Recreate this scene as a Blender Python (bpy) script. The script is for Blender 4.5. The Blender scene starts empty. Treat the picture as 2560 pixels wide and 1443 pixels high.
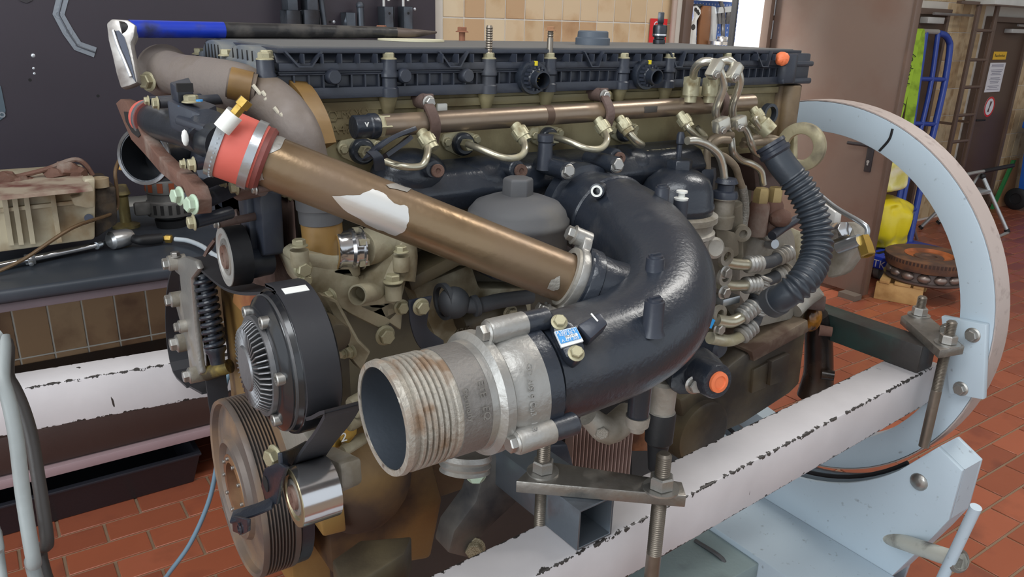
import bpy, bmesh, math, random
from mathutils import Vector, Matrix, Quaternion
random.seed(11)
PI = math.pi
C = bpy.context.scene.collection
SC = bpy.context.scene

# ---------------------------------------------------------------- camera
H = 1.66            # height of the lens over the floor
F = 1934.0          # focal length in pixels of the 2560 px frame
V = Vector
_x = V((2946, -586, F)).normalized()
_d = V((-160, 5579, F)); _d = (_d - _x * _d.dot(_x)).normalized()
_z = -_d
_y = _z.cross(_x)
MW = Matrix((_x, _y, _z))            # camera coordinates (right, down, forward) -> world
cam_d = bpy.data.cameras.new('camera'); cam = bpy.data.objects.new('camera', cam_d); C.objects.link(cam)
r3 = Matrix((MW @ V((1, 0, 0)), MW @ V((0, -1, 0)), MW @ V((0, 0, -1)))).transposed()
cam.matrix_world = Matrix.Translation((0, 0, H)) @ r3.to_4x4()
cam_d.sensor_width = 36.0; cam_d.lens = 36.0 * F / 2560.0; cam_d.clip_start = 0.05
SC.camera = cam

# ---------------------------------------------------------------- light
SC.view_settings.view_transform = 'Standard'; SC.view_settings.look = 'None'
SC.view_settings.gamma = 1.0; SC.view_settings.use_curve_mapping = False
SC.view_settings.exposure = 0.40
w = bpy.data.worlds.new('overcast'); SC.world = w; w.use_nodes = True
w.node_tree.nodes['Background'].inputs[0].default_value = (0.86, 0.93, 1.0, 1)
w.node_tree.nodes['Background'].inputs[1].default_value = 0.72

def area(name, loc, target, sx, sy, power, col=(1, 1, 1)):
    l = bpy.data.lights.new(name, 'AREA'); l.shape = 'RECTANGLE'; l.size = sx; l.size_y = sy
    l.energy = power; l.color = col
    o = bpy.data.objects.new(name, l); C.objects.link(o); o.location = loc
    o.rotation_euler = (V(target) - V(loc)).to_track_quat('-Z', 'Y').to_euler()
    return o
area('skylight_near', (-0.6, 0.3, 4.3), (0.3, 1.6, 0), 3.2, 2.2, 120, (0.93, 0.97, 1.0))
area('gate_daylight', (-4.6, -1.0, 2.3), (0.8, 1.5, 0.9), 3.4, 3.2, 120, (0.88, 0.95, 1.0))
area('ceiling_lamp', (3.6, 0.6, 4.2), (3.6, 0.9, 0), 2.4, 0.4, 60, (1.0, 0.98, 0.93))
area('side_room_lamp', (3.9, 4.05, 2.85), (4.3, 4.6, 1.2), 1.2, 0.3, 110, (1.0, 1.0, 1.0))

# ---------------------------------------------------------------- helpers
def ray(u, v): return MW @ V(((u - 1280.0) / F, (v - 721.5) / F, 1.0))
def P(u, v, d=None, X=None, Y=None, Z=None):
    r = ray(u, v)
    if d is not None: t = d
    elif X is not None: t = X / r.x
    elif Y is not None: t = Y / r.y
    else: t = (Z - H) / r.z
    q = r * t
    return V((q.x, q.y, q.z + H))
def dep(p): return (V(p) - V((0, 0, H))).dot(MW @ V((0, 0, 1)))
def m_px(n, d): return n * d / F
AX, AY, AZ = V((1, 0, 0)), V((0, 1, 0)), V((0, 0, 1))

def lin(c):
    return tuple((x / 255 / 12.92 if x / 255 <= 0.04045 else ((x / 255 + 0.055) / 1.055) ** 2.4) for x in c) + (1.0,)
def mat(name, col, rough=0.5, metal=0.0, var=0.18, vs=9.0, dirt=None, da=0.55, ds=14.0, bump=0.12, bs=90.0, coat=0.0, dr=0.85, spec=0.5):
    m = bpy.data.materials.new(name); m.use_nodes = True
    nt = m.node_tree; N = nt.nodes; L = nt.links
    b = N['Principled BSDF']; tc = N.new('ShaderNodeTexCoord'); oi = N.new('ShaderNodeObjectInfo'); va = N.new('ShaderNodeVectorMath'); va.operation = 'ADD'
    L.new(tc.outputs['Object'], va.inputs[0]); L.new(oi.outputs['Location'], va.inputs[1])
    def noise(s, det=4.0):
        n = N.new('ShaderNodeTexNoise'); n.inputs['Scale'].default_value = s; n.inputs['Detail'].default_value = det
        L.new(va.outputs[0], n.inputs['Vector']); return n
    n1 = noise(vs)
    mx = N.new('ShaderNodeMix'); mx.data_type = 'RGBA'
    c = lin(col)
    mx.inputs[6].default_value = tuple(max(0, x * (1 - var)) for x in c[:3]) + (1,)
    mx.inputs[7].default_value = tuple(min(1, x * (1 + var)) for x in c[:3]) + (1,)
    L.new(n1.outputs[0], mx.inputs[0]); out = mx.outputs[2]
    b.inputs['Roughness'].default_value = rough; b.inputs['Metallic'].default_value = metal
    b.inputs['Specular IOR Level'].default_value = spec
    if dirt is not None:
        n2 = noise(ds, 6.0); rp = N.new('ShaderNodeValToRGB')
        rp.color_ramp.elements[0].position = da - 0.09; rp.color_ramp.elements[1].position = da + 0.09
        L.new(n2.outputs[0], rp.inputs[0])
        m2 = N.new('ShaderNodeMix'); m2.data_type = 'RGBA'; m2.inputs[7].default_value = lin(dirt)
        L.new(rp.outputs[0], m2.inputs[0]); L.new(out, m2.inputs[6]); out = m2.outputs[2]
        mr = N.new('ShaderNodeMix'); mr.inputs[2].default_value = rough; mr.inputs[3].default_value = dr
        L.new(rp.outputs[0], mr.inputs[0]); L.new(mr.outputs[0], b.inputs['Roughness'])
        if metal > 0:
            mm = N.new('ShaderNodeMix'); mm.inputs[2].default_value = metal; mm.inputs[3].default_value = metal * 0.2
            L.new(rp.outputs[0], mm.inputs[0]); L.new(mm.outputs[0], b.inputs['Metallic'])
    L.new(out, b.inputs['Base Color'])
    if coat: b.inputs['Coat Weight'].default_value = coat; b.inputs['Coat Roughness'].default_value = 0.15
    if bump:
        n3 = noise(bs, 3.0); bp = N.new('ShaderNodeBump'); bp.inputs['Strength'].default_value = bump; bp.inputs['Distance'].default_value = 0.004
        L.new(n3.outputs[0], bp.inputs['Height']); L.new(bp.outputs[0], b.inputs['Normal'])
    return m

def crom(pts, k):
    if k <= 1 or len(pts) < 3: return [V(p) for p in pts]
    p = [2 * pts[0] - pts[1]] + list(pts) + [2 * pts[-1] - pts[-2]]
    out = []
    for i in range(1, len(p) - 2):
        a, b, c, d = p[i - 1], p[i], p[i + 1], p[i + 2]
        for j in range(k):
            t = j / k
            out.append(0.5 * ((2 * b) + (c - a) * t + (2 * a - 5 * b + 4 * c - d) * t * t + (3 * b - a - 3 * c + d) * t ** 3))
    out.append(p[-2]); return out

def frame(ax, up=None):
    ax = V(ax).normalized()
    up = V(up) if up is not None else (AZ if abs(ax.z) < 0.9 else AX)
    s = up.cross(ax).normalized(); u = ax.cross(s).normalized()
    return s, u, ax

WP = {}
class MB:
    def __init__(s): s.v = []; s.f = []
    def add(s, vs, fs):
        o = len(s.v); s.v += [V(q) for q in vs]; s.f += [[i + o for i in f] for f in fs]; return s
    def tube(s, pts, r, n=12, k=5, cap=True, closed=False, sq=None):
        pts = [V(p) for p in pts]; rs = list(r) if isinstance(r, (list, tuple)) else [r] * len(pts)
        if closed: q = pts
        else: q = crom(pts, k)
        rr = []
        for i in range(len(q)):
            t = i * (len(pts) - 1) / max(1, len(q) - 1); a = int(min(t, len(pts) - 2)) if len(pts) > 1 else 0
            rr.append(rs[a] + (rs[min(a + 1, len(rs) - 1)] - rs[a]) * (t - a))
        vs = []; m = len(q)
        tans = [((q[(i + 1) % m] - q[i - 1]) if closed else (q[min(i + 1, m - 1)] - q[max(i - 1, 0)])).normalized() for i in range(m)]
        sd, up, _ = frame(tans[0])
        for i in range(m):
            t = tans[i]
            if i: 
                up = (up - t * up.dot(t)).normalized(); sd = up.cross(t).normalized()
            for j in range(n):
                a = 2 * PI * (j + (0.5 if n == 4 else 0)) / n
                wx, wy = (sq if sq else (1, 1))
                vs.append(q[i] + sd * (math.cos(a) * rr[i] * wx) + up * (math.sin(a) * rr[i] * wy))
        fs = []
        for i in range(m if closed else m - 1):
            for j in range(n):
                a, b = i * n + j, i * n + (j + 1) % n; c, d = ((i + 1) % m) * n + (j + 1) % n, ((i + 1) % m) * n + j
                fs.append([a, b, c, d])
        if cap and not closed: fs += [list(range(n))[::-1], [(m - 1) * n + j for j in range(n)]]
        return s.add(vs, fs)
    def lathe(s, p, ax, prof, n=32, cap=(True, True), up=None, loop=False):
        sd, u, a = frame(ax, up); p = V(p); vs = []
        for t, r in prof:
            for j in range(n):
                an = 2 * PI * j / n
                vs.append(p + a * t + (sd * math.cos(an) + u * math.sin(an)) * max(r, 1e-5))
        fs = []; m = len(prof)
        for i in range(m if loop else m - 1):
            for j in range(n):
                fs.append([i * n + j, i * n + (j + 1) % n, ((i + 1) % m) * n + (j + 1) % n, ((i + 1) % m) * n + j])
        if not loop:
            if cap[0] and prof[0][1] > 1e-4: fs.append(list(range(n))[::-1])
            if cap[1] and prof[-1][1] > 1e-4: fs.append([(m - 1) * n + j for j in range(n)])
        return s.add(vs, fs)
    def cyl(s, p, q, r, r2=None, n=20):
        p, q = V(p), V(q); return s.lathe(p, q - p, [(0, r), ((q - p).length, r if r2 is None else r2)], n)
    def ring(s, p, ax, ro, ri, h, n=40):
        return s.lathe(p, ax, [(0, ri), (0, ro), (h, ro), (h, ri)], n, loop=True)
    def box(s, c, x, y, z, R=None):
        c = V(c); vs = []
        for i in (-1, 1):
            for j in (-1, 1):
                for k in (-1, 1):
                    q = V((i * x / 2, j * y / 2, k * z / 2)); vs.append(c + (R @ q if R else q))
        return s.add(vs, [[0, 1, 3, 2], [4, 6, 7, 5], [0, 4, 5, 1], [2, 3, 7, 6], [0, 2, 6, 4], [1, 5, 7, 3]])
    def b2(s, a, b):
        a, b = V(a), V(b); return s.box((a + b) / 2, *[abs(b[i] - a[i]) for i in range(3)])
    def prism(s, poly, vec):
        vec = V(vec); n = len(poly); a = [V(p) for p in poly]
        return s.add(a + [p + vec for p in a], [list(range(n))[::-1], list(range(n, 2 * n))] + [[i, (i + 1) % n, n + (i + 1) % n, n + i] for i in range(n)])
    def hexa(s, p, ax, r, h): return s.lathe(p, ax, [(0, r), (h * 0.85, r), (h, r * 0.88)], 6)
    def strip(s, pts, wv, th, k=4, nrm=None):
        """flat bar along pts, wv = width vector (or list), th thickness along the normal"""
        q = crom([V(p) for p in pts], k); m = len(q); vs = []
        for i in range(m):
            t = (q[min(i + 1, m - 1)] - q[max(i - 1, 0)]).normalized()
            if isinstance(wv, list):
                f_ = i * (len(wv) - 1) / max(1, m - 1); a = min(int(f_), len(wv) - 2); wd = V(wv[a]).lerp(V(wv[a + 1]), f_ - a)
            else: wd = V(wv)
            nn = (nrm if nrm is not None else t.cross(wd)).normalized() * th / 2
            vs += [q[i] - wd / 2 - nn, q[i] + wd / 2 - nn, q[i] + wd / 2 + nn, q[i] - wd / 2 + nn]
        fs = [[3, 2, 1, 0], [4 * m - 4, 4 * m - 3, 4 * m - 2, 4 * m - 1]]
        for i in range(m - 1):
            for j in range(4): fs.append([4 * i + j, 4 * i + (j + 1) % 4, 4 * i + 4 + (j + 1) % 4, 4 * i + 4 + j])
        return s.add(vs, fs)
    def sphere(s, c, r, sc=(1, 1, 1), n=16, R=None):
        m = n // 2; vs = []; fs = []
        for i in range(m + 1):
            th = PI * i / m
            for j in range(n):
                ph = 2 * PI * j / n
                q = V((r * sc[0] * math.sin(th) * math.cos(ph), r * sc[1] * math.sin(th) * math.sin(ph), r * sc[2] * math.cos(th)))
                vs.append(V(c) + (R @ q if R else q))
        for i in range(m):
            for j in range(n): fs.append([i * n + j, i * n + (j + 1) % n, (i + 1) * n + (j + 1) % n, (i + 1) * n + j])
        return s.add(vs, fs)
    def mesh(s, name, ang=35, bevel=0.0, jit=0.0, seg=2):
        bm = bmesh.new(); vs = [bm.verts.new(q) for q in s.v]
        for f in s.f:
            try: bm.faces.new([vs[i] for i in f])
            except ValueError: pass
        bmesh.ops.remove_doubles(bm, verts=bm.verts, dist=2e-5)
        bmesh.ops.dissolve_degenerate(bm, edges=bm.edges, dist=1e-6)
        bmesh.ops.recalc_face_normals(bm, faces=bm.faces)
        if bevel:
            es = [e for e in bm.edges if len(e.link_faces) == 2 and e.calc_face_angle(0) > 0.6]
            bmesh.ops.bevel(bm, geom=es, offset=bevel, segments=seg, affect='EDGES', clamp_overlap=True, profile=0.5)
        if jit:
            for q in bm.verts: q.co += V((random.uniform(-jit, jit), random.uniform(-jit, jit), random.uniform(-jit, jit)))
        me = bpy.data.meshes.new(name); bm.to_mesh(me); bm.free()
        for p in me.polygons: p.use_smooth = True
        me.set_sharp_from_angle(angle=math.radians(ang))
        return me
    def done(s, name, m, par=None, bevel=0.0, ang=35, label=None, seg=2, jit=0.0):
        me = s.mesh(name, ang, bevel, jit, seg)
        lo = V([min(q.co[i] for q in me.vertices) for i in range(3)]); hi = V([max(q.co[i] for q in me.vertices) for i in range(3)])
        c = (lo + hi) / 2
        me.transform(Matrix.Translation(-c)); me.materials.append(m)
        o = bpy.data.objects.new(name, me); C.objects.link(o)
        put(o, c, par)
        if label: o['label'] = label
        return o
def put(o, c, par=None):
    if par is not None: o.parent = par; o.location = V(c) - WP[par.name]
    else: o.location = V(c)
    WP[o.name] = V(c); return o
def tag(o, label, cat, group=None):
    o['label'] = label; o['category'] = cat
    if group: o['group'] = group
    return o
def root(name, loc, label, cat, group=None):
    o = bpy.data.objects.new(name, None); o.empty_display_size = 0.05; C.objects.link(o); put(o, loc); return tag(o, label, cat, group)
def st(o): o['kind'] = 'structure'; return o
def inst(name, me, par, c, ax=AZ, r=1.0, spin=0.0, label=None, sc=None):
    """a piece that shares its mesh with its alike"""
    o = bpy.data.objects.new(name, me); C.objects.link(o); put(o, c, par)
    o.rotation_mode = 'QUATERNION'
    o.rotation_quaternion = V(ax).to_track_quat('Z', 'Y') @ Quaternion(AZ, spin)
    o.scale = sc if sc else (r, r, r)
    if label: o['label'] = label
    return o
_tc = {}
def words(txt, p, right, up, size, m, par, name='lettering', depth=0.0006, align='CENTER', label=None):
    """raised or printed lettering as real thin geometry"""
    cu = bpy.data.curves.new(name, 'FONT'); cu.body = txt; cu.size = size; cu.extrude = depth; cu.align_x = align; cu.align_y = 'CENTER'; cu.resolution_u = 2
    t = bpy.data.objects.new(name, cu); C.objects.link(t)
    dg = bpy.context.evaluated_depsgraph_get(); me = bpy.data.meshes.new_from_object(t.evaluated_get(dg)); bpy.data.objects.remove(t)
    r = V(right).normalized(); n = r.cross(V(up)).normalized(); u = n.cross(r)
    me.transform(Matrix((r, u, n)).transposed().to_4x4()); me.materials.clear(); me.materials.append(m)
    o = bpy.data.objects.new(name, me); C.objects.link(o); put(o, p, par)
    if label: o['label'] = label
    return o
# shared bolt meshes
def bolt_mesh(m):
    return _shared('bolt_' + m.name, m, lambda b: b.lathe((0, 0, 0), AZ, [(0, 1.32), (0.12, 1.32), (0.28, 1.05)], 18).lathe((0, 0, 0.2), AZ, [(0, 1.0), (0.72, 1.0), (0.86, 0.86)], 6))
def nut_mesh(m):
    return _shared('nut_' + m.name, m, lambda b: b.lathe((0, 0, 0), AZ, [(0, 1.45), (0.16, 1.45)], 24).lathe((0, 0, 0.16), AZ, [(0, 0.9), (0.06, 1.0), (0.95, 1.0), (1.08, 0.86)], 6))
def cap_mesh(m):
    return _shared('cap_' + m.name, m, lambda b: b.lathe((0, 0, 0), AZ, [(0, 1.0), (1.1, 1.0), (1.25, 0.9), (1.25, 0.5), (0.7, 0.5), (0.7, 0.0)], 16))
def disc_mesh(m):
    return _shared('disc_' + m.name, m, lambda b: b.lathe((0, 0, 0), AZ, [(0, 1.0), (0.5, 1.0), (0.62, 0.9), (0.62, 0.42), (0.4, 0.36), (0.4, 0.0)], 20))
_sh = {}
def _shared(key, m, fn):
    if key not in _sh:
        b = MB(); fn(b); me = b.mesh(key, 30); me.materials.append(m); _sh[key] = me
    return _sh[key]
def bolt(par, p, ax, r, m, kind='bolt', spin=None):
    me = {'bolt': bolt_mesh, 'nut': nut_mesh, 'cap_screw': cap_mesh, 'plug': disc_mesh}[kind](m)
    return inst(kind, me, par, p, ax, r, random.uniform(0, 1) if spin is None else spin)
# ================================================================ materials
WT = [mat('wall_tile_%d' % i, c, 0.34, vs=5, var=0.07, dirt=d, da=0.62, ds=5, bump=0.06, bs=40, dr=0.42) for i, (c, d) in enumerate([((204, 180, 146), (186, 152, 112)), ((198, 172, 136), (176, 142, 102)), ((186, 152, 114), (164, 126, 88)), ((210, 190, 158), (192, 164, 128))])]
WU = [mat('shaded_row_tile_%d' % i, c, 0.35, vs=5, var=0.10, dirt=d, da=0.58, ds=5, bump=0.08, bs=40, dr=0.5) for i, (c, d) in enumerate([((172, 138, 106), (134, 100, 76)), ((160, 126, 96), (122, 90, 68)), ((178, 146, 114), (140, 108, 82))])]  # under-bench copy of the wall tile, the bench's shade put into its darker colour
WR = [mat('side_tile_%d' % i, c, 0.4, vs=7, var=0.12, dirt=d, da=0.6, ds=8, bump=0.08, bs=40, dr=0.5) for i, (c, d) in enumerate([((190, 166, 130), (150, 120, 84)), ((176, 148, 110), (136, 104, 70)), ((200, 178, 142), (160, 130, 92))])]
FT = [mat('floor_tile_%d' % i, c, 0.36, vs=5, var=0.09, dirt=d, da=0.64, ds=5, bump=0.10, bs=50, dr=0.5) for i, (c, d) in enumerate([((158, 88, 62), (132, 72, 54)), ((150, 84, 60), (122, 68, 52)), ((166, 94, 68), (138, 78, 56)), ((144, 80, 58), (118, 66, 50))])]
MORTAR = mat('mortar', (206, 200, 190), 0.85, var=0.08)
FMORT = mat('floor_joint', (142, 118, 96), 0.9, var=0.12)
BOARD = mat('dark_board', (56, 50, 58), 0.55, vs=2.5, var=0.16, bump=0.05, bs=160)
BROWN = mat('brown_paint', (98, 80, 70), 0.42, vs=2, var=0.10, dirt=(112, 90, 78), da=0.64, ds=4, bump=0.06, bs=30, dr=0.55)
BROWN2 = mat('dark_brown_paint', (84, 64, 52), 0.45, vs=2, var=0.08)
DOORM = mat('door_paint', (122, 104, 94), 0.36, vs=1.6, var=0.10, dirt=(116, 92, 80), da=0.56, ds=2.2, bump=0.05, bs=20, dr=0.42)
WHITE = mat('white_board', (240, 240, 240), 0.5, var=0.02, bump=0)
PLAST = mat('white_plaster', (225, 224, 220), 0.9, var=0.03)
BLACKR = mat('black_rubber', (22, 22, 25), 0.55, var=0.2)
STEELG = mat('grey_steel', (128, 130, 132), 0.35, 0.9, dirt=(84, 78, 72), da=0.62, ds=12)
GALV = mat('galvanised', (176, 180, 184), 0.32, 0.85, var=0.1)
ALU = mat('bright_aluminium', (196, 198, 200), 0.3, 0.85, var=0.08)

# ================================================================ setting
YW, XR = 3.614, 6.8
TP, TH = 0.1275, 0.235

def tile_mesh(x, y, z, ms):
    out = []
    for m in ms:
        b = MB().box((0, 0, 0), x, y, z); me = b.mesh('tile', 40, 0.0018, seg=1); me.materials.append(m); out.append(me)
    return out

# floor: mortar bed with the tiles laid on it
fl = st(MB().b2((-5, -4, -0.12), (12, 7, -0.004)).done('floor', FMORT))
FLX, FLY = 0.2485, 0.1150
fme = tile_mesh(FLX - 0.009, FLY - 0.009, 0.02, FT)
cand = []; oth = []
for j in range(-40, 40):
    y = 2.660 - j * FLY
    for i in range(-20, 45):
        x = 0.141 + (i + (0.53 if j % 2 else 0.0)) * FLX
        c = MW.transposed() @ (V((x, y, -H)))
        if c.z < 0.6 or not (-3 < x < 9.5 and -0.2 < y < 3.6): continue
        u, v = 1280 + F * c.x / c.z, 721.5 + F * c.y / c.z
        if not (-80 < u < 2640 and 0 < v < 1520): oth.append((x, y)); continue
        left = u < 640 and v > 1120
        right = (u > 2070 and v > 520)
        if left or right: cand.append((c.z, x, y))
        else: oth.append((x, y))
cand.sort()
FN = 300
for z, x, y in cand[:FN]: inst('tile', random.choice(fme), fl, (x, y, -0.0095))
rest = MB()
for x, y in [(q[1], q[2]) for q in cand[FN:]] + oth: rest.box((x, y, -0.0095), FLX - 0.009, FLY - 0.009, 0.02)
if rest.v:
    o = rest.done('tile', FT[1], fl); o['kind'] = 'stuff'
# back wall
XD0, XD1 = 3.80, 4.56           # doorway in the back wall
wb = MB().b2((-4.5, YW, 0), (XD0, YW + 0.2, 4.3)).b2((XD1 + 0.1, YW, 0), (11.8, YW + 0.2, 4.3)).b2((XD0, YW, 2.3), (XD1 + 0.1, YW + 0.2, 4.3))
wb = st(wb.done('wall_back', MORTAR))
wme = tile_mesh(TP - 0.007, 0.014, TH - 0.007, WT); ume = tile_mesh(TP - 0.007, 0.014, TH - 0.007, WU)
x0 = 2.176
for i in range(-22, 14):
    for k in range(-7, 3):
        x = x0 + (i + 0.5) * TP; z = H + 0.005 + (k + 0.5) * TH
        top = 2.09 < x < XD0 - 0.06 and z > 1.3
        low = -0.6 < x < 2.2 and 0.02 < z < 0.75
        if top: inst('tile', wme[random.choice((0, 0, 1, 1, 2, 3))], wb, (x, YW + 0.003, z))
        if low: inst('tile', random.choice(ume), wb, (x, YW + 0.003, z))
st(MB().b2((XD0 - 0.05, YW - 0.03, 0), (XD0 + 0.02, YW + 0.22, 2.28)).done('trim_1', BROWN, bevel=0.004))
st(MB().b2((XD1 - 0.005, YW + 0.012, 0), (XD1 + 0.05, YW + 0.24, 2.26)).done('trim_4', WHITE, bevel=0.002))
st(MB().b2((XD1 - 0.02, YW - 0.05, 0), (XD1 + 0.02, YW + 0.012, 2.3)).b2((XD1 + 0.02, YW - 0.03, 0), (XD1 + 0.11, YW + 0.05, 2.34)).b2((XD0, YW - 0.02, 2.26), (XD1 + 0.1, YW + 0.2, 2.34)).done('trim_2', BROWN, bevel=0.004))
pz = P(1684, 60, Y=YW - 0.04)
st(MB().cyl((pz.x, YW - 0.035, 0.9), (pz.x, YW - 0.035, 2.6), 0.018).done('trim_3', mat('conduit_paint', (176, 156, 144), 0.5)))

# open door leaf standing into the workshop
d1 = st(MB().b2((4.60, 2.60, 0.03), (4.645, 3.585, 2.22)).done('door_1', DOORM, bevel=0.003))
MB().b2((4.594, 2.592, 0.03), (4.650, 2.615, 2.22)).done('door_edge', BROWN, d1, bevel=0.003, label='lipped brown edge of the open door')
for v in (15, 75):
    q = P(1939, v, Y=3.57); MB().cyl((4.585, 3.575, q.z - 0.06), (4.585, 3.575, q.z + 0.06), 0.012).done('hinge', GALV, d1)
q = P(2176, 386, X=4.598)
hp = MB().b2((4.588, q.y - 0.022, q.z - 0.11), (4.602, q.y + 0.022, q.z + 0.11)).done('handle_plate', mat('handle_black', (48, 46, 50), 0.5), d1, bevel=0.004)
MB().tube([(4.59, q.y, q.z + 0.06), (4.545, q.y, q.z + 0.06), (4.54, q.y + 0.02, q.z + 0.06), (4.54, q.y + 0.13, q.z + 0.058)], 0.011, 10).done('door_handle', bpy.data.materials['handle_black'], d1)
MB().lathe((4.587, q.y, q.z - 0.045), -AX, [(0, 0.010), (0.003, 0.010)], 16).b2((4.5835, q.y - 0.005, q.z - 0.068), (4.587, q.y + 0.005, q.z - 0.045)).done('lock_cylinder', ALU, d1)
o = MB().b2((4.52, 2.60, 0.0), (4.598, 2.72, 0.035)).done('door_wedge', mat('wedge_grey', (104, 92, 82), 0.8)); tag(o, 'small grey block wedged on the floor under the open brown door', 'door wedge')

# lit side room behind the doorway
st(MB().b2((2.6, 5.9, 0), (6.6, 6.0, 3.0)).b2((2.5, 3.85, 0), (2.6, 6.0, 3.0)).b2((6.6, 3.85, 0), (6.7, 6.0, 3.0)).b2((2.5, 3.85, 2.95), (6.7, 6.0, 3.05)).done('wall_side_room', PLAST))
# far end of the hall: the back wall runs on behind the open door
st(MB().b2((11.6, -4.0, 0), (11.8, YW + 0.2, 4.3)).done('wall_right', MORTAR))
rme = tile_mesh(TP - 0.006, 0.014, TH - 0.006, WR)
D2 = P(2345, 90, Y=YW).x; xd3a, xd3b = 7.60, 8.31
zl3 = P(2464, 54, Y=YW).z; zl2 = P(2320, 36, Y=YW).z
for i in range(0, 60):
    for k in range(-7, 4):
        x = 5.35 + (i + 0.5) * TP; z = H + 0.005 + (k + 0.5) * TH
        if z > 2.3 or z < 0.01 or x > 9.2: continue
        if x < D2 + 0.05 and z < zl2 + 0.1: continue
        if xd3a - 0.09 < x < xd3b + 0.08 and z < zl3 + 0.1: continue
        inst('tile', random.choice(rme), wb, (x, YW + 0.003, z))
def side_door(n, xa, xb, zt):
    d = st(MB().b2((xa, YW - 0.030, 0.02), (xb, YW - 0.002, zt)).done('door_%d' % n, BROWN2, bevel=0.003))
    MB().b2((xa - 0.04, YW - 0.06, zt), (xb + 0.04, YW - 0.002, zt + 0.045)).b2((xa - 0.04, YW - 0.05, 0), (xa, YW - 0.002, zt)).b2((xb, YW - 0.05, 0), (xb + 0.04, YW - 0.002, zt)).done('door_frame', BROWN, d)
    return d
d2 = side_door(2, D2 - 0.85, D2, zl2); d3 = side_door(3, xd3a, xd3b, zl3)
GREYB = mat('closer_grey', (190, 190, 188), 0.4, 0.3)
def closer(d, uv0, uv1, arm):
    a, b = P(*uv0, Y=YW - 0.10), P(*uv1, Y=YW - 0.10)
    c = MB().b2((a.x, YW - 0.10, a.z), (b.x, YW - 0.031, b.z)).done('door_closer', GREYB, d, bevel=0.004)
    MB().tube([P(*arm[0], Y=YW - 0.11), P(*arm[1], Y=YW - 0.11)], 0.011, 6).done('arm', ALU, c)
closer(d2, (2322, 42), (2360, 60), [(2334, 34), (2432, 39)]); closer(d3, (2532, 72), (2572, 84), [(2545, 63), (2600, 66)])
q = P(2436, 300, Y=YW - 0.05); MB().tube([(q.x, YW - 0.03, q.z), (q.x, YW - 0.08, q.z), (q.x + 0.12, YW - 0.085, q.z)], 0.01, 8).done('door_handle', BLACKR, d3)
YEL = mat('sign_yellow', (230, 184, 44), 0.5, var=0.03, bump=0); INK = mat('ink_black', (30, 28, 28), 0.6, var=0, bump=0); REDS = mat('sign_red', (206, 34, 36), 0.4, var=0.03, bump=0); PAPER = mat('sign_paper', (222, 222, 228), 0.7, var=0.02, bump=0)
YS_ = YW - 0.031
def sheet(name, u0, v0, u1, v1, m, label, cat):
    a, b = P(u0, v0, Y=YS_), P(u1, v1, Y=YS_)
    o = MB().b2((a.x, YS_ - 0.0025, a.z), (b.x, YS_, b.z)).done(name, m); return tag(o, label, cat), (a + b) / 2, abs(a.z - b.z), abs(a.x - b.x)
s, c, hh, ww = sheet('door_sign', 2485, 129, 2513, 149, YEL, 'yellow rectangular sign on the brown door behind the ladder', 'sign')
words('Rauchverbot', (c.x, YS_ - 0.0028, c.z), AX, AZ, ww * 0.15, INK, s)
s, c, hh, ww = sheet('door_notice', 2476, 157, 2498, 229, PAPER, 'tall white printed sheet below the yellow sign on the brown door', 'notice')
nb = MB()
for k in range(16):
    if k in (2, 7, 12): continue
    nb.box((c.x, YS_ - 0.0028, c.z + hh * (0.42 - k * 0.055)), ww * random.uniform(0.5, 0.8), 0.0006, hh * (0.018 if k not in (0, 8) else 0.03))
nb.done('printed_lines', mat('faint_ink', (120, 120, 140), 0.7, bump=0), s)
q = P(2473, 267, Y=YS_)
s = MB().lathe(q, -AY, [(0, 0.094), (0.002, 0.094)], 40).done('prohibition_sign', PAPER); tag(s, 'round white sign with red rim low on the brown door', 'sign')
MB().ring(q + V((0, -0.002, 0)), -AY, 0.094, 0.076, 0.0012).done('sign_rim', REDS, s)
MB().prism([q + V((-0.03, -0.0022, -0.045)), q + V((-0.016, -0.0022, -0.052)), q + V((0.034, -0.0022, 0.045)), q + V((0.02, -0.0022, 0.052))], (0, -0.001, 0)).b2(q + V((-0.006, -0.0032, -0.05)), q + V((0.006, -0.0022, 0.05))).done('sign_symbol', mat('symbol_brown', (96, 66, 60), 0.6, bump=0), s)

# red fire sign on the tiled wall
a, b = P(1627, 46, Y=YW - 0.014), P(1664, 108, Y=YW - 0.014)
s = MB().b2((a.x, YW - 0.0135, a.z), (b.x, YW - 0.0115, b.z)).done('fire_sign', REDS, bevel=0.0); tag(s, 'red fire safety sign on the beige tiled wall', 'sign')
cx = (a.x + b.x) / 2; cz = (a.z + b.z) / 2
MB().lathe((cx - 0.02, YW - 0.0135, cz - 0.01), -AY, [(0, 0.022), (0.001, 0.022)], 20).ring((cx - 0.02, YW - 0.0135, cz + 0.035), -AY, 0.02, 0.014, 0.001, 16).done('sign_symbol', PAPER, s)

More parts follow.
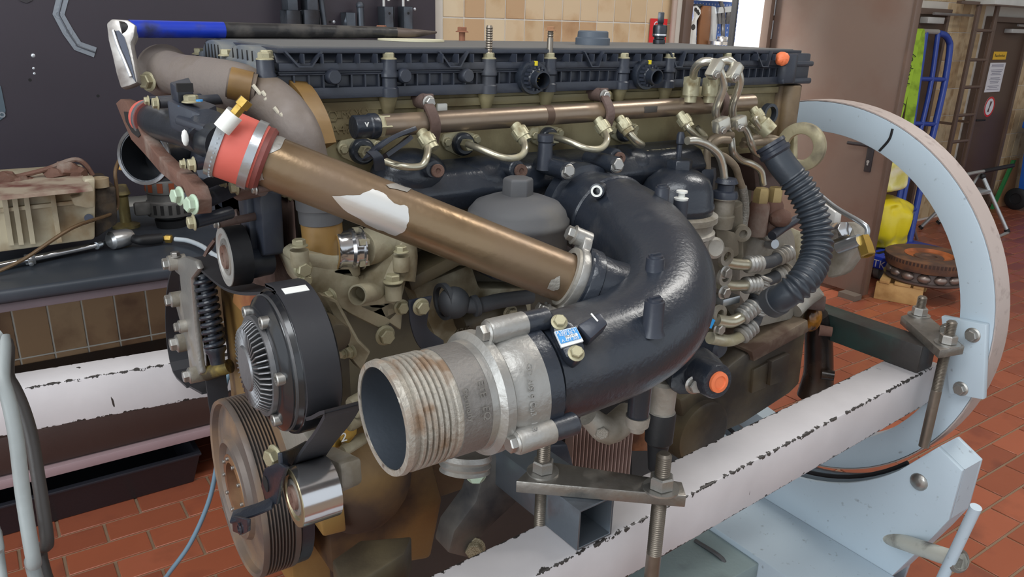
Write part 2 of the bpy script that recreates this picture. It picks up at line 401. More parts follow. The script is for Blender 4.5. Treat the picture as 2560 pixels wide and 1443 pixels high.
# ladder fixed in front of the wall
YL = YW - 0.16
xl0 = (P(2450, 12, Y=YL).x + P(2362, 420, Y=YL).x) / 2; xl1 = (P(2494, 40, Y=YL).x + P(2402, 420, Y=YL).x) / 2
lr = root('wall_ladder', ((xl0 + xl1) / 2, YL, 0.4), 'brown painted steel ladder fixed upright between the two closed doors', 'ladder')
for x in (xl0, xl1): MB().b2((x - 0.026, YL - 0.012, 0.40), (x + 0.026, YL + 0.012, 2.4)).done('side_rail', BROWN, lr, bevel=0.003)
for v in (5, 75, 150, 219, 290, 357, 425):
    z = P(2440 - v * 0.2, v, Y=YL).z; MB().cyl((xl0, YL, z), (xl1, YL, z), 0.014, n=10).done('rung', BROWN, lr)
for z in (1.95, 0.9):
    for x in (xl0, xl1): MB().b2((x - 0.015, YL, z), (x + 0.015, YW - 0.012, z + 0.02)).done('wall_tie', BROWN, lr)
MB().b2((P(2398, 5, Y=YL).x, YL - 0.02, P(2400, 9, Y=YL).z), (xl0, YL + 0.02, P(2400, 1, Y=YL).z)).done('top_tie', BROWN, lr)
DUCT = mat('duct_grey', (206, 208, 204), 0.5, 0.2)
a = P(2490, 3, Y=YW - 0.3); b = P(2560, 16, Y=YW - 0.3)
o = MB().b2((a.x, YW - 0.3, b.z), (10.5, YW - 0.05, b.z + 0.12)).done('cable_duct', DUCT, bevel=0.006); tag(o, 'pale grey cable duct running along the wall at the upper right', 'duct')

# ceiling
st(MB().b2((-5, -4, 4.3), (11.8, 7, 4.4)).done('ceiling', PLAST))
# ================================================================ engine stand
def paint_chip(name, col, chip, half, dens=0.5):
    """painted square tube: paint worn off along the edges (local coordinates of the beam)"""
    m = bpy.data.materials.new(name); m.use_nodes = True; nt = m.node_tree; N = nt.nodes; L = nt.links; b = N['Principled BSDF']
    tc = N.new('ShaderNodeTexCoord'); sp = N.new('ShaderNodeSeparateXYZ'); L.new(tc.outputs['Object'], sp.inputs[0])
    def mth(op, a, c=None, v=None):
        n = N.new('ShaderNodeMath'); n.operation = op
        for i, q in enumerate((a, c)):
            if q is None: continue
            if isinstance(q, (int, float)): n.inputs[i].default_value = q
            else: L.new(q, n.inputs[i])
        return n.outputs[0]
    ay = mth('SUBTRACT', half[0], mth('ABSOLUTE', sp.outputs[1])); az = mth('SUBTRACT', half[1], mth('ABSOLUTE', sp.outputs[2]))
    e = mth('MAXIMUM', ay, az)
    def noise(sc, det=6, rough=0.6, vec=None):
        n = N.new('ShaderNodeTexNoise'); n.inputs['Scale'].default_value = sc; n.inputs['Detail'].default_value = det; n.inputs['Roughness'].default_value = rough
        L.new(vec or tc.outputs['Object'], n.inputs['Vector']); return n.outputs[0]
    edge = mth('LESS_THAN', e, mth('MULTIPLY', mth('SUBTRACT', noise(75), 0.40), 0.030))
    mp = N.new('ShaderNodeMapping'); mp.inputs['Scale'].default_value = (40, 9, 9); L.new(tc.outputs['Object'], mp.inputs['Vector'])
    spots = mth('GREATER_THAN', noise(1.5, 3, 0.5, mp.outputs[0]), 0.76)
    spots2 = mth('GREATER_THAN', noise(22, 3, 0.5), 0.76)
    chipf = mth('MAXIMUM', edge, mth('MAXIMUM', spots, spots2))
    n2 = noise(7); mx = N.new('ShaderNodeMix'); mx.data_type = 'RGBA'; c = lin(col)
    mx.inputs[6].default_value = tuple(x * 0.8 for x in c[:3]) + (1,); mx.inputs[7].default_value = tuple(min(1, x * 1.12) for x in c[:3]) + (1,)
    L.new(n2, mx.inputs[0])
    m2 = N.new('ShaderNodeMix'); m2.data_type = 'RGBA'; m2.inputs[7].default_value = lin(chip); L.new(chipf, m2.inputs[0]); L.new(mx.outputs[2], m2.inputs[6])
    L.new(m2.outputs[2], b.inputs['Base Color']); b.inputs['Roughness'].default_value = 0.42
    bp = N.new('ShaderNodeBump'); bp.inputs['Strength'].default_value = 0.5; bp.inputs['Distance'].default_value = 0.002; bp.invert = True
    L.new(chipf, bp.inputs['Height']); L.new(bp.outputs[0], b.inputs['Normal'])
    return m
BEAMM = paint_chip('worn_white_paint', (204, 200, 202), (52, 48, 46), (0.0445, 0.05))
STPAINT = mat('pale_blue_paint', (176, 190, 200), 0.4, vs=3, var=0.08, dirt=(112, 112, 116), da=0.74, ds=60, bump=0.05, bs=40, dr=0.5)
RIMP = mat('worn_rim', (172, 158, 152), 0.5, vs=5, var=0.12, dirt=(140, 126, 120), da=0.66, ds=30)
STG = mat('grey_green_paint', (136, 152, 152), 0.4, vs=3, var=0.1, dirt=(96, 104, 104), da=0.6, ds=5)
RAW = mat('raw_steel', (142, 138, 132), 0.38, 0.85, vs=14, var=0.2, dirt=(92, 84, 76), da=0.56, ds=16, bump=0.15, bs=120, dr=0.6)
RAWD = mat('dark_raw_steel', (104, 104, 106), 0.4, 0.8, vs=14, var=0.2, dirt=(60, 56, 54), da=0.55, ds=9)
ZINC = mat('zinc_steel', (172, 170, 166), 0.3, 0.9, vs=20, var=0.15, dirt=(120, 112, 100), da=0.62, ds=30)
THREAD = mat('threaded_steel', (132, 124, 114), 0.4, 0.85, vs=20, var=0.2)
GREEN = mat('oily_green_paint', (44, 62, 58), 0.35, vs=4, var=0.25, dirt=(46, 42, 40), da=0.48, ds=6, dr=0.4)
ZT = 0.92
ES = root('engine_stand', (1.3, 1.2, 0.0), 'pale painted rotating engine stand with two worn beams and a large steel ring', 'engine stand')
def beam(x0, y0, x1, y1, zt, w_, h_):
    d = V((x1 - x0, y1 - y0, 0)); L_ = d.length; a = math.atan2(d.y, d.x)
    me = MB().box((0, 0, 0), L_, w_, h_).mesh('beam', 35, 0.004); me.materials.append(BEAMM)
    o = bpy.data.objects.new('beam', me); C.objects.link(o); put(o, ((x0 + x1) / 2, (y0 + y1) / 2, zt - h_ / 2), ES); o.rotation_euler = (0, 0, a); return o
b1 = beam(-0.35, 0.6955, 1.795, 0.839, ZT, 0.089, 0.10); b1['label'] = 'near white beam with chipped edges'
b2 = beam(-0.9, 1.863, 1.795, 1.620, ZT, 0.089, 0.10); b2['label'] = 'far white beam under the bench side'
RC = V((1.80, 1.20, 0.985)); RO = 0.505
ringo = MB().ring(RC, AX, RO - 0.004, RO - 0.078, 0.065, 96).done('ring', STPAINT, ES, bevel=0.002)
MB().ring(RC + V((0.002, 0, 0)), AX, RO, RO - 0.003, 0.061, 96).done('rim', RIMP, ringo, label='worn dusty outer rim of the ring')
an = P(2210, 365, X=1.799); rr = (an - RC); rr.x = 0; rr.normalize()
MB().tube([RC + rr * (RO - 0.012) + V((-0.001, 0.004, 0)), RC + rr * (RO - 0.04) + V((-0.001, -0.003, 0)), RC + rr * (RO - 0.072) + V((-0.001, 0.004, 0))], 0.0032, 6).done('scratch_mark', BLACKR, ringo, label='dark scratch across the ring')
# bolted angle plates that hold the beams to the ring
def ring_plate(pts, holes):
    q = [P(u, v, X=1.782) for u, v in pts]; pl = MB().prism(q, (0.018, 0, 0)).done('ring_plate', STPAINT, ES, bevel=0.003)
    for u, v in holes: bolt(pl, P(u, v, X=1.782), -AX, 0.013, ZINC)
ring_plate([(2352, 790), (2466, 812), (2458, 1000), (2372, 985)], [(2368, 826), (2432, 838), (2402, 972)])
yf = 1.62; MB().b2((1.782, yf - 0.08, 0.80), (1.80, yf + 0.09, 1.0)).done('ring_plate', STPAINT, ES, bevel=0.003)
# saddle that carries the ring
sx0, sx1 = 1.735, 1.93
pts = []
for i in range(25):
    a = math.radians(-146 + i * (146 - 36) / 24 * 1.0); pts.append(V((sx0, RC.y + math.cos(a) * 0.0 , 0)))
pts = []
for i in range(29):
    a = math.radians(-140 + i * (140 - 41) / 28); pts.append(V((sx0, RC.y - math.cos(a) * 0.522, RC.z + math.sin(a) * 0.522)))
ri = [P(2345, 1118, X=sx0), P(2405, 1178, X=sx0), P(2372, 1300, X=sx0), P(2330, 1345, X=sx0), P(2225, 1445, X=sx0)]
if pts[0].y < pts[-1].y: pts = pts[::-1]
lowz = 0.12; yr = ri[-1].y
poly = pts + ri + [V((sx0, yr + 0.02, lowz)), V((sx0, 2 * RC.y - yr - 0.02, lowz))] + [V((sx0, 2 * RC.y - q.y, q.z)) for q in ri[::-1]]
sd = MB().prism(poly, (0.012, 0, 0)).prism([p + V((0.085, 0, 0)) for p in poly], (0.012, 0, 0)).done('saddle', STPAINT, ES, bevel=0.002)
fl_ = MB(); q = ri
for a, b in ((q[0], q[1]), (q[1], q[2]), (q[2], q[3]), (q[3], q[4])):
    n = (b - a).cross(AX).normalized(); fl_.prism([a + V((0.012, 0, 0)), b + V((0.012, 0, 0)), b + V((0.012, 0, 0)) + n * -0.008, a + V((0.012, 0, 0)) + n * -0.008], (0.073, 0, 0))
fl_.done('saddle_flange', STPAINT, ES)
n0 = P(2297, 1205, X=sx0); MB().sphere(n0, 0.022, (0.4, 1, 1), 16).done('guide_pin', ZINC, ES)
MB().tube([RC + V((-0.03, math.cos(a) * 0.515, math.sin(a) * 0.515)) for a in [math.radians(-140 + k * 4) for k in range(26)]], 0.006, 6, 1).done('ring_seal', BLACKR, ES, label='black strip between the ring and its saddle')
# base beams
zb = 0.36
MB().b2((1.50, 0.35, zb - 0.14), (sx0, 2.1, zb)).done('cross_beam', STPAINT, ES, bevel=0.004)
wl = MB().b2((0.62, 0.99, zb - 0.155), (1.50, 1.19, zb - 0.015)).done('base_beam', STG, ES, bevel=0.004, label='grey green lower beam')
MB().b2((0.3, 0.84, zb - 0.20), (0.62, 1.34, zb - 0.05)).done('base_beam', STG, ES, bevel=0.004)
wd = []
p0, p1, p2 = P(1738, 1352, Z=zb - 0.012), P(1806, 1398, Z=zb - 0.012), P(1812, 1440, Z=zb - 0.06)
MB().tube([p0, p1, p2], 0.006, 8).done('weld_seam', RAWD, ES)
for x, y in ((1.6, 0.45), (1.6, 2.0), (0.4, 0.9), (0.4, 1.3)): MB().cyl((x, y, 0.02), (x, y, 0.22), 0.05).done('foot', STG, ES)
# locking screw with tommy bar
SC_ = root('locking_screw', P(2300, 1370, X=1.70), 'pale grey locking screw with a sliding tommy bar at the side of the stand', 'locking screw')
a, b = P(2180, 1330, X=1.78), P(2402, 1404, X=1.66)
LG = mat('pale_worn_paint', (186, 186, 176), 0.42, vs=5, dirt=(96, 92, 88), da=0.64, ds=14)
MB().tube([a, b], m_px(22, dep(b)), 18).done('screw_spindle', LG, SC_)
d_ = (b - a).normalized(); MB().lathe(b - d_ * 0.012, d_, [(0, 0.0275), (0.006, 0.0275), (0.012, 0.022)], 20).done('spindle_end', RAW, SC_)
c, e = P(2440, 1268, X=1.63), P(2330, 1500, X=1.66)
MB().tube([c, e], m_px(14, dep(c)), 16).done('tommy_bar', STPAINT, SC_)

def stud(par, top, bot, r, thr, mm=THREAD, mp=None):
    """threaded rod: helix-like ridges down to thr, plain shank below"""
    ax = (V(bot) - V(top)); Lg = ax.length; prof = [(0, r * 0.7), (0.004, r)]; n = int(thr / 0.0034)
    for k in range(n): t = 0.004 + k * thr / n; prof += [(t, r), (t + thr / n / 2, r * 0.84)]
    prof += [(thr + 0.004, r)] + ([(Lg, r)] if Lg > thr + 0.006 else [])
    return MB().lathe(top, ax, prof, 18).done('threaded_rod', mm, par)
def clamp(label, plate, zt, th, rods, m=RAW):
    q = [P(u, v, Z=zt) for u, v in plate]; c = sum(q, V((0, 0, 0))) / len(q)
    r_ = root('clamp_bracket', (c.x, c.y, zt - 0.3), label, 'clamp')
    MB().prism(q, (0, 0, -th)).done('clamp_plate', m, r_, bevel=0.0015)
    for (u, v, up, dn, r) in rods:
        p = P(u, v, Z=zt)
        stud(r_, p + AZ * up, p - AZ * dn, r, min(up + 0.11, up + dn - .01))
        inst('nut', nut_mesh(ZINC), r_, p, AZ, r * 1.62, 0.3)
    return r_
c1 = clamp('flat steel clamp bar with two threaded rods on the near beam, closest to the camera', [(1290, 1203), (1345, 1150), (1705, 1205), (1716, 1240)], 1.012, 0.020,
      [(1357, 1180, 0.055, 0.15, 0.0105), (1652, 1222, 0.06, 0.34, 0.0115)])
c2 = clamp('flat steel clamp bar with two threaded rods beside the ring', [(2253, 790), (2304, 775), (2412, 866), (2350, 876)], 1.005, 0.020,
      [(2297, 789, 0.05, 0.15, 0.011), (2368, 860, 0.055, 0.26, 0.0115)], RAW)
# square steel tubes lying across the beam under the clamps
def sq_tube(name, label, a, b, s, wall, m, zc):
    """open square tube from a to b"""
    d = (b - a).normalized(); sdv = AZ.cross(d).normalized() * s / 2; up = AZ * s / 2; wl = 1 - 2 * wall / s
    o = []; vs = []
    for p in (a, b):
        vs += [p + sdv + up, p - sdv + up, p - sdv - up, p + sdv - up] + [p + (sdv + up) * wl, p + (-sdv + up) * wl, p + (-sdv - up) * wl, p + (sdv - up) * wl]
    fs = []
    for j in range(4):
        k = (j + 1) % 4
        fs += [[j, k, 8 + k, 8 + j], [4 + j, 12 + j, 12 + k, 4 + k], [j, 4 + j, 4 + k, k], [8 + j, 8 + k, 12 + k, 12 + j]]
    t = MB().add(vs, fs).done(name, m, None, bevel=0.0012); return tag(t, label, 'steel tube')
STUBE = mat('blue_grey_steel', (112, 120, 128), 0.33, 0.7, vs=9, var=0.15, dirt=(70, 70, 74), da=0.6, ds=10)
zc = ZT + 0.036
e1 = P(1490, 1308, Z=zc); sq_tube('square_tube', 'open ended grey square tube across the near beam under the clamp bar', e1, e1 + (P(1300, 1165, Z=zc) - e1).normalized() * 0.33, 0.070, 0.004, STUBE, zc)
zc = ZT + 0.034
e1 = P(2318, 893, Z=zc); e2 = P(2070, 805, Z=zc)
o = MB().tube([e1, e1.lerp(e2, 1.25)], 0.066 / 1.414, 4, 1, sq=(1, 1)).done('square_bar', GREEN, None, bevel=0.002); tag(o, 'oily dark green square bar across the near beam beside the ring', 'steel bar')
# ================================================================ engine
BLK = mat('black_plastic', (46, 50, 60), 0.38, vs=6, var=0.25, dirt=(74, 74, 76), da=0.66, ds=7, bump=0.08, bs=140, dr=0.7)
BLKG = mat('glossy_black_paint', (38, 43, 52), 0.30, vs=5, var=0.3, dirt=(68, 68, 70), da=0.68, ds=9, bump=0.16, bs=190, coat=0.15, dr=0.6)
GREYP = mat('grey_plastic', (82, 90, 100), 0.5, vs=6, var=0.2, dirt=(112, 112, 108), da=0.62, ds=9)
CAPG = mat('dusty_dark_cap', (84, 84, 86), 0.62, vs=6, var=0.18, dirt=(104, 100, 94), da=0.6, ds=9)
OLIVE = mat('olive_paint', (138, 128, 96), 0.52, vs=7, var=0.2, dirt=(104, 92, 66), da=0.56, ds=10, bump=0.18, bs=70)
OLIVD = mat('oily_olive_block', (92, 82, 62), 0.5, vs=5, var=0.3, dirt=(54, 46, 38), da=0.5, ds=6, bump=0.2, bs=60, dr=0.5)
OLIVG = mat('grimy_housing', (168, 160, 136), 0.5, 0.15, vs=7, var=0.2, dirt=(108, 94, 68), da=0.52, ds=12, bump=0.25, bs=90)
OCHRE = mat('ochre_varnish', (142, 110, 62), 0.42, vs=6, var=0.25, dirt=(112, 84, 46), da=0.55, ds=8, bump=0.12, bs=50, dr=0.5)
BROWNC = mat('brown_casting', (98, 80, 74), 0.6, vs=7, var=0.2, dirt=(78, 58, 50), da=0.56, ds=9, bump=0.3, bs=120)
RUST = mat('rusty_steel', (104, 74, 62), 0.75, 0.1, vs=9, var=0.25, dirt=(134, 120, 110), da=0.60, ds=13, bump=0.35, bs=120)
BRONZE = mat('bronze_rail', (142, 126, 110), 0.34, 0.75, vs=10, var=0.12, dirt=(120, 100, 78), da=0.62, ds=14, bump=0.05, dr=0.5)
EGRM = mat('heat_tinted_steel', (134, 113, 88), 0.30, 0.85, vs=6, var=0.26, dirt=(108, 88, 70), da=0.54, ds=5, bump=0.10, bs=90, dr=0.42)
SILV = mat('bare_steel', (216, 214, 210), 0.36, 0.75, vs=9, var=0.08, bump=0.05)
ALC = mat('cast_aluminium', (160, 158, 154), 0.42, 0.7, vs=9, var=0.15, dirt=(128, 118, 104), da=0.60, ds=13, bump=0.2, bs=130)
ALD = mat('dull_cast_aluminium', (166, 161, 152), 0.52, 0.5, vs=9, var=0.18, dirt=(112, 104, 90), da=0.55, ds=10, bump=0.25, bs=120)
GOLDB = mat('yellow_zinc_bolt', (172, 166, 138), 0.42, 0.45, vs=20, var=0.2, dirt=(120, 104, 70), da=0.6, ds=40)
GRBOLT = mat('green_coated_bolt', (172, 190, 168), 0.5, 0.2, vs=20, var=0.15)
PIPES = mat('zinc_pipe', (186, 180, 160), 0.3, 0.8, vs=12, var=0.12, dirt=(150, 140, 110), da=0.62, ds=16)
PIPEB = mat('bright_zinc_pipe', (202, 198, 186), 0.28, 0.85, vs=12, var=0.1)
PIPEG = mat('grimy_pipe', (136, 122, 104), 0.5, 0.4, vs=12, var=0.2, dirt=(98, 84, 66), da=0.55, ds=18)
REDH = mat('red_silicone', (196, 92, 80), 0.55, vs=8, var=0.15, bump=0.08)
MAROON = mat('maroon_edge', (110, 52, 46), 0.55, var=0.2)
CPIPE = mat('brown_grey_pipe', (122, 112, 106), 0.55, 0.15, vs=6, var=0.15, dirt=(96, 82, 68), da=0.58, ds=8, bump=0.18, bs=130)
ORANGE = mat('orange_cap', (232, 120, 74), 0.5, vs=20, var=0.1)
BELT = mat('belt_rubber', (46, 46, 50), 0.5, vs=12, var=0.2, bump=0.05)
PULB = mat('gloss_black_pulley', (30, 31, 34), 0.2, vs=8, var=0.2, bump=0.02, coat=0.4)
DAMP = mat('damper_steel', (112, 102, 96), 0.5, 0.4, vs=6, var=0.22, dirt=(134, 108, 84), da=0.57, ds=9, bump=0.12, bs=90)
GROOV = mat('groove_black', (34, 31, 31), 0.5, 0.2, vs=8, var=0.2)
FINM = mat('cooling_fins', (126, 126, 128), 0.4, 0.75, vs=10, var=0.2)
CHROME = mat('polished_steel', (206, 206, 208), 0.16, 0.95, vs=12, var=0.08, bump=0.02)
BRASS = mat('brass', (192, 160, 84), 0.3, 0.85, vs=16, var=0.15)
DARK = mat('dark_gap', (24, 22, 22), 0.8, vs=6, var=0.3)
RUBD = mat('dusty_rubber', (62, 64, 68), 0.6, vs=10, var=0.2)
OILB = mat('oily_black_cover', (30, 26, 25), 0.25, vs=6, var=0.35, dirt=(58, 44, 34), da=0.58, ds=7, bump=0.12, bs=70, dr=0.3)
MARK = mat('white_marker', (232, 232, 228), 0.7, var=0.02, bump=0)
BLUEL = mat('blue_label', (58, 140, 200), 0.45, var=0.03, bump=0)
WHL = mat('white_label', (214, 218, 222), 0.45, var=0.02, bump=0)
WHP = mat('white_plastic', (222, 222, 216), 0.5, var=0.04)

E = root('truck_engine', (0.9, 1.22, 0.55), 'large black and olive six cylinder diesel truck engine carried on the pale stand', 'engine')
YN = -AY                       # towards the camera side of the engine
YC, YH, YR = 1.048, 1.060, 1.000
def part(b, name, m, par=None, **k): return b.done(name, m, E if par is None else par, **k)
def zv(v, u, Y): return P(u, v, Y=Y).z

# ---- block, head and cover bodies
part(MB().b2((0.37, 1.10, 0.80), (1.42, 1.44, 1.44)), 'engine_block', OLIVD, bevel=0.006)
part(MB().b2((0.42, 1.14, 0.42), (1.36, 1.40, 0.80)), 'oil_pan', mat('dark_oil_pan', (50, 42, 38), 0.5, var=0.3), bevel=0.01)
hd = MB().b2((0.345, YH, 1.415), (1.42, 1.43, 1.551)).b2((0.35, YH - 0.006, 1.532), (1.415, YH, 1.545)).b2((0.35, YH - 0.010, 1.412), (1.415, YH, 1.428))
a, b = P(790, 268, Y=YH), P(930, 345, Y=YH); hd.b2((a.x, YH - 0.005, a.z), (b.x + .01, YH, b.z))
hd = part(hd, 'cylinder_head', OLIVE, bevel=0.002)
ydir, zdir = AX, AZ
q = P(852, 322, Y=YH - 0.005); words('G A4710', q, AX, AZ, 0.020, OLIVE, hd, 'cast_lettering', 0.0016)
q = P(805, 296, Y=YH - 0.005); words('CS', q, AX, AZ, 0.016, OLIVE, hd, 'cast_lettering', 0.0016)
for u, v in ((830, 290), (880, 282), (908, 279)): 
    q = P(u, v, Y=YH - 0.0045); MB().ring(q, YN, 0.0085, 0.0065, 0.002, 6).cyl(q, q + YN * 0.001, 0.0035).done('cast_mark', OLIVE, hd)
q = P(856, 287, Y=YH - 0.005); words('LM', q, AX, AZ, 0.014, OLIVE, hd, 'cast_lettering', 0.0012)
for u0, v0, u1, v1 in ((1040, 245, 1062, 300), (1485, 225, 1500, 262), (1700, 215, 1745, 250)):
    a, b = P(u0, v0, Y=YH), P(u1, v1, Y=YH); MB().b2((a.x, YH - 0.03, a.z), (b.x, YH, b.z)).done('casting_boss', OLIVE, hd, bevel=0.003)
q = P(1102, 268, Y=YH - 0.004); MB().box(q, 0.018, 0.012, 0.012).done('white_plug', WHP, hd, bevel=0.002)
# rear end casting of the head
part(MB().b2((1.40, 1.05, 1.36), (1.475, 1.43, 1.548)).cyl((1.43, 1.045, 1.36), (1.43, 1.045, 1.548), 0.02), 'rear_end_casting', mat('oily_head_end', (118, 98, 72), 0.5, vs=7, var=0.25, dirt=(70, 58, 48), da=0.5, ds=7, bump=0.25, bs=60), bevel=0.004)
part(MB().prism([P(1880, 350, Y=1.05), P(1990, 330, Y=1.05), P(1965, 470, Y=1.05), P(1890, 480, Y=1.05)], (0, 0.2, 0)), 'rear_bracket', BROWNC, bevel=0.004)

# ---- valve cover
x0, x1 = 0.345, 1.445
cv = MB().b2((x0, YC + 0.016, 1.552), (x1, 1.40, 1.612))                                   # body
cv.b2((x0, YC - 0.005, 1.6110), (x1, 1.405, 1.6175))                                        # lid edge
cv.prism([V((x0, YC + 0.010, 1.6110)), V((x0, YC + 0.003, 1.5985)), V((x0, YC + 0.03, 1.5985)), V((x0, YC + 0.03, 1.6110))], (x1 - x0, 0, 0))
cv.b2((x0, YC - 0.006, 1.5880), (x1, YC + 0.02, 1.5985)).b2((x0, YC - 0.002, 1.5845), (x1, YC + 0.02, 1.5880)).b2((x0, YC - 0.005, 1.5825), (x1, YC + 0.02, 1.5845))
cv.b2((x0, YC + 0.003, 1.566), (x1, YC + 0.02, 1.5825)).b2((x0, YC - 0.006, 1.551), (x1, YC + 0.02, 1.566))
vc = part(cv, 'valve_cover', BLK, bevel=0.0012)
top = MB().b2((x0 + 0.01, YC + 0.002, 1.6175), (x1 - 0.02, 1.39, 1.6195)); part(top, 'cover_top', mat('dusty_cover_top', (98, 98, 98), 0.6, vs=5, var=0.15), vc, label='dusty grey top of the cover')
posts = [(668, 0), (977, 0), (1227, 1), (1378, 2), (1562, 0), (1677, 3), (1820, 0)]
px_ = [P(u, 180, Y=YC - 0.008).x for u, _ in posts]
fme1 = MB().prism([V((-0.0009, -0.004, -0.0062)), V((-0.0009, 0.02, -0.0062)), V((-0.0009, 0.02, 0.0062)), V((-0.0009, 0.008, 0.0062))], (0.0018, 0, 0)).mesh('rib', 30); fme1.materials.append(BLK)
fme2 = MB().b2((-0.0011, -0.004, -0.0083), (0.0011, 0.006, 0.0083)).mesh('rib', 30); fme2.materials.append(BLK)
x = x0 + 0.03
while x < x1 - 0.03:
    if all(abs(x - q) > 0.017 for q in px_): inst('rib', fme1, vc, (x, YC + 0.001, 1.6048))
    x += 0.0262
x = x0 + 0.02
while x < x1 - 0.02:
    if all(abs(x - q) > 0.014 for q in px_): inst('rib', fme2, vc, (x, YC + 0.001, 1.5743))
    x += 0.0205
for (u, kind), x in zip(posts, px_):
    p = V((x, YC - 0.006, 0))
    po = MB().lathe((x, YC - 0.002, 1.551), AZ, [(0, 0.0135), (0.012, 0.0135), (0.014, 0.0115), (0.026, 0.0115), (0.028, 0.0135), (0.033, 0.0135), (0.036, 0.0115), (0.052, 0.0115)], 20).done('bolt_post', BLK, vc)
    MB().lathe((x, YC + 0.004, 1.551), -AZ, [(0, 0.0145), (0.006, 0.0130), (0.022, 0.0085), (0.03, 0.004)], 16).done('post_boss', OLIVE, hd)
    b_ = bolt(vc, (x, YC - 0.002, 1.603), AZ, 0.0088, GOLDB)
    if kind == 1: stud(vc, V((x, YC - 0.002, 1.652)), V((x, YC - 0.002, 1.61)), 0.0055, 0.036)
    if kind == 2:
        stud(vc, V((x, YC - 0.002, 1.650)), V((x, YC - 0.002, 1.61)), 0.0050, 0.012); bolt(vc, (x, YC - 0.002, 1.646), AZ, 0.0062, mat('rust_tan', (158, 116, 84), 0.7, 0.2, var=0.2))
for u, v in ((837, 193), (1014, 190), (1171, 190)):
    q = P(u, v, Y=YC - 0.014); MB().lathe(q + AY * 0.02, YN, [(0, 0.0105), (0.016, 0.0105), (0.020, 0.0100), (0.022, 0.0085)], 24).done('plug', BLK, vc)
# gusset pockets
for u, w_ in ((755, 46), (1130, 36), (1480, 24), (1690, 20), (1905, 20)):
    a, b, c, d = P(u - w_, 128, Y=YC - 0.004), P(u - w_ * 0.25, 166, Y=YC - 0.008), P(u + w_ * 0.45, 166, Y=YC - 0.008), P(u + w_, 128, Y=YC - 0.004)
    MB().strip([a, b, c, d], V((0, -0.014, 0)), 0.0025, 1).done('gusset', BLK, vc)
# round electrical connectors
for u, v, r, fu in ((1335, 195, 42, 22), (1618, 188, 37, 20)):
    p = P(u, v, Y=YC - 0.018); s_ = m_px(r, dep(p)); ax = V((-0.10, -1, -0.06)).normalized()
    cn = MB().lathe(p - ax * 0.02, ax, [(0, s_), (0.018, s_), (0.022, s_ * 0.93), (0.022, s_ * 0.62), (0.030, s_ * 0.60), (0.032, s_ * 0.52), (0.048, s_ * 0.52), (0.049, s_ * 0.44), (0.012, s_ * 0.42), (0.012, 0)], 32).done('round_connector', BLKG, vc)
    for k in range(16):
        a = 2 * PI * k / 16; sd, up, _ = frame(ax); MB().box(p + ax * 0.006 + (sd * math.cos(a) + up * math.sin(a)) * s_ * 0.66, 0.003, 0.012, 0.004).done('key', BLK, cn)
    MB().b2(p + V((-0.002, -0.006, s_ * 0.62)), p + V((0.002, -0.001, s_ * 0.98))).done('yellow_mark', mat('yellow_paint', (222, 200, 40), 0.6, bump=0), cn)
    for k in range(7):
        a = 2 * PI * k / 7; sd, up, _ = frame(ax); q = p - ax * 0.006 + (sd * math.cos(a) + up * math.sin(a)) * s_ * 0.22; MB().cyl(q, q + ax * 0.012, 0.0011, n=6).done('pin', BRASS, cn)
# front end cover with louvred humps
fe = MB().b2((0.322, 1.066, 1.548), (0.350, 1.40, 1.600)).done('front_end_cover', GREYP, vc, bevel=0.006)
for (u0, v0, u1, v1) in ((508, 103, 556, 148), (572, 118, 648, 168)):
    X_ = 0.322 if u0 < 560 else 0.326
    a, b = P(u0, v1, X=X_), P(u1, v0, X=X_); y0_, y1_ = a.y, b.y; zt = b.z; zb_ = a.z
    n = 9; prof = [V((X_, y0_ + (y1_ - y0_) * (0.5 - 0.5 * math.cos(PI * k / n)), zb_ + (zt - zb_) * (math.sin(PI * k / n) ** 0.5))) for k in range(n + 1)]
    hump = MB().prism(prof, (0.05, 0, 0)).done('vent_hump', GREYP, vc, bevel=0.003)
    for k in range(5):
        t = 0.2 + 0.15 * k; y = y0_ + (y1_ - y0_) * t; MB().prism([V((X_ - 0.0015, y - 0.003, zb_ + 0.005)), V((X_ - 0.0015, y + 0.003, zb_ + 0.005)), V((X_ - 0.0015, y, zt - 0.006))], (0.006, 0, 0)).done('slot', DARK, hump)
for u, v in ((499, 128), (566, 132), (667, 136)):
    bolt(vc, P(u, v + 8, X=0.326 if u < 600 else 0.338), AZ, 0.009, GOLDB)
# rear end of the cover, orange plug
X9 = 1.445
part(MB().b2((1.385, YC - 0.012, 1.553), (1.470, 1.40, 1.612)).b2((1.38, YC - 0.018, 1.586), (1.476, 1.40, 1.597)).b2((1.38, YC - 0.018, 1.551), (1.476, 1.40, 1.563)).cyl((1.40, YC - 0.004, 1.553), (1.40, YC - 0.004, 1.612), 0.022), 'rear_end_cover', BLK, vc, bevel=0.004)
q = P(1967, 148, Y=1.02); part(MB().lathe(q + V((0, 0.014, 0)), V((-0.45, -1, 0.1)), [(0, 0.0135), (0.008, 0.0135), (0.012, 0.012), (0.015, 0.006), (0.0155, 0)], 22), 'orange_plug', ORANGE, vc, label='orange plug at the rear end of the valve cover', jit=0.0008)
q = P(1481, 112, Z=1.6195); s_ = m_px(43, dep(q))
part(MB().lathe(q, AZ, [(0, s_), (0.012, s_), (0.014, s_ * 0.9), (0.024, s_ * 0.88), (0.026, s_ * 0.8), (0.026, s_ * 0.3)], 36), 'oil_filler_cap', GREYP, vc)

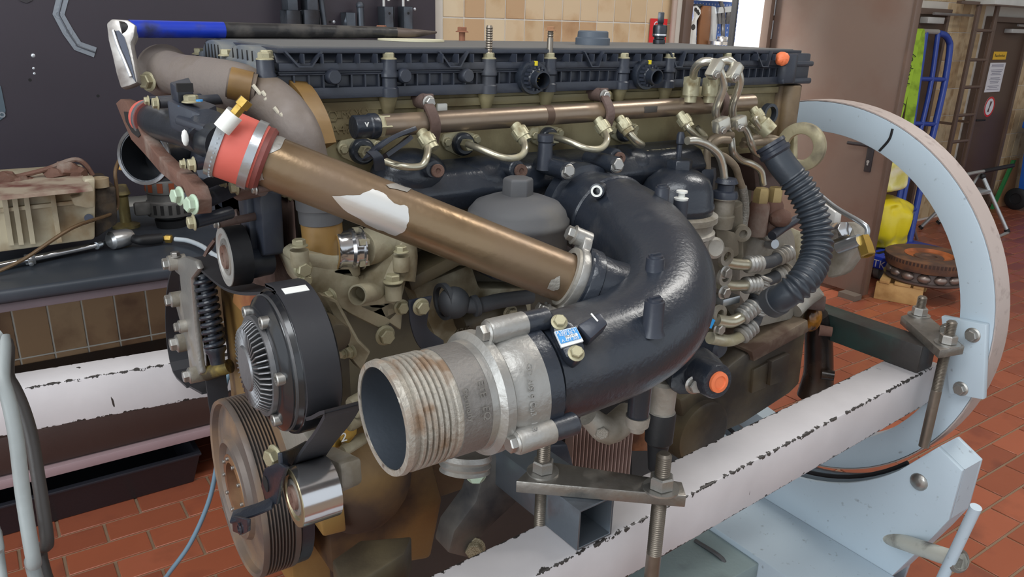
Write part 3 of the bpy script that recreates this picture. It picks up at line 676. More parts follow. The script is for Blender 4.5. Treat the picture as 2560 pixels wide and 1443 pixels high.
# ---- fuel rail
a, b = P(955, 314, Y=YR), P(1878, 256, Y=YR); rz0, rz1 = a, b; RR = 0.0158
fr = part(MB().tube([a, b], RR, 28), 'fuel_rail', BRONZE)
def railp(u): 
    t = (u - 955) / (1878 - 955); 
    lo, hi = 0.0, 1.0
    for _ in range(30):
        m_ = (lo + hi) / 2; q = a.lerp(b, m_); c = MW.transposed() @ (q - V((0, 0, H))); uu = 1280 + F * c.x / c.z
        if uu < u: lo = m_
        else: hi = m_
    return a.lerp(b, lo)
rd = (b - a).normalized()
MB().lathe(a - rd * 0.008, rd, [(0, 0.0165), (0.016, 0.0165), (0.018, 0.0155)], 6).done('hex_end', GOLDB, fr)
MB().lathe(a - rd * 0.043, rd, [(0, 0.0150), (0.001, 0.0162), (0.022, 0.0162), (0.024, 0.0178), (0.033, 0.0178), (0.036, 0.016)], 24).done('pressure_sensor', BLKG, fr)
q = a - rd * 0.030; words('v', q + V((0.0, -0.0166, 0.006)), AX, AZ, 0.014, MARK, fr, 'marker_stroke')
q = railp(1611); MB().box(q + V((0, -RR, 0.001)), 0.030, 0.002, 0.011).done('rail_label', mat('rail_print', (74, 70, 66), 0.5, 0.4), fr, bevel=0.002, label='dark label plate on the rail')
q = railp(1365); MB().lathe(q - rd * 0.007, rd, [(0, RR + 0.0003), (0.014, RR + 0.0003)], 28).done('burn_mark', mat('burn', (92, 74, 62), 0.5, 0.5), fr)
for u, bu, bv in ((1068, 1067, 255), (1504, 1505, 238), (1795, 1797, 245)):
    q = railp(u); tb = P(bu, bv, Y=1.03)
    br = MB().strip([tb + V((0, -0.004, 0.012)), tb + V((0, -0.006, -0.010)), q + V((0, -0.006, RR + 0.008)), q + V((0.002, -RR - 0.005, 0)), q + V((0.003, -RR * 0.7, -RR - 0.012))], V((0.0155, 0, 0)), 0.006, 5).done('rail_bracket', BROWNC, fr, bevel=0.002)
    MB().cyl(tb + AY * 0.03, tb - AY * 0.005, 0.0115).done('spacer', BROWNC, fr)
    bolt(fr, tb + YN * 0.006, YN, 0.0078, ZINC)
# fittings under the rail and injector lines
fitd = V((0.25, -0.62, -0.74)).normalized()
def fitting(u, v0):
    q = railp(u); s = q + fitd * 0.010
    f_ = MB().lathe(s, fitd, [(0, 0.0085), (0.012, 0.0085), (0.012, 0.0120), (0.028, 0.0120), (0.029, 0.0105), (0.036, 0.0105)], 18).done('line_fitting', GOLDB, fr)
    MB().lathe(s + fitd * 0.0125, fitd, [(0, 0.0128), (0.012, 0.0128)], 6).done('union_nut', GOLDB, f_)
    return s + fitd * 0.036
ends = [fitting(u, 0) for u in (1040, 1275, 1482, 1536, 1688, 1872)]
injs = [(905, 378, 33), (1157, 360, 29), (1370, 343, 25), (1562, 330, 24)]
lines = [[(1066, 395), (1050, 416), (1005, 416), (955, 400), (918, 378)], [(1313, 372), (1298, 392), (1258, 394), (1205, 374), (1168, 360)], [(1518, 350), (1502, 371), (1465, 371), (1420, 353), (1383, 342)], [(1590, 350), (1606, 362), (1592, 362), (1572, 340)], [(1722, 322), (1748, 345), (1764, 343), (1742, 318)], [(1888, 300), (1904, 328), (1890, 330), (1872, 318)]]
for i, (e, l) in enumerate(zip(ends, lines)):
    ys = [0.950, 0.945, 0.950, 0.975, 1.005] if len(l) == 5 else [0.965, 0.97, 0.985, 1.01]
    pts = [e - fitd * 0.012] + [P(u, v, Y=y) for (u, v), y in zip(l, ys)]
    part(MB().tube(pts, 0.0052, 14, 6), 'injection_line', PIPES)
for u, v, r in injs:
    p = P(u, v, Y=YH - 0.012); s_ = m_px(r, dep(p)); ax = V((-0.12, -1, 0.06)).normalized()
    ij = part(MB().lathe(p - ax * 0.02, ax, [(0, s_), (0.024, s_), (0.029, s_ * 0.92), (0.031, s_ * 0.8), (0.031, s_ * 0.5), (0.02, s_ * 0.4), (0.02, 0)], 28), 'injector_collar', BLKG)
    MB().lathe(p + ax * 0.004, ax, [(0, 0.0098), (0.022, 0.0098), (0.024, 0.0085)], 6).done('union_nut', GOLDB, ij)
    fl2 = [p + V((-0.036, 0.004, 0.006)), p + V((-0.030, 0.004, 0.016)), p + V((0, 0.004, 0.020)), p + V((0.026, 0.004, 0.014)), p + V((0.036, 0.004, 0.002)), p + V((0.030, 0.004, -0.008)), p + V((0, 0.004, -0.022)), p + V((-0.028, 0.004, -0.008))]
    MB().prism(fl2, (0, 0.008, 0)).done('injector_flange', GOLDB, ij, bevel=0.002)
    for dx, dz in ((-0.027, 0.004), (0.027, 0.005)): bolt(ij, p + V((dx, 0.004, dz)), YN, 0.0062, GOLDB)
# black harness holder across the first injector
pts = [P(918, 398, Y=0.95), P(940, 372, Y=0.94), P(980, 345, Y=0.94), P(1030, 325, Y=0.95)]
hh_ = part(MB().strip(pts, V((0.004, -0.02, 0.008)), 0.006, 5), 'harness_holder', BLK, bevel=0.001)
MB().strip([P(928, 378, Y=0.93), P(945, 395, Y=0.93), P(950, 425, Y=0.94)], V((0.016, 0.004, 0)), 0.003, 4).done('holder_tab', BLK, hh_)
MB().strip([P(960, 392, Y=0.945), P(1005, 360, Y=0.945), P(1022, 345, Y=0.95)], V((0.004, -0.012, 0.006)), 0.006, 4).done('holder_tab', BLK, hh_)

# ---- bright high pressure lines at the rear
for nu, nv, pts in ((1729, 212, [(1733, 200), (1736, 175), (1752, 157), (1778, 155), (1800, 178), (1809, 212), (1800, 245), (1789, 278), (1797, 302), (1816, 320), (1828, 348), (1832, 380), (1852, 400), (1880, 410), (1902, 428), (1908, 462)]),
                    (1776, 214, [(1778, 200), (1780, 175), (1795, 158), (1822, 152), (1842, 172), (1850, 202), (1843, 230), (1832, 262), (1833, 290), (1850, 308), (1868, 330), (1877, 358), (1888, 380), (1915, 392)])):
    p = P(nu, nv, Y=0.985)
    un = part(MB().lathe(p + V((0, 0, -0.018)), AZ, [(-0.012, 0.011), (0, 0.011), (0, 0.0145), (0.022, 0.0145), (0.022, 0.0115), (0.030, 0.0115), (0.032, 0.009)], 18), 'line_union', GOLDB)
    MB().lathe(p + V((0, 0, 0.000)), AZ, [(0, 0.0152), (0.013, 0.0152)], 6).done('union_nut', GOLDB, un)
    n = len(pts); part(MB().tube([P(u, v, Y=0.985 - 0.06 * math.sin(PI * min(1, i / 9)) + (0.03 if i > 11 else 0)) for i, (u, v) in enumerate(pts)], 0.0072, 14, 4), 'high_pressure_line', PIPEB)
for u, v, w_, h_ in ((1787, 173, 0.018, 0.034), (1835, 181, 0.018, 0.034), (1803, 312, 0.030, 0.024), (1847, 306, 0.026, 0.022)):
    p = P(u, v, Y=0.918); cl = part(MB().box(p, w_, 0.020, h_, Matrix.Rotation(0.6 if v < 200 else -0.3, 3, 'Y')), 'line_clip', PIPEB, bevel=0.004)
    bolt(cl, p + V((-0.006, -0.010, -0.008)), V((-0.2, -1, -0.3)), 0.0055, ZINC)
def pipe(pts, r, m, name='fuel_line', n=12, Y=None, k=5, **kw):
    q = [P(*p[:2], Y=(p[2] if len(p) > 2 else Y)) for p in pts]; return part(MB().tube(q, r, n, k), name, m, **kw)
pipe([(1718, 352), (1740, 352), (1768, 362), (1795, 384), (1806, 412), (1811, 445)], 0.0072, PIPEB, Y=0.93)
br_ = pipe([(1822, 350), (1800, 350), (1783, 362), (1790, 382), (1815, 395), (1838, 418), (1848, 448), (1856, 470)], 0.0070, PIPEG, Y=0.945)
pipe([(1856, 468), (1861, 500), (1862, 535), (1858, 562), (1856, 600)], 0.0085, mat('braided_hose', (128, 124, 116), 0.5, 0.4, vs=90, var=0.35, bump=0.5, bs=260), 'braided_hose', Y=0.945)
pipe([(1770, 445), (1768, 400), (1772, 360), (1795, 340), (1830, 338)], 0.0070, PIPEG, Y=0.975)
pipe([(1860, 352), (1895, 345), (1930, 346), (1950, 356), (1957, 395)], 0.0072, PIPEG, Y=1.01)
pipe([(1855, 362), (1900, 356), (1940, 352)], 0.0072, PIPEG, Y=1.0)
for u, v in ((1905, 470), (1940, 468)):
    p = P(u, v, Y=1.0); un = part(MB().lathe(p, -AZ, [(0, 0.013), (0.006, 0.0165), (0.03, 0.0165)], 6), 'brass_union', mat('dull_brass_%d' % u, (168, 146, 100), 0.45, 0.5, var=0.2, dirt=(120, 100, 70), da=0.55))
    part(MB().lathe(p - AZ * 0.03, -AZ, [(0, 0.018), (0.008, 0.021), (0.07, 0.021)], 20), 'pump_element', RUST)
for u, v in ((1805, 250), (1806, 220), (1800, 285), (1876, 310), (1868, 352)): bolt(E, P(u, v, Y=1.02), YN, 0.008, GOLDB)
q = P(1885, 288, Y=0.985); part(MB().lathe(q, V((0.45, -0.6, -0.66)), [(0, 0.013), (0.02, 0.013), (0.022, 0.017), (0.045, 0.017), (0.047, 0.009), (0.03, 0.008)], 14), 'relief_valve', GOLDB)
q = P(1916, 285, Y=1.04); part(MB().ring(q, YN, 0.022, 0.016, 0.012, 24), 'cable_ring', BLKG)
# ---- intake manifold
zt_ = P(1280, 402, Y=1.02).z; zc_ = P(1280, 462, Y=0.99).z
xa, xb = P(985, 455, Y=0.99).x, P(1720, 400, Y=1.02).x
mani = MB().tube([(xa, 1.03, zc_), (xb, 1.03, zc_)], 0.062, 8, 1, sq=(1.0, 0.66)).b2((xa, 1.0, zt_ - 0.014), (xb, 1.10, zt_))
mf = part(mani, 'intake_manifold', BLKG, bevel=0.010, seg=3)
for u, v in ((1050, 448), (1235, 462), (1412, 450), (1600, 425)):
    q = P(u, v, Y=0.985); MB().sphere(q + AY * 0.035, 0.060, (1.0, 0.78, 0.66), 24).done('runner_bulge', BLKG, mf)
for u, v, r in ((1096, 428, 17), (1304, 428, 17), (1551, 396, 15)):
    q = P(u, v, Y=0.958); s_ = m_px(r, dep(q)); inst('plug', disc_mesh(RUST), mf, q + AY * 0.004, V((-0.2, -1, 0.1)), s_, 0); MB().lathe(q + AY * 0.05, V((-0.1, -1, 0.05)), [(0, s_ * 1.5), (0.044, s_ * 1.35), (0.046, s_ * 1.2)], 24).done('plug_seat', BLKG, mf)
for u, v in ((1418, 428), (1541, 413)): (lambda q: (MB().cyl(q + AY * 0.07, q, 0.014).done('bolt_boss', BLKG, mf), bolt(mf, q, V((-0.25, -1, 0.25)), 0.0095, ZINC)))(P(u, v, Y=0.918))
q = P(1362, 392, Y=0.96); MB().lathe(q, AZ, [(-0.02, 0.013), (0.022, 0.011), (0.024, 0.0125), (0.034, 0.0125)], 14).done('stub', BLK, mf)
q = P(1703, 330, Y=0.97); MB().lathe(q, -AZ, [(0, 0.005), (0.006, 0.0075), (0.02, 0.0075), (0.022, 0.005), (0.05, 0.005)], 12).done('sensor_plug', BLK, mf)
# peeling sealant on the manifold top
sl = MB()
for k in range(40):
    u = random.uniform(1560, 1690); q = P(u, random.uniform(388, 404), Y=1.0); q.z = zt_ + 0.0006; sl.prism([q, q + V((random.uniform(.002, .007), random.uniform(-.004, .004), 0)), q + V((random.uniform(0, .005), random.uniform(.002, .007), 0))], (0, 0, 0.0006))
o = sl.done('sealant_flakes', mat('old_sealant', (150, 140, 112), 0.8), mf); o['kind'] = 'stuff'

# ---- big charge air elbow
epts = [(1452, 520, 1.25, 0.062), (1525, 553, 1.20, 0.071), (1600, 608, 1.13, 0.073), (1652, 695, 1.06, 0.072), (1640, 785, 0.99, 0.068), (1570, 850, 0.94, 0.064), (1460, 893, 0.90, 0.063), (1325, 935, 0.855, 0.062)]
el = part(MB().tube([P(u, v, d=d) for u, v, d, r in epts], [e[3] for e in epts], 40, 6), 'charge_air_elbow', BLKG, ang=60)
EPC = [P(u, v, d=d) for u, v, d, r in epts]
# moulding seam ridge round the upper leg, flange collar at the manifold
dv = (EPC[1] - EPC[0]).normalized()
MB().lathe(EPC[1] - dv * 0.004, (EPC[2] - EPC[0]).normalized(), [(0, 0.060), (0.0, 0.0715), (0.003, 0.0740), (0.006, 0.0740), (0.009, 0.0715)], 48).done('seam_ridge', BLKG, el)
MB().lathe(EPC[0] - dv * 0.015, dv, [(0, 0.072), (0.018, 0.072), (0.024, 0.062)], 40).done('collar', BLKG, el)
for (u, v, d, r, h) in ((1637, 668, 0.955, 0.0120, 0.030), (1635, 775, 0.872, 0.0120, 0.027), (1655, 485, 1.115, 0.0110, 0.024)):
    q = P(u, v, d=d); MB().lathe(q - AZ * h * 1.1, AZ, [(0, r * 1.25), (h * 0.3, r), (h * 1.5, r * 0.95), (h * 1.52, r * 0.75), (h * 1.62, r * 0.75), (h * 1.62, r * 0.3)], 16).b2(q + V((-r * 0.6, -0.002, h * 0.5)), q + V((r * 0.6, 0.002, h * 0.6))).done('clip_boss', BLK, el)
q = P(1703, 500, d=1.15); MB().lathe(q - AZ * 0.045, AZ, [(0, 0.011), (0.045, 0.011)], 14).done('clip_boss', BLK, el)
MB().lathe(q, AZ, [(0, 0.010), (0.003, 0.011), (0.004, 0.005), (0.010, 0.005), (0.011, 0.0085), (0.014, 0.0085)], 14).done('white_pin', WHP, el, label='white plastic clip pin')
q = P(1492, 478, d=1.12); MB().lathe(q, V((-0.75, -0.6, 0.1)), [(-0.03, 0.011), (0, 0.011), (0.001, 0.006), (-0.012, 0.005)], 14).done('boss_ring', BLKG, el); MB().ring(q, V((-0.75, -0.6, 0.1)), 0.0085, 0.0055, 0.002, 18).done('bush', WHP, el)
# stub that carries the recirculation pipe
FL = P(1424, 694, d=0.975); AXP = (P(1412, 695, d=0.975) - P(622, 383, d=0.865)).normalized()
MB().tube([FL + AXP * 0.010, FL + AXP * 0.045, P(1560, 735, d=1.005), P(1645, 765, d=1.03)], [0.0440, 0.0425, 0.039, 0.034], 32, 5).done('inlet_stub', BLKG, el, ang=60)
MB().lathe(FL + AXP * 0.011, AXP, [(0, 0.043), (0.004, 0.0455), (0.016, 0.0455), (0.020, 0.041)], 40).done('stub_collar', BLKG, el)
MB().tube([P(1482, 640, d=0.955), P(1550, 675, d=0.975), P(1622, 716, d=0.99)], [0.006, 0.005, 0.003], 10).done('stub_rib', BLKG, el)
MB().prism([P(1405, 770, d=0.98), P(1470, 745, d=0.98), P(1490, 800, d=0.94), P(1410, 830, d=0.91)], V((0.03, 0.05, -0.01))).done('stub_web', BLK, el, bevel=0.004)
# sensor with blue label
sq = [(1380, 803), (1400, 790), (1432, 808), (1462, 862), (1462, 888), (1440, 905), (1415, 892), (1385, 830)]
nrm = V((-0.28, -0.62, 0.73)).normalized()
Sc = P(1422, 845, d=0.805)
def onpl(u, v, off=0.0):
    r = ray(u, v); c0 = V((0, 0, H)); t = (Sc + nrm * off - c0).dot(nrm) / r.dot(nrm); return c0 + r * t
sn = MB().prism([onpl(u, v) for u, v in sq], -nrm * 0.03).done('pressure_sensor', BLKG, el, bevel=0.003)
MB().prism([onpl(u, v, 0.004) for u, v in ((1444, 812), (1500, 778), (1522, 808), (1478, 848))], -nrm * 0.022).done('sensor_socket', BLK, el, bevel=0.003)
lb = [onpl(u, v, 0.0025) for u, v in ((1386, 829), (1440, 817), (1459, 853), (1404, 869))]
MB().prism(lb, -nrm * 0.003).done('label_plate', WHL, sn, label='white and blue sensor label')
def blend(a, b): return lb[0].lerp(lb[1], a).lerp(lb[3].lerp(lb[2], a), b) + nrm * 0.0006
MB().prism([blend(.03, .05), blend(.97, .05), blend(.97, .80), blend(.03, .80)], nrm * 0.0004).done('blue_field', BLUEL, sn)
MB().prism([blend(.32, .42), blend(.88, .42), blend(.88, .60), blend(.32, .60)], nrm * 0.0008).done('white_field', WHL, sn)
rgt = (lb[1] - lb[0]).normalized(); upv = (lb[0] - lb[3]).normalized()
for t, y_, s_ in (('A 0001531', 0.17, 0.0050), ('0281 06 1', 0.32, 0.0045), ('4S-32-53', 0.50, 0.0032), ('A 471 009', 0.71, 0.0045)):
    words(t, blend(.55 if y_ > .45 and y_ < .6 else .48, y_) + nrm * 0.001, rgt, upv, s_, INK if y_ == .50 else WHL, sn, 'label_print', 0.0001)
for u, v in ((1398, 806), (1440, 884)): bolt(sn, onpl(u, v, 0.0), nrm, 0.0068, GOLDB)
p = onpl(1487, 795, 0.0050); words('1', p, (onpl(1500, 800, .005) - onpl(1478, 815, .005)), (onpl(1478, 780, .005) - onpl(1490, 812, .005)), 0.016, MARK, el, 'marker_stroke')

# ---- silver throttle barrel
TO = P(955, 1047, d=0.755); TX = AX.copy(); te = P(1262, 960, Y=TO.y); TL = (te.x - TO.x)
R0 = 0.0575
prof = [(0.0, R0 - 0.006), (0.0, R0), (0.006, R0 + 0.001), (0.012, R0 - 0.002)]
for k in range(6): t = 0.014 + k * 0.0062; prof += [(t, R0 - 0.003), (t + 0.0015, R0 + 0.0002), (t + 0.0042, R0 + 0.0002), (t + 0.0056, R0 - 0.003)]
tb_ = MB().lathe(TO, AX, prof + [(0.053, R0 - 0.003), (0.055, R0 - 0.001), (0.062, R0 - 0.001)] + [(0.062, R0 - 0.006)], 72, cap=(False, False)).lathe(TO, AX, [(0, R0 - 0.006), (0.25, R0 - 0.008)], 56, cap=(False, True))
ROUGHS = mat('weathered_flange', (166, 160, 150), 0.5, 0.5, vs=30, var=0.25, dirt=(128, 106, 86), da=0.60, ds=34, bump=0.4, bs=160)
th_ = part(tb_, 'throttle_barrel', ROUGHS, label='silver grooved intake barrel with a wide dark opening')
MB().lathe(TO, AX, [(0.001, R0 - 0.0065), (0.20, R0 - 0.009), (0.201, 0)], 56, cap=(False, True)).done('bore', mat('bore_grey', (62, 68, 76), 0.45, 0.2, var=0.1), th_)
MB().lathe(TO, AX, [(0.060, R0 - 0.004), (0.060, R0), (0.092, R0)], 64).done('dull_band', mat('dull_grey_band', (126, 122, 118), 0.55, 0.5, vs=14, var=0.15, bump=0.25, bs=260), th_, label='dull grey band round the barrel')
MB().lathe(TO, AX, [(0.092, R0 - 0.004), (0.092, R0 + 0.0005), (TL - 0.03, R0 + 0.002), (TL - 0.022, R0 + 0.006), (TL - 0.004, R0 + 0.010), (TL + 0.012, R0 + 0.010), (TL + 0.012, R0 - 0.01)], 72).done('barrel_body', ALC, th_, label='smooth silver barrel body')
MB().lathe(TO, AX, [(TL - 0.045, R0 + 0.0025), (TL - 0.040, R0 + 0.009), (TL - 0.030, R0 + 0.009), (TL - 0.026, R0 + 0.004)], 64).done('clamp_rib', ALC, th_)
fm = part(MB().lathe(TO, AX, [(TL + 0.012, R0 + 0.010), (TL + 0.03, R0 + 0.010), (TL + 0.034, R0 + 0.004)], 64), 'elbow_flange', BLKG, el)
for an_, bl in ((82, 1), (-24, 1), (-170, 1)):
    a = math.radians(an_); q = TO + V((0, -math.cos(a) * 0, 0)); q = TO + V((TL - 0.03, -math.cos(a) * (R0 + 0.014), math.sin(a) * (R0 + 0.014)))
    MB().lathe(q, AX, [(0, 0.0125), (0.002, 0.0135), (0.044, 0.0135)], 20).done('lug', ALC, th_)
    MB().lathe(q + AX * 0.044, AX, [(0, 0.0125), (0.03, 0.0125), (0.034, 0.009)], 18).done('lug', BLKG, el)
    bolt(th_, q, -AX, 0.0092, ZINC)
for txt, du, s_ in (('ETE   EQ', TL - 0.062, 0.0105), ('Germany', TL - 0.080, 0.009)):
    a = math.radians(22); q = TO + V((du, -math.cos(a) * (R0 + 0.0022), math.sin(a) * (R0 + 0.0022))); words(txt, q, V((0, -math.sin(a), -math.cos(a))), AX, s_, mat('stamp_' + txt[:2], (120, 116, 110), 0.5, 0.5), th_, 'cast_lettering', 0.0006)
a = math.radians(12); q = TO + V((TL - 0.012, -math.cos(a) * (R0 + 0.010), math.sin(a) * (R0 + 0.010))); words('GD AlSi 9 Cu3  1.37', q, V((0, -math.sin(a), -math.cos(a))), AX, 0.009, ALC, th_, 'cast_lettering', 0.0008)
q = P(1165, 1132, d=0.93); part(MB().lathe(q, V((-0.2, -0.2, -1)), [(0, 0.03), (0.006, 0.032), (0.010, 0.029), (0.014, 0.032), (0.018, 0.029), (0.022, 0.031), (0.024, 0.026)], 32), 'threaded_neck', ALC)
# pod on the elbow flange side
MB().prism([P(1335, 860, d=0.82), P(1385, 850, d=0.82), P(1395, 905, d=0.80), P(1345, 925, d=0.80)], V((0.01, 0.03, -0.01))).done('flange_pad', BLKG, el, bevel=0.004)
MB().prism([P(1345, 950, d=0.80), P(1425, 925, d=0.83), P(1430, 1000, d=0.83), P(1350, 1020, d=0.80)], V((0.01, 0.03, -0.01))).done('flange_pad', BLKG, el, bevel=0.004)

# ---- recirculation pipe
A0, A1 = P(622, 383, d=0.865), P(1412, 695, d=0.975)
ep = part(MB().tube([A0, A1], [0.0302, 0.0318], 48, 1), 'recirculation_pipe', EGRM, label='bronze heat tinted steel pipe with a bare silver patch')
sdv, upv_, axv = frame(A1 - A0); LN = (A1 - A0).length
def onpipe(t, ang, r): return A0 + axv * t + (sdv * math.cos(ang) + upv_ * math.sin(ang)) * r
def prad(u): return 0.0303 + 0.0016 * (u - 622) / 790
def ppx(u, v, r=None):
    """point of the pipe surface under a pixel"""
    r = prad(u) if r is None else r
    c0 = V((0, 0, H)); rr = ray(u, v).normalized(); o_ = c0 - A0; dd = rr - axv * rr.dot(axv); oo = o_ - axv * o_.dot(axv)
    a_, b_, c_ = dd.dot(dd), 2 * dd.dot(oo), oo.dot(oo) - r * r; D = max(0, b_ * b_ - 4 * a_ * c_); return c0 + rr * ((-b_ - math.sqrt(D)) / (2 * a_))
def patch(outline, name, m, r=0.0307, label=None):
    """flaked area following the round pipe wall"""
    r = prad(sum(o[0] for o in outline) / len(outline)) + 0.0006; q = [ppx(u, v, r) for u, v in outline]
    par = []
    for p in q:
        w_ = p - A0; t = w_.dot(axv); rv = w_ - axv * t; par.append((t, math.atan2(rv.dot(upv_), rv.dot(sdv))))
    am = par[0][1]; par = [(t, am + ((a - am + PI) % (2 * PI) - PI)) for t, a in par]
    t0, t1 = min(p[0] for p in par), max(p[0] for p in par); a0, a1 = min(p[1] for p in par), max(p[1] for p in par)
    bm = bmesh.new(); vs = [bm.verts.new((t, a * 0.0305, 0)) for t, a in par]; bm.faces.new(vs)
    for k in range(1, 24):
        co = a0 + (a1 - a0) * k / 24; bmesh.ops.bisect_plane(bm, geom=bm.verts[:] + bm.edges[:] + bm.faces[:], plane_co=(0, co * 0.0305, 0), plane_no=(0, 1, 0))
    vv = []; 
    bm.verts.index_update()
    vv = [onpipe(x.co.x, x.co.y / 0.0305, r) for x in bm.verts]; ff = [[x.index for x in f.verts] for f in bm.faces]; bm.free()
    vi = [onpipe((p - A0).dot(axv), 0, 0) * 0 + (p - (p - A0 - axv * (p - A0).dot(axv)).normalized() * 0.0012) for p in vv]
    b = MB(); b.add(vv, ff); return b.done(name, m, ep, ang=80, label=label)
def rough(pts, n=5, j=3.0):
    out = []
    for i in range(len(pts)):
        (u0, v0), (u1, v1) = pts[i], pts[(i + 1) % len(pts)]
        for k in range(n):
            t = k / n; s = 0 if k == 0 else j; out.append((u0 + (u1 - u0) * t + random.uniform(-s, s), v0 + (v1 - v0) * t + random.uniform(-s, s)))
    return out
patch(rough([(830, 490), (900, 488), (932, 472), (958, 482), (985, 508), (1018, 516), (1023, 545), (1012, 578), (988, 590), (930, 568), (870, 532)], 4, 2.0), 'bare_patch', SILV, label='bare silver patch where the tint has flaked off')
patch(rough([(965, 462), (990, 458), (1030, 472), (1018, 480), (975, 470)], 3, 1.2), 'bare_patch', ALC)
patch(rough([(628, 408), (642, 358), (672, 332), (716, 345), (700, 372), (668, 385), (652, 420), (660, 450), (648, 452)], 4, 1.5), 'bare_patch', ALC)
patch(rough([(1368, 722), (1378, 700), (1400, 690), (1398, 722), (1385, 728)], 3, 1.0), 'bare_patch', ROUGHS)
MB().lathe(A1 - axv * 0.012, axv, [(0, 0.0312), (0.014, 0.0316)], 40).done('weld_ring', mat('burnt_weld', (150, 104, 56), 0.4, 0.7, var=0.3), ep)
# bolted flange
fl3 = MB(); n = 40; ctr = FL - axv * 0.002
lug_a = []
def dir_to(u, v): 
    w_ = P(u, v, d=0.975) - ctr; w_ = w_ - axv * w_.dot(axv); return w_.normalized()
lugs = [dir_to(1412, 578), dir_to(1322, 755), dir_to(1418, 748)]
outl = []
for k in range(90):
    a = 2 * PI * k / 90; dr_ = sdv * math.cos(a) + upv_ * math.sin(a); r = 0.0405
    for lg in lugs:
        r = max(r, 0.040 + 0.019 * max(0, (dr_.dot(lg) - 0.93) / 0.07) ** 0.6 if dr_.dot(lg) > 0.93 else 0)
    outl.append(ctr + dr_ * r)
fg = MB().prism(outl, axv * 0.012).done('pipe_flange', ALC, ep, bevel=0.0015)
MB().ring(ctr - axv * 0.004, axv, 0.0385, 0.0310, 0.006, 48).done('clamp_ring', ALD, ep)
for lg in lugs:
    q = ctr + lg * 0.053; MB().lathe(q - axv * 0.010, axv, [(0, 0.0115), (0.022, 0.0115)], 18).done('spacer', ALC, ep); bolt(ep, q - axv * 0.010, -axv, 0.0098, ZINC)
# red silicone coupling with clamps
MB().lathe(A0 - axv * 0.040, axv, [(0.004, 0.031), (0.004, 0.0365), (0.014, 0.0385), (0.046, 0.0378), (0.058, 0.0355)], 48, cap=(False, False)).done('hose_coupling', REDH, ep, label='red silicone hose coupling')
MB().lathe(A0 + axv * 0.012, axv, [(0, 0.0365), (0.006, 0.0372), (0.010, 0.0345), (0.010, 0.0308)], 48, cap=(False, False)).done('coupling_edge', MAROON, ep)
for t in (-0.036, 0.000): MB().ring(A0 + axv * t, axv, 0.0398, 0.0375, 0.010, 56).done('hose_clamp', GALV, ep)
bd = MB()
for k in range(44):
    a = 2 * PI * k / 44; q = A0 + axv * -0.030 + (sdv * math.cos(a) + upv_ * math.sin(a)) * 0.0400; bd.box(q, 0.0016, 0.0016, 0.0016)
o = bd.done('clamp_teeth', GALV, ep); o['kind'] = 'stuff'
a, b = P(554, 324, d=0.815), P(586, 286, d=0.815)
cs = MB().tube([a, b], 0.0095, 16).done('clamp_screw', WHP, ep, label='pale clamp screw housing'); MB().lathe(b, (b - a), [(0, 0.006), (0.010, 0.006), (0.011, 0.008), (0.020, 0.008)], 6).done('screw_head', BRASS, cs)
# gun metal pipe to the left with sensor
B0, B1 = P(378, 298, d=1.13), P(566, 364, d=0.878)
vp = part(MB().tube([B0, B0.lerp(B1, .2), B0.lerp(B1, .5), B0.lerp(B1, .8), B1], [0.0240, 0.0245, 0.021, 0.022, 0.0235], 32, 5), 'venturi_pipe', mat('gun_metal', (64, 68, 74), 0.28, 0.6, vs=8, var=0.25, bump=0.08))
axb = (B1 - B0).normalized()
MB().lathe(B0 - axb * 0.020, axb, [(0, 0.022), (0, 0.0265), (0.025, 0.0275), (0.036, 0.0265)], 40, cap=(True, False)).done('hose_coupling', REDH, vp, label='red silicone hose end')
MB().ring(B0 + axb * 0.006, axb, 0.0290, 0.026, 0.008, 44).done('hose_clamp', GALV, vp)
MB().ring(B0 + axb * 0.014, axb, 0.0275, 0.023, 0.007, 44).done('coupling_edge', MAROON, vp)
MB().tube([P(520, 352, d=0.91), P(522, 310, d=0.93)], 0.022, 20).done('sensor_tower', BLKG, vp)
MB().tube([P(545, 400, d=0.93), P(560, 445, d=0.93)], 0.03, 8).done('pipe_support', BLK, vp)
sb = MB().prism([P(416, 250, d=0.925), P(500, 284, d=0.905), P(542, 262, d=0.965), P(462, 234, d=0.98)], (0, 0, -0.034)).done('differential_sensor', BLK, vp, bevel=0.003)
MB().prism([P(436, 294, d=0.91), P(508, 316, d=0.885), P(556, 286, d=0.95), P(470, 262, d=0.98)], (0, 0, -0.008)).done('sensor_foot', BLK, sb, bevel=0.002)
MB().prism([P(424, 205, d=0.935), P(442, 220, d=0.92), P(482, 212, d=0.94), P(472, 192, d=0.96)], (0, 0, -0.020)).b2(P(452, 232, d=0.97) + V((-.01, -.01, -.02)), P(452, 232, d=0.97) + V((.01, .01, .012))).done('plug_socket', BLK, sb, bevel=0.002)
q = P(462, 219, d=0.918); MB().box(q, 0.018, 0.006, 0.010).done('socket_mouth', DARK, sb)
q = P(478, 252, d=0.93); bolt(sb, q - AZ * 0.002, AZ, 0.0085, GOLDB)
for u, v in ((452, 262), (498, 247)): q = P(u, v, d=0.922); MB().lathe(q - AZ * .003, AZ, [(0, 0.004), (0.002, 0.004)], 10).done('blue_dot', BLUEL, sb)
q = ppx(0, 0) * 0 + P(463, 345, d=0.895); MB().sphere(q, 0.007, (0.6, 0.4, 1.4), 10).done('paint_mark', MARK, vp)

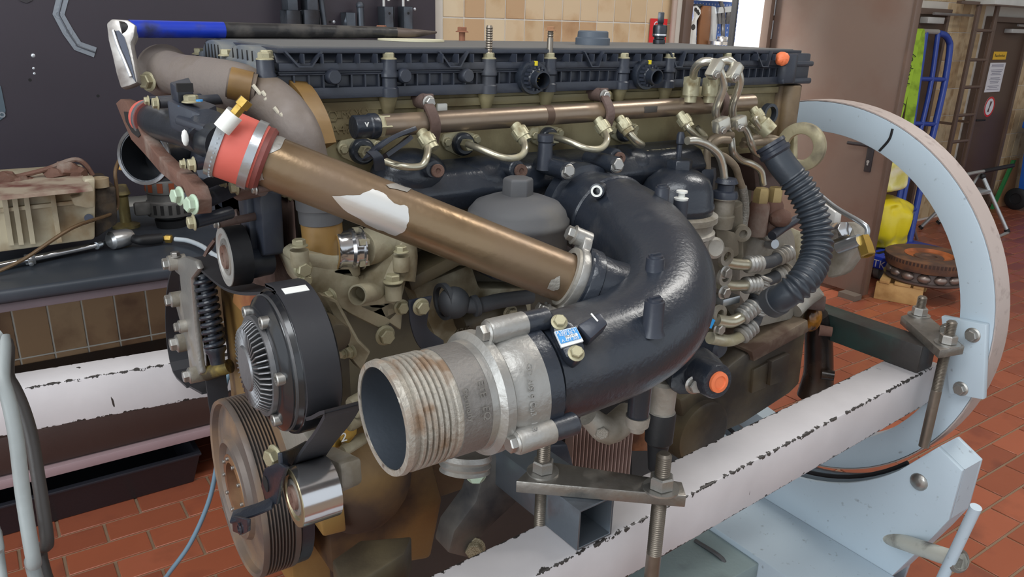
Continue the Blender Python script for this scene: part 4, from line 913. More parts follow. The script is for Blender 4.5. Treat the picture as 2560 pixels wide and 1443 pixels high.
# ---- coolant pipe over the front
cpl = [(410, 178, 1.24), (455, 188, 1.19), (520, 202, 1.13), (590, 218, 1.07), (655, 240, 1.03), (708, 278, 1.01), (748, 335, 1.00), (768, 400, 1.01)]
cp = part(MB().tube([P(*q[:2], d=q[2]) for q in cpl], [0.034, 0.031, 0.0335, 0.034, 0.032, 0.030, 0.028, 0.027], 36, 6), 'coolant_pipe', CPIPE, ang=60)
CP = [P(*q[:2], d=q[2]) for q in cpl]; dcp = (CP[1] - CP[0]).normalized()
MB().lathe(CP[0] - dcp * 0.006, dcp, [(0, 0.030), (0.0, 0.041), (0.012, 0.042), (0.018, 0.037), (0.024, 0.033)], 36).done('pipe_collar', CPIPE, cp)
MB().prism([P(452, 160, d=1.17), P(470, 148, d=1.17), P(490, 160, d=1.13), P(470, 172, d=1.13)], V((0, .01, -.01))).done('pipe_web', CPIPE, cp)
# ochre backing flange around the elbow
oc = [(655, 192, 1.09), (705, 205, 1.07), (752, 245, 1.045), (785, 305, 1.035), (806, 368, 1.035)]
MB().tube([P(*q[:2], d=q[2]) for q in oc], [0.008, 0.014, 0.018, 0.018, 0.017], 4, 4, sq=(1.0, 1.4)).done('backing_flange', OCHRE, cp, label='ochre coated flange behind the pipe bend')
a, b = P(640, 222, d=1.005), P(570, 206, d=0.995); MB().tube([a, b], 0.019, 24).done('branch_stub', CPIPE, cp)
MB().tube([a + (b - a) * 0.15, b + (a - b) * 0.06], 0.0205, 24).done('branch_coat', OCHRE, cp)
words('R  9362030  A', P(520, 196, d=1.088), (CP[3] - CP[1]), AZ, 0.017, CPIPE, cp, 'cast_lettering', 0.0015)
words('A4712001056', P(545, 220, d=1.055), (CP[4] - CP[2]), AZ, 0.014, CPIPE, cp, 'cast_lettering', 0.0015)
tw = MB()
for k, (u, v) in enumerate(((632, 212), (655, 228), (662, 245), (685, 268), (700, 283))):
    q = P(u, v, d=0.985 if k < 3 else 0.975); tw.tube([q, q + V((0.008, -0.004, -0.012))], 0.0025, 6)
o = tw.done('dry_sealant_bits', mat('pale_flakes', (196, 188, 170), 0.8), cp); o['kind'] = 'stuff'
a, b = P(372, 204, d=1.20), P(440, 206, d=1.24); MB().tube([a, b], 0.009, 12).done('bolt_sleeve', GOLDB, cp); bolt(cp, a, (a - b) + V((-.03, -.03, 0)), 0.0115, GOLDB)
q = P(425, 170, d=1.26)

# ---- rusty slotted strip hanging at the front
d0 = 1.0
out = [(289, 258), (300, 248), (312, 253), (334, 292), (352, 330), (385, 378), (415, 408), (458, 440), (484, 468), (494, 500), (494, 536), (478, 534), (474, 505), (462, 484), (436, 462), (400, 432), (360, 385), (328, 350), (310, 310)]
rp = part(MB().prism([P(u, v, X=0.195) for u, v in out], (0.016, 0.0, 0.0)), 'slotted_strip', RUST, bevel=0.0015)
MB().prism([P(u, v, X=0.1935) for u, v in ((309, 279), (318, 280), (338, 312), (350, 338), (345, 344), (330, 332), (314, 304))], (0.012, 0, 0)).done('slot', DARK, rp)
for u, v in ((450, 490), (485, 511)): MB().cyl(P(u, v, X=0.205), P(u, v, X=0.205) + V((0.11, 0.12, 0)), 0.011).done('stand_off', BLK, rp); bolt(rp, P(u, v, X=0.191), V((-1, -0.25, 0.1)), 0.0088, GRBOLT)
for i, (u, v, r) in enumerate(((462, 410, 11), (486, 411, 15), (372, 252, 10), (395, 258, 13), (562, 453, 13), (592, 467, 16), (640, 474, 10), (486, 556, 16), (545, 560, 10), (608, 662, 17), (345, 250, 6))):
    if i == 10: continue
    X_ = 0.20 if u < 500 else 0.25; p = P(u, v, X=X_); s_ = m_px(r, dep(p))
    if i != 9: MB().cyl(p, p + V((0.05 if u == 486 and v > 500 else 0.10 if u < 500 else 0.09, 0.03, 0)), s_ * 1.05, n=16).done('bolt_sleeve', BROWNC if u > 540 else BLK, E); bolt(E, p, -AX, s_, GOLDB if i != 6 and i != 8 else ZINC)
# ---- timing case and lower front
part(MB().b2((0.335, 1.10, 1.215), (0.40, 1.42, 1.44)), 'front_plate', BROWNC, bevel=0.006)
part(MB().b2((0.33, 1.11, 0.70), (0.40, 1.42, 1.21)).b2((0.325, 1.10, 0.78), (0.34, 1.38, 1.19)), 'timing_case', OCHRE, bevel=0.008, label='ochre coated timing case at the front')
FX, FY, FZ, FR = 0.315, 0.893, H - 0.413, 0.094
tc2 = part(MB().tube([(0.36, 1.10, FZ), (0.36, FY + 0.03, FZ)], 0.022, 12, 1), 'fan_bracket', OLIVD, bevel=0.006)
# lower front casting right of the damper
lc = part(MB().prism([P(805, 1090, Y=1.0), P(1060, 1060, Y=1.0), P(1110, 1250, Y=1.02), P(1080, 1400, Y=1.04), P(830, 1443, Y=1.02)], (0, 0.12, 0)), 'lower_front_casting', mat('oily_ochre', (120, 92, 52), 0.45, vs=6, var=0.3, dirt=(66, 48, 36), da=0.48, ds=5, bump=0.15, bs=60), bevel=0.012)
q = P(925, 1215, Y=0.985); MB().sphere(q + AY * 0.03, 0.085, (1, 0.7, 1.15), 24).done('casting_dome', bpy.data.materials['oily_ochre'], lc)
MB().prism([P(800, 1290, Y=0.96), P(862, 1265, Y=0.96), P(868, 1330, Y=0.96), P(808, 1345, Y=0.96)], (0.0, 0.05, 0)).done('ochre_block', OCHRE, lc, bevel=0.005)
part(MB().prism([P(830, 1400, Z=0.93), P(900, 1350, Z=0.93), P(1030, 1340, Z=0.93), P(1010, 1385, Z=0.93), P(860, 1480, Z=0.93)], (0, 0, -0.06)), 'sump_flange', OLIVD, bevel=0.004)
# engine mount arm and dark side bracket
part(MB().prism([P(1225, 1130, Y=0.93), P(1335, 1165, Y=0.93), P(1290, 1260, Y=0.93), P(1215, 1330, Y=0.93), P(1180, 1400, Y=0.93), P(1120, 1385, Y=0.93), P(1135, 1330, Y=0.93), P(1190, 1255, Y=0.93)], (0, 0.05, 0)), 'mount_arm', mat('scuffed_arm', (118, 114, 108), 0.5, 0.3, vs=6, var=0.2, dirt=(40, 42, 48), da=0.5, ds=5), bevel=0.006)
part(MB().prism([P(1250, 1120, Y=0.95), P(1420, 1110, Y=0.95), P(1440, 1180, Y=0.95), P(1320, 1250, Y=0.95), P(1250, 1200, Y=0.95)], (0, 0.08, 0)), 'mount_bracket', BLK, bevel=0.006)
for u, v, r in ((1190, 1185, 20), (1185, 1370, 22)): q = P(u, v, Y=0.93); bolt(E, q, V((-0.5, -0.8, 0.1)), m_px(r, dep(q)), GRBOLT if v < 1300 else OLIVG)

# ---- crankshaft damper
KX, KY, KZ, KR = 0.262, 1.153, H - 0.742, 0.1495
prof = [(0.0, KR - 0.008), (-0.002, KR - 0.002), (0.004, KR)]
for k in range(8): t = 0.007 + k * 0.0052; prof += [(t, KR), (t + 0.0013, KR - 0.0035), (t + 0.0034, KR - 0.0035), (t + 0.0044, KR)]
prof += [(0.056, KR), (0.056, KR - 0.01)]
cd = part(MB().lathe((KX, KY, KZ), AX, prof, 96, cap=(False, False)), 'crank_damper', DAMP)
MB().lathe((KX, KY, KZ), AX, [(0.0, KR - 0.008), (0.010, KR - 0.010), (0.012, KR - 0.018), (0.005, KR - 0.045), (0.004, KR - 0.062), (-0.004, KR - 0.066), (-0.006, KR - 0.072), (0.004, KR - 0.078), (0.002, KR - 0.086), (0.000, 0.060), (-0.003, 0.058)], 80, cap=(False, False)).done('damper_face', DAMP, cd)
gm = MB()
for k in range(8): gm.ring((KX + 0.0084 + k * 0.0052, KY, KZ), AX, KR - 0.0033, KR - 0.006, 0.002, 96)
gm.done('belt_grooves', GROOV, cd)
rr_ = MB().lathe((KX, KY, KZ), AX, [(-0.003, 0.058), (-0.004, 0.0575), (-0.004, 0.044), (0.03, 0.043)], 60, cap=(False, False)).done('hub_flange', mat('rusty_hub', (150, 116, 84), 0.5, 0.4, vs=10, var=0.2, dirt=(112, 74, 52), da=0.54, ds=12), cd, label='rusty hub flange with small bolts')
MB().lathe((KX + 0.03, KY, KZ), AX, [(0, 0.044), (0.005, 0.03), (0.005, 0)], 40, cap=(False, False)).done('hub_bore', mat('dark_bore', (52, 46, 42), 0.6, var=0.2), cd)
for k in range(10):
    a = 2 * PI * k / 10; inst('cap_screw', cap_mesh(ZINC), rr_, (KX - 0.004, KY + math.cos(a) * 0.051, KZ + math.sin(a) * 0.051), -AX, 0.0034)
part(MB().lathe((KX + 0.058, KY, KZ), AX, [(0, KR - 0.002), (0.02, KR - 0.002), (0.02, 0.02)], 64, cap=(True, False)), 'damper_back_plate', BLK)

# ---- fan clutch pulley
fp = part(MB().lathe((FX - 0.045, FY, FZ), AX, [(0, FR - 0.006), (0, FR - 0.001), (0.003, FR), (0.043, FR), (0.046, FR - 0.002), (0.05, FR - 0.012), (0.05, 0.02)], 96, cap=(False, True)), 'fan_clutch', PULB, label='gloss black fan clutch pulley with silver cooling fins')
HX = FX - 0.045
MB().lathe((HX, FY, FZ), -AX, [(-0.004, FR - 0.002), (0.004, FR - 0.006), (0.010, FR - 0.009), (0.012, FR - 0.008), (0.014, FR - 0.012), (0.019, FR - 0.018), (0.021, FR - 0.024), (0.022, 0.062), (0.022, 0.0)], 80, cap=(False, False)).done('clutch_housing', PULB, fp)
MB().ring((HX - 0.006, FY, FZ), -AX, FR - 0.0065, FR - 0.009, 0.003, 80).done('housing_step', FINM, fp)
GX = HX - 0.021
hubp = MB().lathe((GX, FY, FZ), -AX, [(0, 0.060), (0.002, 0.060), (0.003, 0.03), (0.020, 0.029), (0.022, 0.027), (0.022, 0.0)], 48, cap=(False, False)).done('fin_hub', FINM, fp)
fm_ = MB().prism([V((0, 0.024, 0)), V((0, 0.059, 0)), V((0, 0.058, 0.009)), V((0, 0.050, 0.019)), V((0, 0.024, 0.020))], (0.0022, 0, 0)).mesh('cooling_fin', 30, 0.0006, seg=1); fm_.materials.append(FINM)
for k in range(48):
    a = 2 * PI * k / 48
    o = bpy.data.objects.new('cooling_fin', fm_); C.objects.link(o); put(o, (GX, FY, FZ), fp)
    # local z -> -X, local y -> radial
    yv = V((0, math.cos(a), math.sin(a))); zv_ = V((-1, 0, 0)); xv = yv.cross(zv_)
    o.rotation_euler = Matrix((xv, yv, zv_)).transposed().to_euler()
MB().ring((GX - 0.001, FY, FZ), -AX, 0.0635, 0.0585, 0.006, 64).done('fin_rim', FINM, fp)
for k in range(6):
    a = math.radians(52 + 60 * k); inst('cap_screw', cap_mesh(ZINC), fp, (HX - 0.017, FY + math.cos(a) * 0.071, FZ + math.sin(a) * 0.071), -AX, 0.0080)

# ---- poly belt
BX = 0.291
def bp(u, v): return P(u, v, X=0.270) + V((0.021, 0, 0))
arc = []
for k in range(15):
    a = math.radians(118 - k * 15.0); arc.append(V((BX, FY - math.cos(PI - a) * (FR + 0.003) , FZ + math.sin(a) * (FR + 0.003))))
arc = [V((BX, FY + math.cos(math.radians(70 + k * 15)) * (FR + 0.003), FZ + math.sin(math.radians(70 + k * 15)) * (FR + 0.003))) for k in range(10)]
TY, TZ, TR = P(734, 1244, X=0.258).y, P(734, 1244, X=0.258).z, 0.039
tens = [V((BX, TY + math.cos(math.radians(60 - k * 24)) * -(TR + 0.003) * -1, TZ + math.sin(math.radians(60 - k * 24)) * (TR + 0.003))) for k in range(4)]
left = [bp(466, 968), bp(432, 930), bp(416, 850), bp(414, 760), bp(424, 690), bp(438, 660), bp(462, 650), bp(490, 666), bp(525, 696), bp(560, 722), bp(600, 734), bp(648, 734), bp(690, 731)]
path = left + arc + [bp(812, 1030), bp(790, 1078), bp(758, 1122), bp(736, 1158), bp(722, 1185)]
bl_ = part(MB().strip(path, V((0.042, 0, 0)), 0.0045, 3), 'poly_belt', BELT)
pc_ = P(480, 818, X=0.285); dp_ = part(MB().lathe(pc_, AX, [(0, 0.085), (0, 0.099), (0.03, 0.099), (0.03, 0.08), (0.01, 0.075), (0.01, 0.03), (0.0, 0.028), (0, 0)], 64, cap=(False, False)), 'driven_pulley', PULB)
gb3 = MB()
for k in range(5): gb3.ring(pc_ + V((0.003 + k * 0.005, 0, 0)), AX, 0.1002, 0.098, 0.0025, 64)
gb3.done('belt_grooves', GROOV, dp_)
part(MB().strip([bp(470, 968), bp(500, 985)], V((0.036, 0, 0)), 0.0045, 1), 'belt_tail', BELT)
lb_ = MB()
pth = [bp(508, 940), bp(522, 1040), bp(545, 1130)]
lb_.strip(pth, V((0.036, 0, 0)), 0.004, 3)
lb_ = part(lb_, 'belt_run', BELT)
MB().strip([V((BX + 0.03, FY + math.cos(math.radians(a)) * (FR + 0.0058), FZ + math.sin(math.radians(a)) * (FR + 0.0058))) + V((-0.03, 0, 0)) for a in (97, 101, 105)], V((0.03, 0, 0)), 0.0008, 2).done('chalk_mark', MARK, bl_, label='white paint mark on the belt')
# ---- idler
def roller(c, r, wd, face, rim, name, n=48, label=None):
    ro_ = part(MB().lathe(c, AX, [(0.001, r - 0.003), (0, r), (wd, r), (wd, r - 0.004), (wd, 0.01)], n, cap=(False, True)), name, face, label=label)
    MB().lathe(c, -AX, [(-0.002, r - 0.0005), (0.001, r - 0.001), (0.001, r - 0.009), (-0.002, r - 0.011), (-0.002, r * 0.60)], n, cap=(False, False)).done('roller_rim', rim, ro_)
    MB().lathe(c, -AX, [(-0.002, r * 0.62), (0.000, r * 0.6), (0.000, r * 0.46), (-0.001, r * 0.45), (-0.001, r * 0.40)], n, cap=(False, False)).done('bearing_shield', ALC, ro_)
    MB().lathe(c, -AX, [(-0.001, r * 0.41), (0.003, r * 0.38), (0.003, r * 0.16), (0.001, r * 0.15), (0.001, 0)], n, cap=(False, False)).done('roller_bolt', RUST, ro_)
    return ro_
iy, iz = P(563, 648, X=0.262).y, P(563, 648, X=0.262).z
roller((0.262, iy, iz + 0.003), 0.0425, 0.028, BLACKR, mat('grey_rim', (168, 166, 162), 0.45, 0.4, var=0.1), 'idler_pulley', label='black idler pulley with pale rim')
roller((0.258, TY, TZ), TR, 0.050, CHROME, mat('brassy_rim', (176, 166, 136), 0.35, 0.8, var=0.1), 'tensioner_pulley', label='polished steel tensioner pulley')
# tensioner housing and black crank bracket in front of the damper
part(MB().prism([P(790, 1130, X=0.315), P(850, 1160, X=0.315), P(855, 1225, X=0.315), P(800, 1250, X=0.315), P(760, 1190, X=0.315)], (0.03, 0, 0)), 'tensioner_arm', ALD, bevel=0.006)
part(MB().prism([P(680, 1050, X=0.318), P(745, 1065, X=0.318), P(775, 1110, X=0.318), P(745, 1150, X=0.318), P(690, 1125, X=0.318)], (0.03, 0, 0)), 'bracket_casting', ALD, bevel=0.006)
kb = [P(760, 1120, X=0.285), P(722, 1150, X=0.27), P(700, 1165, X=0.245)]
bk = MB().prism([P(660, 1172, X=0.243), P(690, 1158, X=0.243), P(712, 1170, X=0.243), P(700, 1205, X=0.243), P(690, 1262, X=0.243), P(668, 1262, X=0.243), P(652, 1215, X=0.243)], (0.006, 0, 0))
bk.strip([P(702, 1163, X=0.246), P(735, 1150, X=0.28), P(770, 1130, X=0.31)], V((0, 0, 0.035)), 0.006, 2)
bk.strip([P(684, 1256, X=0.244), P(640, 1275, X=0.225), P(580, 1293, X=0.20)], V((0.012, 0.004, 0.0)) + AY * 0.02, 0.004, 2)
bk.prism([P(578, 1290, X=0.20), P(618, 1300, X=0.20), P(617, 1330, X=0.20), P(602, 1338, X=0.20), P(582, 1330, X=0.20)], (0.005, 0, 0))
bk = part(bk, 'bent_bracket', BLKG, bevel=0.0012, label='bent black sheet bracket in front of the damper')
MB().lathe(P(665, 1210, X=0.2425), -AX, [(0, 0.011), (0.001, 0.011)], 20).done('bracket_hole', DARK, bk)
q = P(600, 1322, X=0.199); MB().ring(q, -AX, 0.008, 0.005, 0.002, 20).done('eyelet', BLKG, bk)
q = P(690, 1140, X=0.262); bolt(E, q, V((-1, -0.3, 0)), 0.0125, GOLDB)
# ---- spring tensioner at the left
ax_ = 0.262
am = MB().prism([P(u, v, X=ax_) for u, v in ((434, 652), (460, 642), (486, 652), (494, 674), (476, 698), (484, 800), (494, 900), (500, 935), (488, 948), (472, 946), (474, 925), (468, 880), (455, 860), (448, 800), (440, 770), (436, 745), (452, 728), (448, 690), (436, 680))], (0.012, 0, 0))
am = part(am, 'tensioner_lever', ALC, bevel=0.004)
for u, v, r in ((422, 657, 17), (428, 748, 17), (448, 815, 14), (443, 857, 20), (474, 937, 18)): q = P(u + 12, v, X=ax_ - 0.004); MB().cyl(q + AX * 0.02, q - AX * 0.008, m_px(r * 1.15, dep(q)), n=18).done('boss', ALD, am); bolt(am, q - AX * 0.008, -AX, m_px(r * 0.85, dep(q)), ZINC)
spc0, spc1 = P(510, 692, X=0.285), P(538, 868, X=0.285)
axs = (spc1 - spc0).normalized(); s1, s2, _ = frame(axs); nT = 10; Ls = (spc1 - spc0).length
cl = [spc0 + axs * (Ls * k / (nT * 12)) + (s1 * math.cos(2 * PI * k / 12) + s2 * math.sin(2 * PI * k / 12)) * 0.0150 for k in range(nT * 12 + 1)]
sp_ = part(MB().tube(cl, 0.0044, 8, 1), 'tensioner_spring', BLKG)
MB().tube([spc0 - axs * 0.012, spc1 + axs * 0.012], 0.009, 14).done('spring_core', BLK, sp_)
MB().lathe(spc0 - axs * 0.008, axs, [(0, 0.012), (0.002, 0.018), (0.006, 0.018)], 20).done('spring_seat', BLKG, sp_); MB().lathe(spc1, axs, [(0, 0.018), (0.006, 0.018), (0.012, 0.014), (0.03, 0.012)], 20).done('spring_seat', BLKG, sp_)
a, b = P(515, 935, X=0.275), P(575, 915, X=0.31); part(MB().tube([a, b], 0.013, 16), 'pivot_tube', mat('yellow_chromate', (150, 130, 60), 0.4, 0.5, var=0.3, dirt=(60, 50, 36), da=0.55, ds=20))
part(MB().strip([P(545, 590, X=0.28), P(530, 610, X=0.275), P(520, 630, X=0.27)], V((0.02, 0.03, 0.004)), 0.004, 3), 'guard_tab', BROWNC)
q = P(437, 628, X=0.262); bolt(E, q - AZ * 0.01, AZ, 0.008, ZINC)
# orange gasket strip between the spring and the fan
part(MB().prism([P(u, v, X=0.325) for u, v in ((585, 720), (640, 725), (640, 800), (620, 860), (625, 960), (610, 1000), (590, 990), (580, 900), (572, 830))], (0.02, 0, 0)), 'front_gasket_flange', mat('orange_stained', (172, 120, 74), 0.5, vs=8, var=0.2, dirt=(136, 78, 52), da=0.5, ds=9), bevel=0.002)
# black bracket struts above the idler
sb2 = part(MB().prism([P(u, v, X=0.305) for u, v in ((592, 490), (650, 480), (660, 640), (612, 655))], (0.03, 0, 0)), 'strut_bracket', BLK, bevel=0.004)
MB().prism([P(u, v, X=0.296) for u, v in ((600, 495), (616, 492), (630, 650), (614, 655))], (0.012, 0, 0)).done('strut_rib', BLK, sb2, bevel=0.002)
MB().prism([P(u, v, X=0.296) for u, v in ((566, 580), (574, 576), (614, 645), (606, 655))], (0.02, 0, 0)).done('strut_rib', BLK, sb2, bevel=0.002)
MB().tube([P(612, 662, X=0.285), P(668, 650, X=0.32)], 0.022, 18).done('pivot_sleeve', BLK, sb2)
MB().tube([P(545, 562, X=0.28), P(600, 548, X=0.31)], 0.016, 18).done('pivot_sleeve', BROWNC, sb2)
MB().tube([P(596, 470, X=0.28), P(650, 458, X=0.30)], 0.0175, 18).done('pivot_sleeve', BROWNC, sb2)
part(MB().prism([P(u, v, X=0.352) for u, v in ((655, 470), (735, 495), (742, 600), (738, 665), (660, 680))], (0.012, 0.05, 0)), 'turbo_support', BROWNC, bevel=0.012)
part(MB().prism([P(u, v, X=0.335) for u, v in ((500, 420), (640, 470), (600, 560), (540, 580), (480, 540))], (0.03, 0, 0)), 'rear_support', BLK, bevel=0.006)
# dark open pipe end on the far front corner
q = P(367, 390, X=0.27); ax2 = V((-0.68, -0.70, 0.15)).normalized()
cpn = part(MB().lathe(q, ax2, [(-0.10, 0.050), (0, 0.052), (0.006, 0.056), (0.010, 0.054), (0.010, 0.047), (-0.06, 0.045), (-0.06, 0)], 40), 'air_inlet_pipe', mat('smoke_black', (40, 42, 46), 0.25, 0.4, var=0.2))
MB().tube([q - ax2 * 0.095, q - ax2 * 0.14 + V((0.03, 0, 0)), V((0.36, 1.36, q.z - 0.02))], 0.042, 20).done('duct_elbow', BLK, cpn)
MB().ring(q + ax2 * 0.006, ax2, 0.0555, 0.0495, 0.005, 40).done('pipe_lip', RAWD, cpn)

# ---- thermostat housing group (dusty olive castings)
Yt = 0.985
def T(u, v, dy=0.0): return P(u, v, Y=Yt + dy)
th = part(MB().prism([T(745, 660), T(880, 660), T(905, 700), T(940, 670), T(1005, 600), T(1020, 700), T(1000, 790), T(960, 830), T(880, 790), T(830, 760), T(780, 740)], (0, 0.10, 0)), 'thermostat_housing', OLIVG, bevel=0.008)
a, b = T(798, 498, 0.03), T(812, 650, 0.03)
MB().cyl(b, a + (b - a) * 0.28, m_px(50, dep(b)), n=36).done('coolant_neck', OCHRE, th, label='ochre coated coolant neck')
part(MB().lathe(a, b - a, [(-0.03, 0.028), (-0.012, 0.0325), (0.012, 0.0325), (0.013, 0.0305), (0.032, 0.0300), (0.033, 0.0285)], 36), 'rubber_sleeve', CAPG)
MB().prism([T(738, 648), T(760, 632), T(870, 640), T(902, 655), T(905, 690), T(880, 700), T(835, 690), T(790, 672), T(745, 668)], (0, 0.06, 0)).done('neck_flange', OLIVG, th, bevel=0.005)
for u, v, ax, r in ((748, 615, AZ, 18), (757, 672, YN, 20), (762, 700, YN, 16), (826, 742, V((-1, -.4, 0)), 20), (812, 768, V((-1, -.4, 0)), 11), (983, 705, AZ, 21), (1003, 630, AZ, 16), (1003, 768, YN, 17), (962, 838, YN, 22), (876, 878, V((-1, -.5, 0)), 17), (858, 884, V((-1, -.5, 0)), 12), (1052, 767, YN, 19), (1318, 565, AZ, 20)):
    q = T(u, v, -0.018 if u == 1052 else -0.012 if v < 740 else 0.0) if u < 1300 else P(u, v, Y=0.99); bolt(th, q, ax, m_px(r, dep(q)) * 0.92, GOLDB)
for u, v in ((1003, 640), (983, 712), (748, 625)): q = T(u, v, -0.008); MB().lathe(q, -AZ, [(0, 0.0125), (0.022, 0.0125)], 18).done('screw_boss', OLIVG, th)
# silver neck
a, b = P(836, 626, d=1.09), P(925, 620, d=1.115); nd = (b - a).normalized()
nk = part(MB().lathe(a, nd, [(0, 0.024), (0, 0.0285), (0.003, 0.0285), (0.006, 0.0265), (0.020, 0.0265), (0.024, 0.0295), (0.027, 0.0295), (0.028, 0.025), (0.036, 0.025), (0.037, 0.0305), (0.039, 0.0305), (0.039, 0.024)], 40), 'silver_neck', CHROME, label='bright machined hose neck')
MB().ring(a - nd * 0.0008, nd, 0.0285, 0.024, 0.002, 40).done('rim_ring', OCHRE, nk)
for k in range(5):
    a2 = 2 * PI * k / 5; s1, s2, _ = frame(nd); MB().box(a + nd * 0.036 + (s1 * math.cos(a2) + s2 * math.sin(a2)) * 0.027, 0.014, 0.007, 0.007).done('latch', OLIVG, nk)
part(MB().tube([b - nd * 0.012, P(965, 608, d=1.15), P(990, 630, d=1.16), P(985, 700, d=1.16)], [0.026, 0.030, 0.032, 0.032], 24, 5), 'outlet_elbow', OLIVG)
# bore tube and diagonal arms
a, b = T(893, 738, -0.02), T(965, 720, 0.03); MB().lathe(a, b - a, [(0, 0.0125), (0, 0.0150), (0.07, 0.0150)], 24, cap=(False, True)).lathe(a, b - a, [(0, 0.0126), (0.03, 0.012), (0.03, 0)], 24, cap=(False, False)).done('bore_tube', OLIVG, th)
part(MB().prism([T(885, 760), T(980, 750), T(1010, 770), T(1005, 830), T(960, 800), T(900, 775)], (0, 0.05, 0)), 'housing_foot', OLIVG, bevel=0.005)
part(MB().prism([T(800, 735, -.015), T(845, 750, -.015), T(900, 850, -.01), T(930, 880, -.01), T(905, 930, 0), T(880, 900, 0), T(850, 830, 0), T(815, 770, -.01)], (0, 0.03, 0)), 'diagonal_arm', OLIVG, bevel=0.005)
part(MB().prism([T(845, 770, 0), T(870, 780, 0), T(880, 1000, 0), T(850, 1080, 0)], (0, 0.06, 0)), 'side_panel', OLIVD, bevel=0.004)
# black strap and dark hose elbow
part(MB().strip([T(1050, 745, -.01), T(1048, 800, -.01), T(1060, 845, -.01), T(1108, 872, -.005)], [V((0.040, 0, 0)), V((0.030, 0, 0.012)), V((0.014, 0, 0.03)), V((0.0, 0, 0.028))], 0.004, 5), 'sheet_strap', BLK, bevel=0.001)
q = P(1135, 757, Y=1.0); he = part(MB().sphere(q, m_px(41, dep(q)), (1, 1, 1), 24), 'hose_elbow', RUBD)
MB().tube([q, P(1190, 765, Y=0.985), P(1250, 752, Y=0.98), P(1325, 742, Y=0.99)], [0.013, 0.0125, 0.0125, 0.0125], 18).done('hose', RUBD, he); q2 = P(1188, 765, Y=0.985); MB().lathe(q2, V((1, -.1, .1)), [(-.004, 0.012), (-.003, 0.0175), (0.004, 0.0175), (0.006, 0.012)], 24).done('hose_bead', RUBD, he)
MB().ring(P(1105, 755, Y=1.01), V((1, 0, 0)), 0.030, 0.024, 0.008, 28).done('hose_collar', RUBD, he)
# block side ledge and bumps seen below the pipe
part(MB().prism([P(1020, 700, Y=1.03), P(1130, 640, Y=1.03), P(1330, 660, Y=1.03), P(1330, 690, Y=1.03), P(1150, 665, Y=1.03), P(1030, 730, Y=1.03)], (0, 0.10, 0)), 'block_ledge', OLIVD, bevel=0.004)
part(MB().prism([P(1030, 720, Y=1.06), P(1180, 660, Y=1.06), P(1200, 720, Y=1.06), P(1330, 720, Y=1.06), P(1330, 880, Y=1.06), P(1100, 870, Y=1.06)], (0, 0.06, 0)), 'block_side', OLIVG, bevel=0.006)
pipe([(1150, 810), (1200, 790), (1275, 782), (1300, 780)], 0.022, OLIVD, 'side_tube', 16, Y=1.03)
q = P(1275, 783, Y=1.0); bolt(E, q, YN, m_px(16, dep(q)), OLIVG)
part(MB().prism([P(1215, 590, Y=1.03), P(1330, 600, Y=1.03), P(1340, 720, Y=1.03), P(1230, 700, Y=1.03)], (0, 0.08, 0)), 'filter_base', BLK, bevel=0.006)
words('4712', P(1158, 828, Y=1.005), AX, AZ, 0.016, OLIVD, E, 'cast_lettering', 0.0012)
# ---- filter domes
def dome(u, v, Y, r, h, m, name, hexr, hexh, ax=AZ):
    p = P(u, v, Y=Y); d_ = part(MB().lathe(p, ax, [(-0.05, r), (0, r), (0.003, r * 1.03), (0.010, r * 1.03), (0.013, r * 0.99), (h * .5, r * 0.95), (h * .75, r * 0.82), (h * .92, r * 0.55), (h, r * 0.3), (h, 0)], 48), name, m, ang=50)
    MB().lathe(p + ax * h * 0.88, ax, [(0, hexr), (hexh, hexr * 0.96), (hexh * 1.1, hexr * 0.85)], 6).done('filter_hex', m, d_, bevel=0.0015); return p
p = dome(1292, 562, 0.915, 0.076, 0.046, CAPG, 'oil_filter_cap', 0.0235, 0.028)
p = dome(1688, 520, 0.945, 0.066, 0.072, BLKG, 'fuel_filter_cap', 0.024, 0.022)
fh = MB().lathe(p - AZ * 0.005, -AZ, [(0, 0.068), (0.004, 0.076), (0.014, 0.076), (0.016, 0.070), (0.030, 0.069), (0.034, 0.074), (0.040, 0.074), (0.044, 0.066), (0.080, 0.060), (0.10, 0.05)], 40)
fh = part(fh, 'filter_housing', ALD)
MB().tube([P(1835, 510, Y=0.95), P(1838, 640, Y=0.96)], 0.016, 12).done('housing_rib', ALD, fh)
MB().prism([P(1790, 570, Y=0.93), P(1850, 585, Y=0.93), P(1850, 640, Y=0.93), P(1800, 660, Y=0.93)], (0, 0.06, 0)).done('housing_lug', ALD, fh, bevel=0.006)
q = P(1815, 470, Y=0.93); vl = part(MB().lathe(q, -AZ, [(-0.016, 0.018), (-0.010, 0.020), (-0.008, 0.015), (0.004, 0.015), (0.006, 0.021), (0.016, 0.023), (0.02, 0.023), (0.022, 0.019), (0.05, 0.019), (0.052, 0.022), (0.056, 0.022), (0.075, 0.02)], 24), 'breather_valve', ALD); MB().lathe(q, -AZ, [(-0.018, 0.017), (-0.010, 0.021), (-0.007, 0.0155), (0.004, 0.0155), (0.006, 0.0215), (0.012, 0.0235), (0.018, 0.0235)], 28).done('valve_cap', BLK, vl)
part(MB().lathe(P(1760, 435, Y=0.985), AZ, [(-0.03, 0.024), (0, 0.024), (0.012, 0.021)], 6), 'black_hex_plug', BLK)
q = P(1858, 585, Y=0.925); part(MB().lathe(q, V((-0.5, -0.85, 0)), [(-0.02, 0.016), (0, 0.016), (0.001, 0.008), (-0.008, 0.007)], 20), 'lug_ring', ALD)
q = P(1787, 620, Y=0.90); part(MB().lathe(q, V((-0.3, -0.9, 0.2)), [(-0.03, 0.022), (0, 0.020), (0.004, 0.015), (0.002, 0.008)], 18), 'drain_boss', ALD)

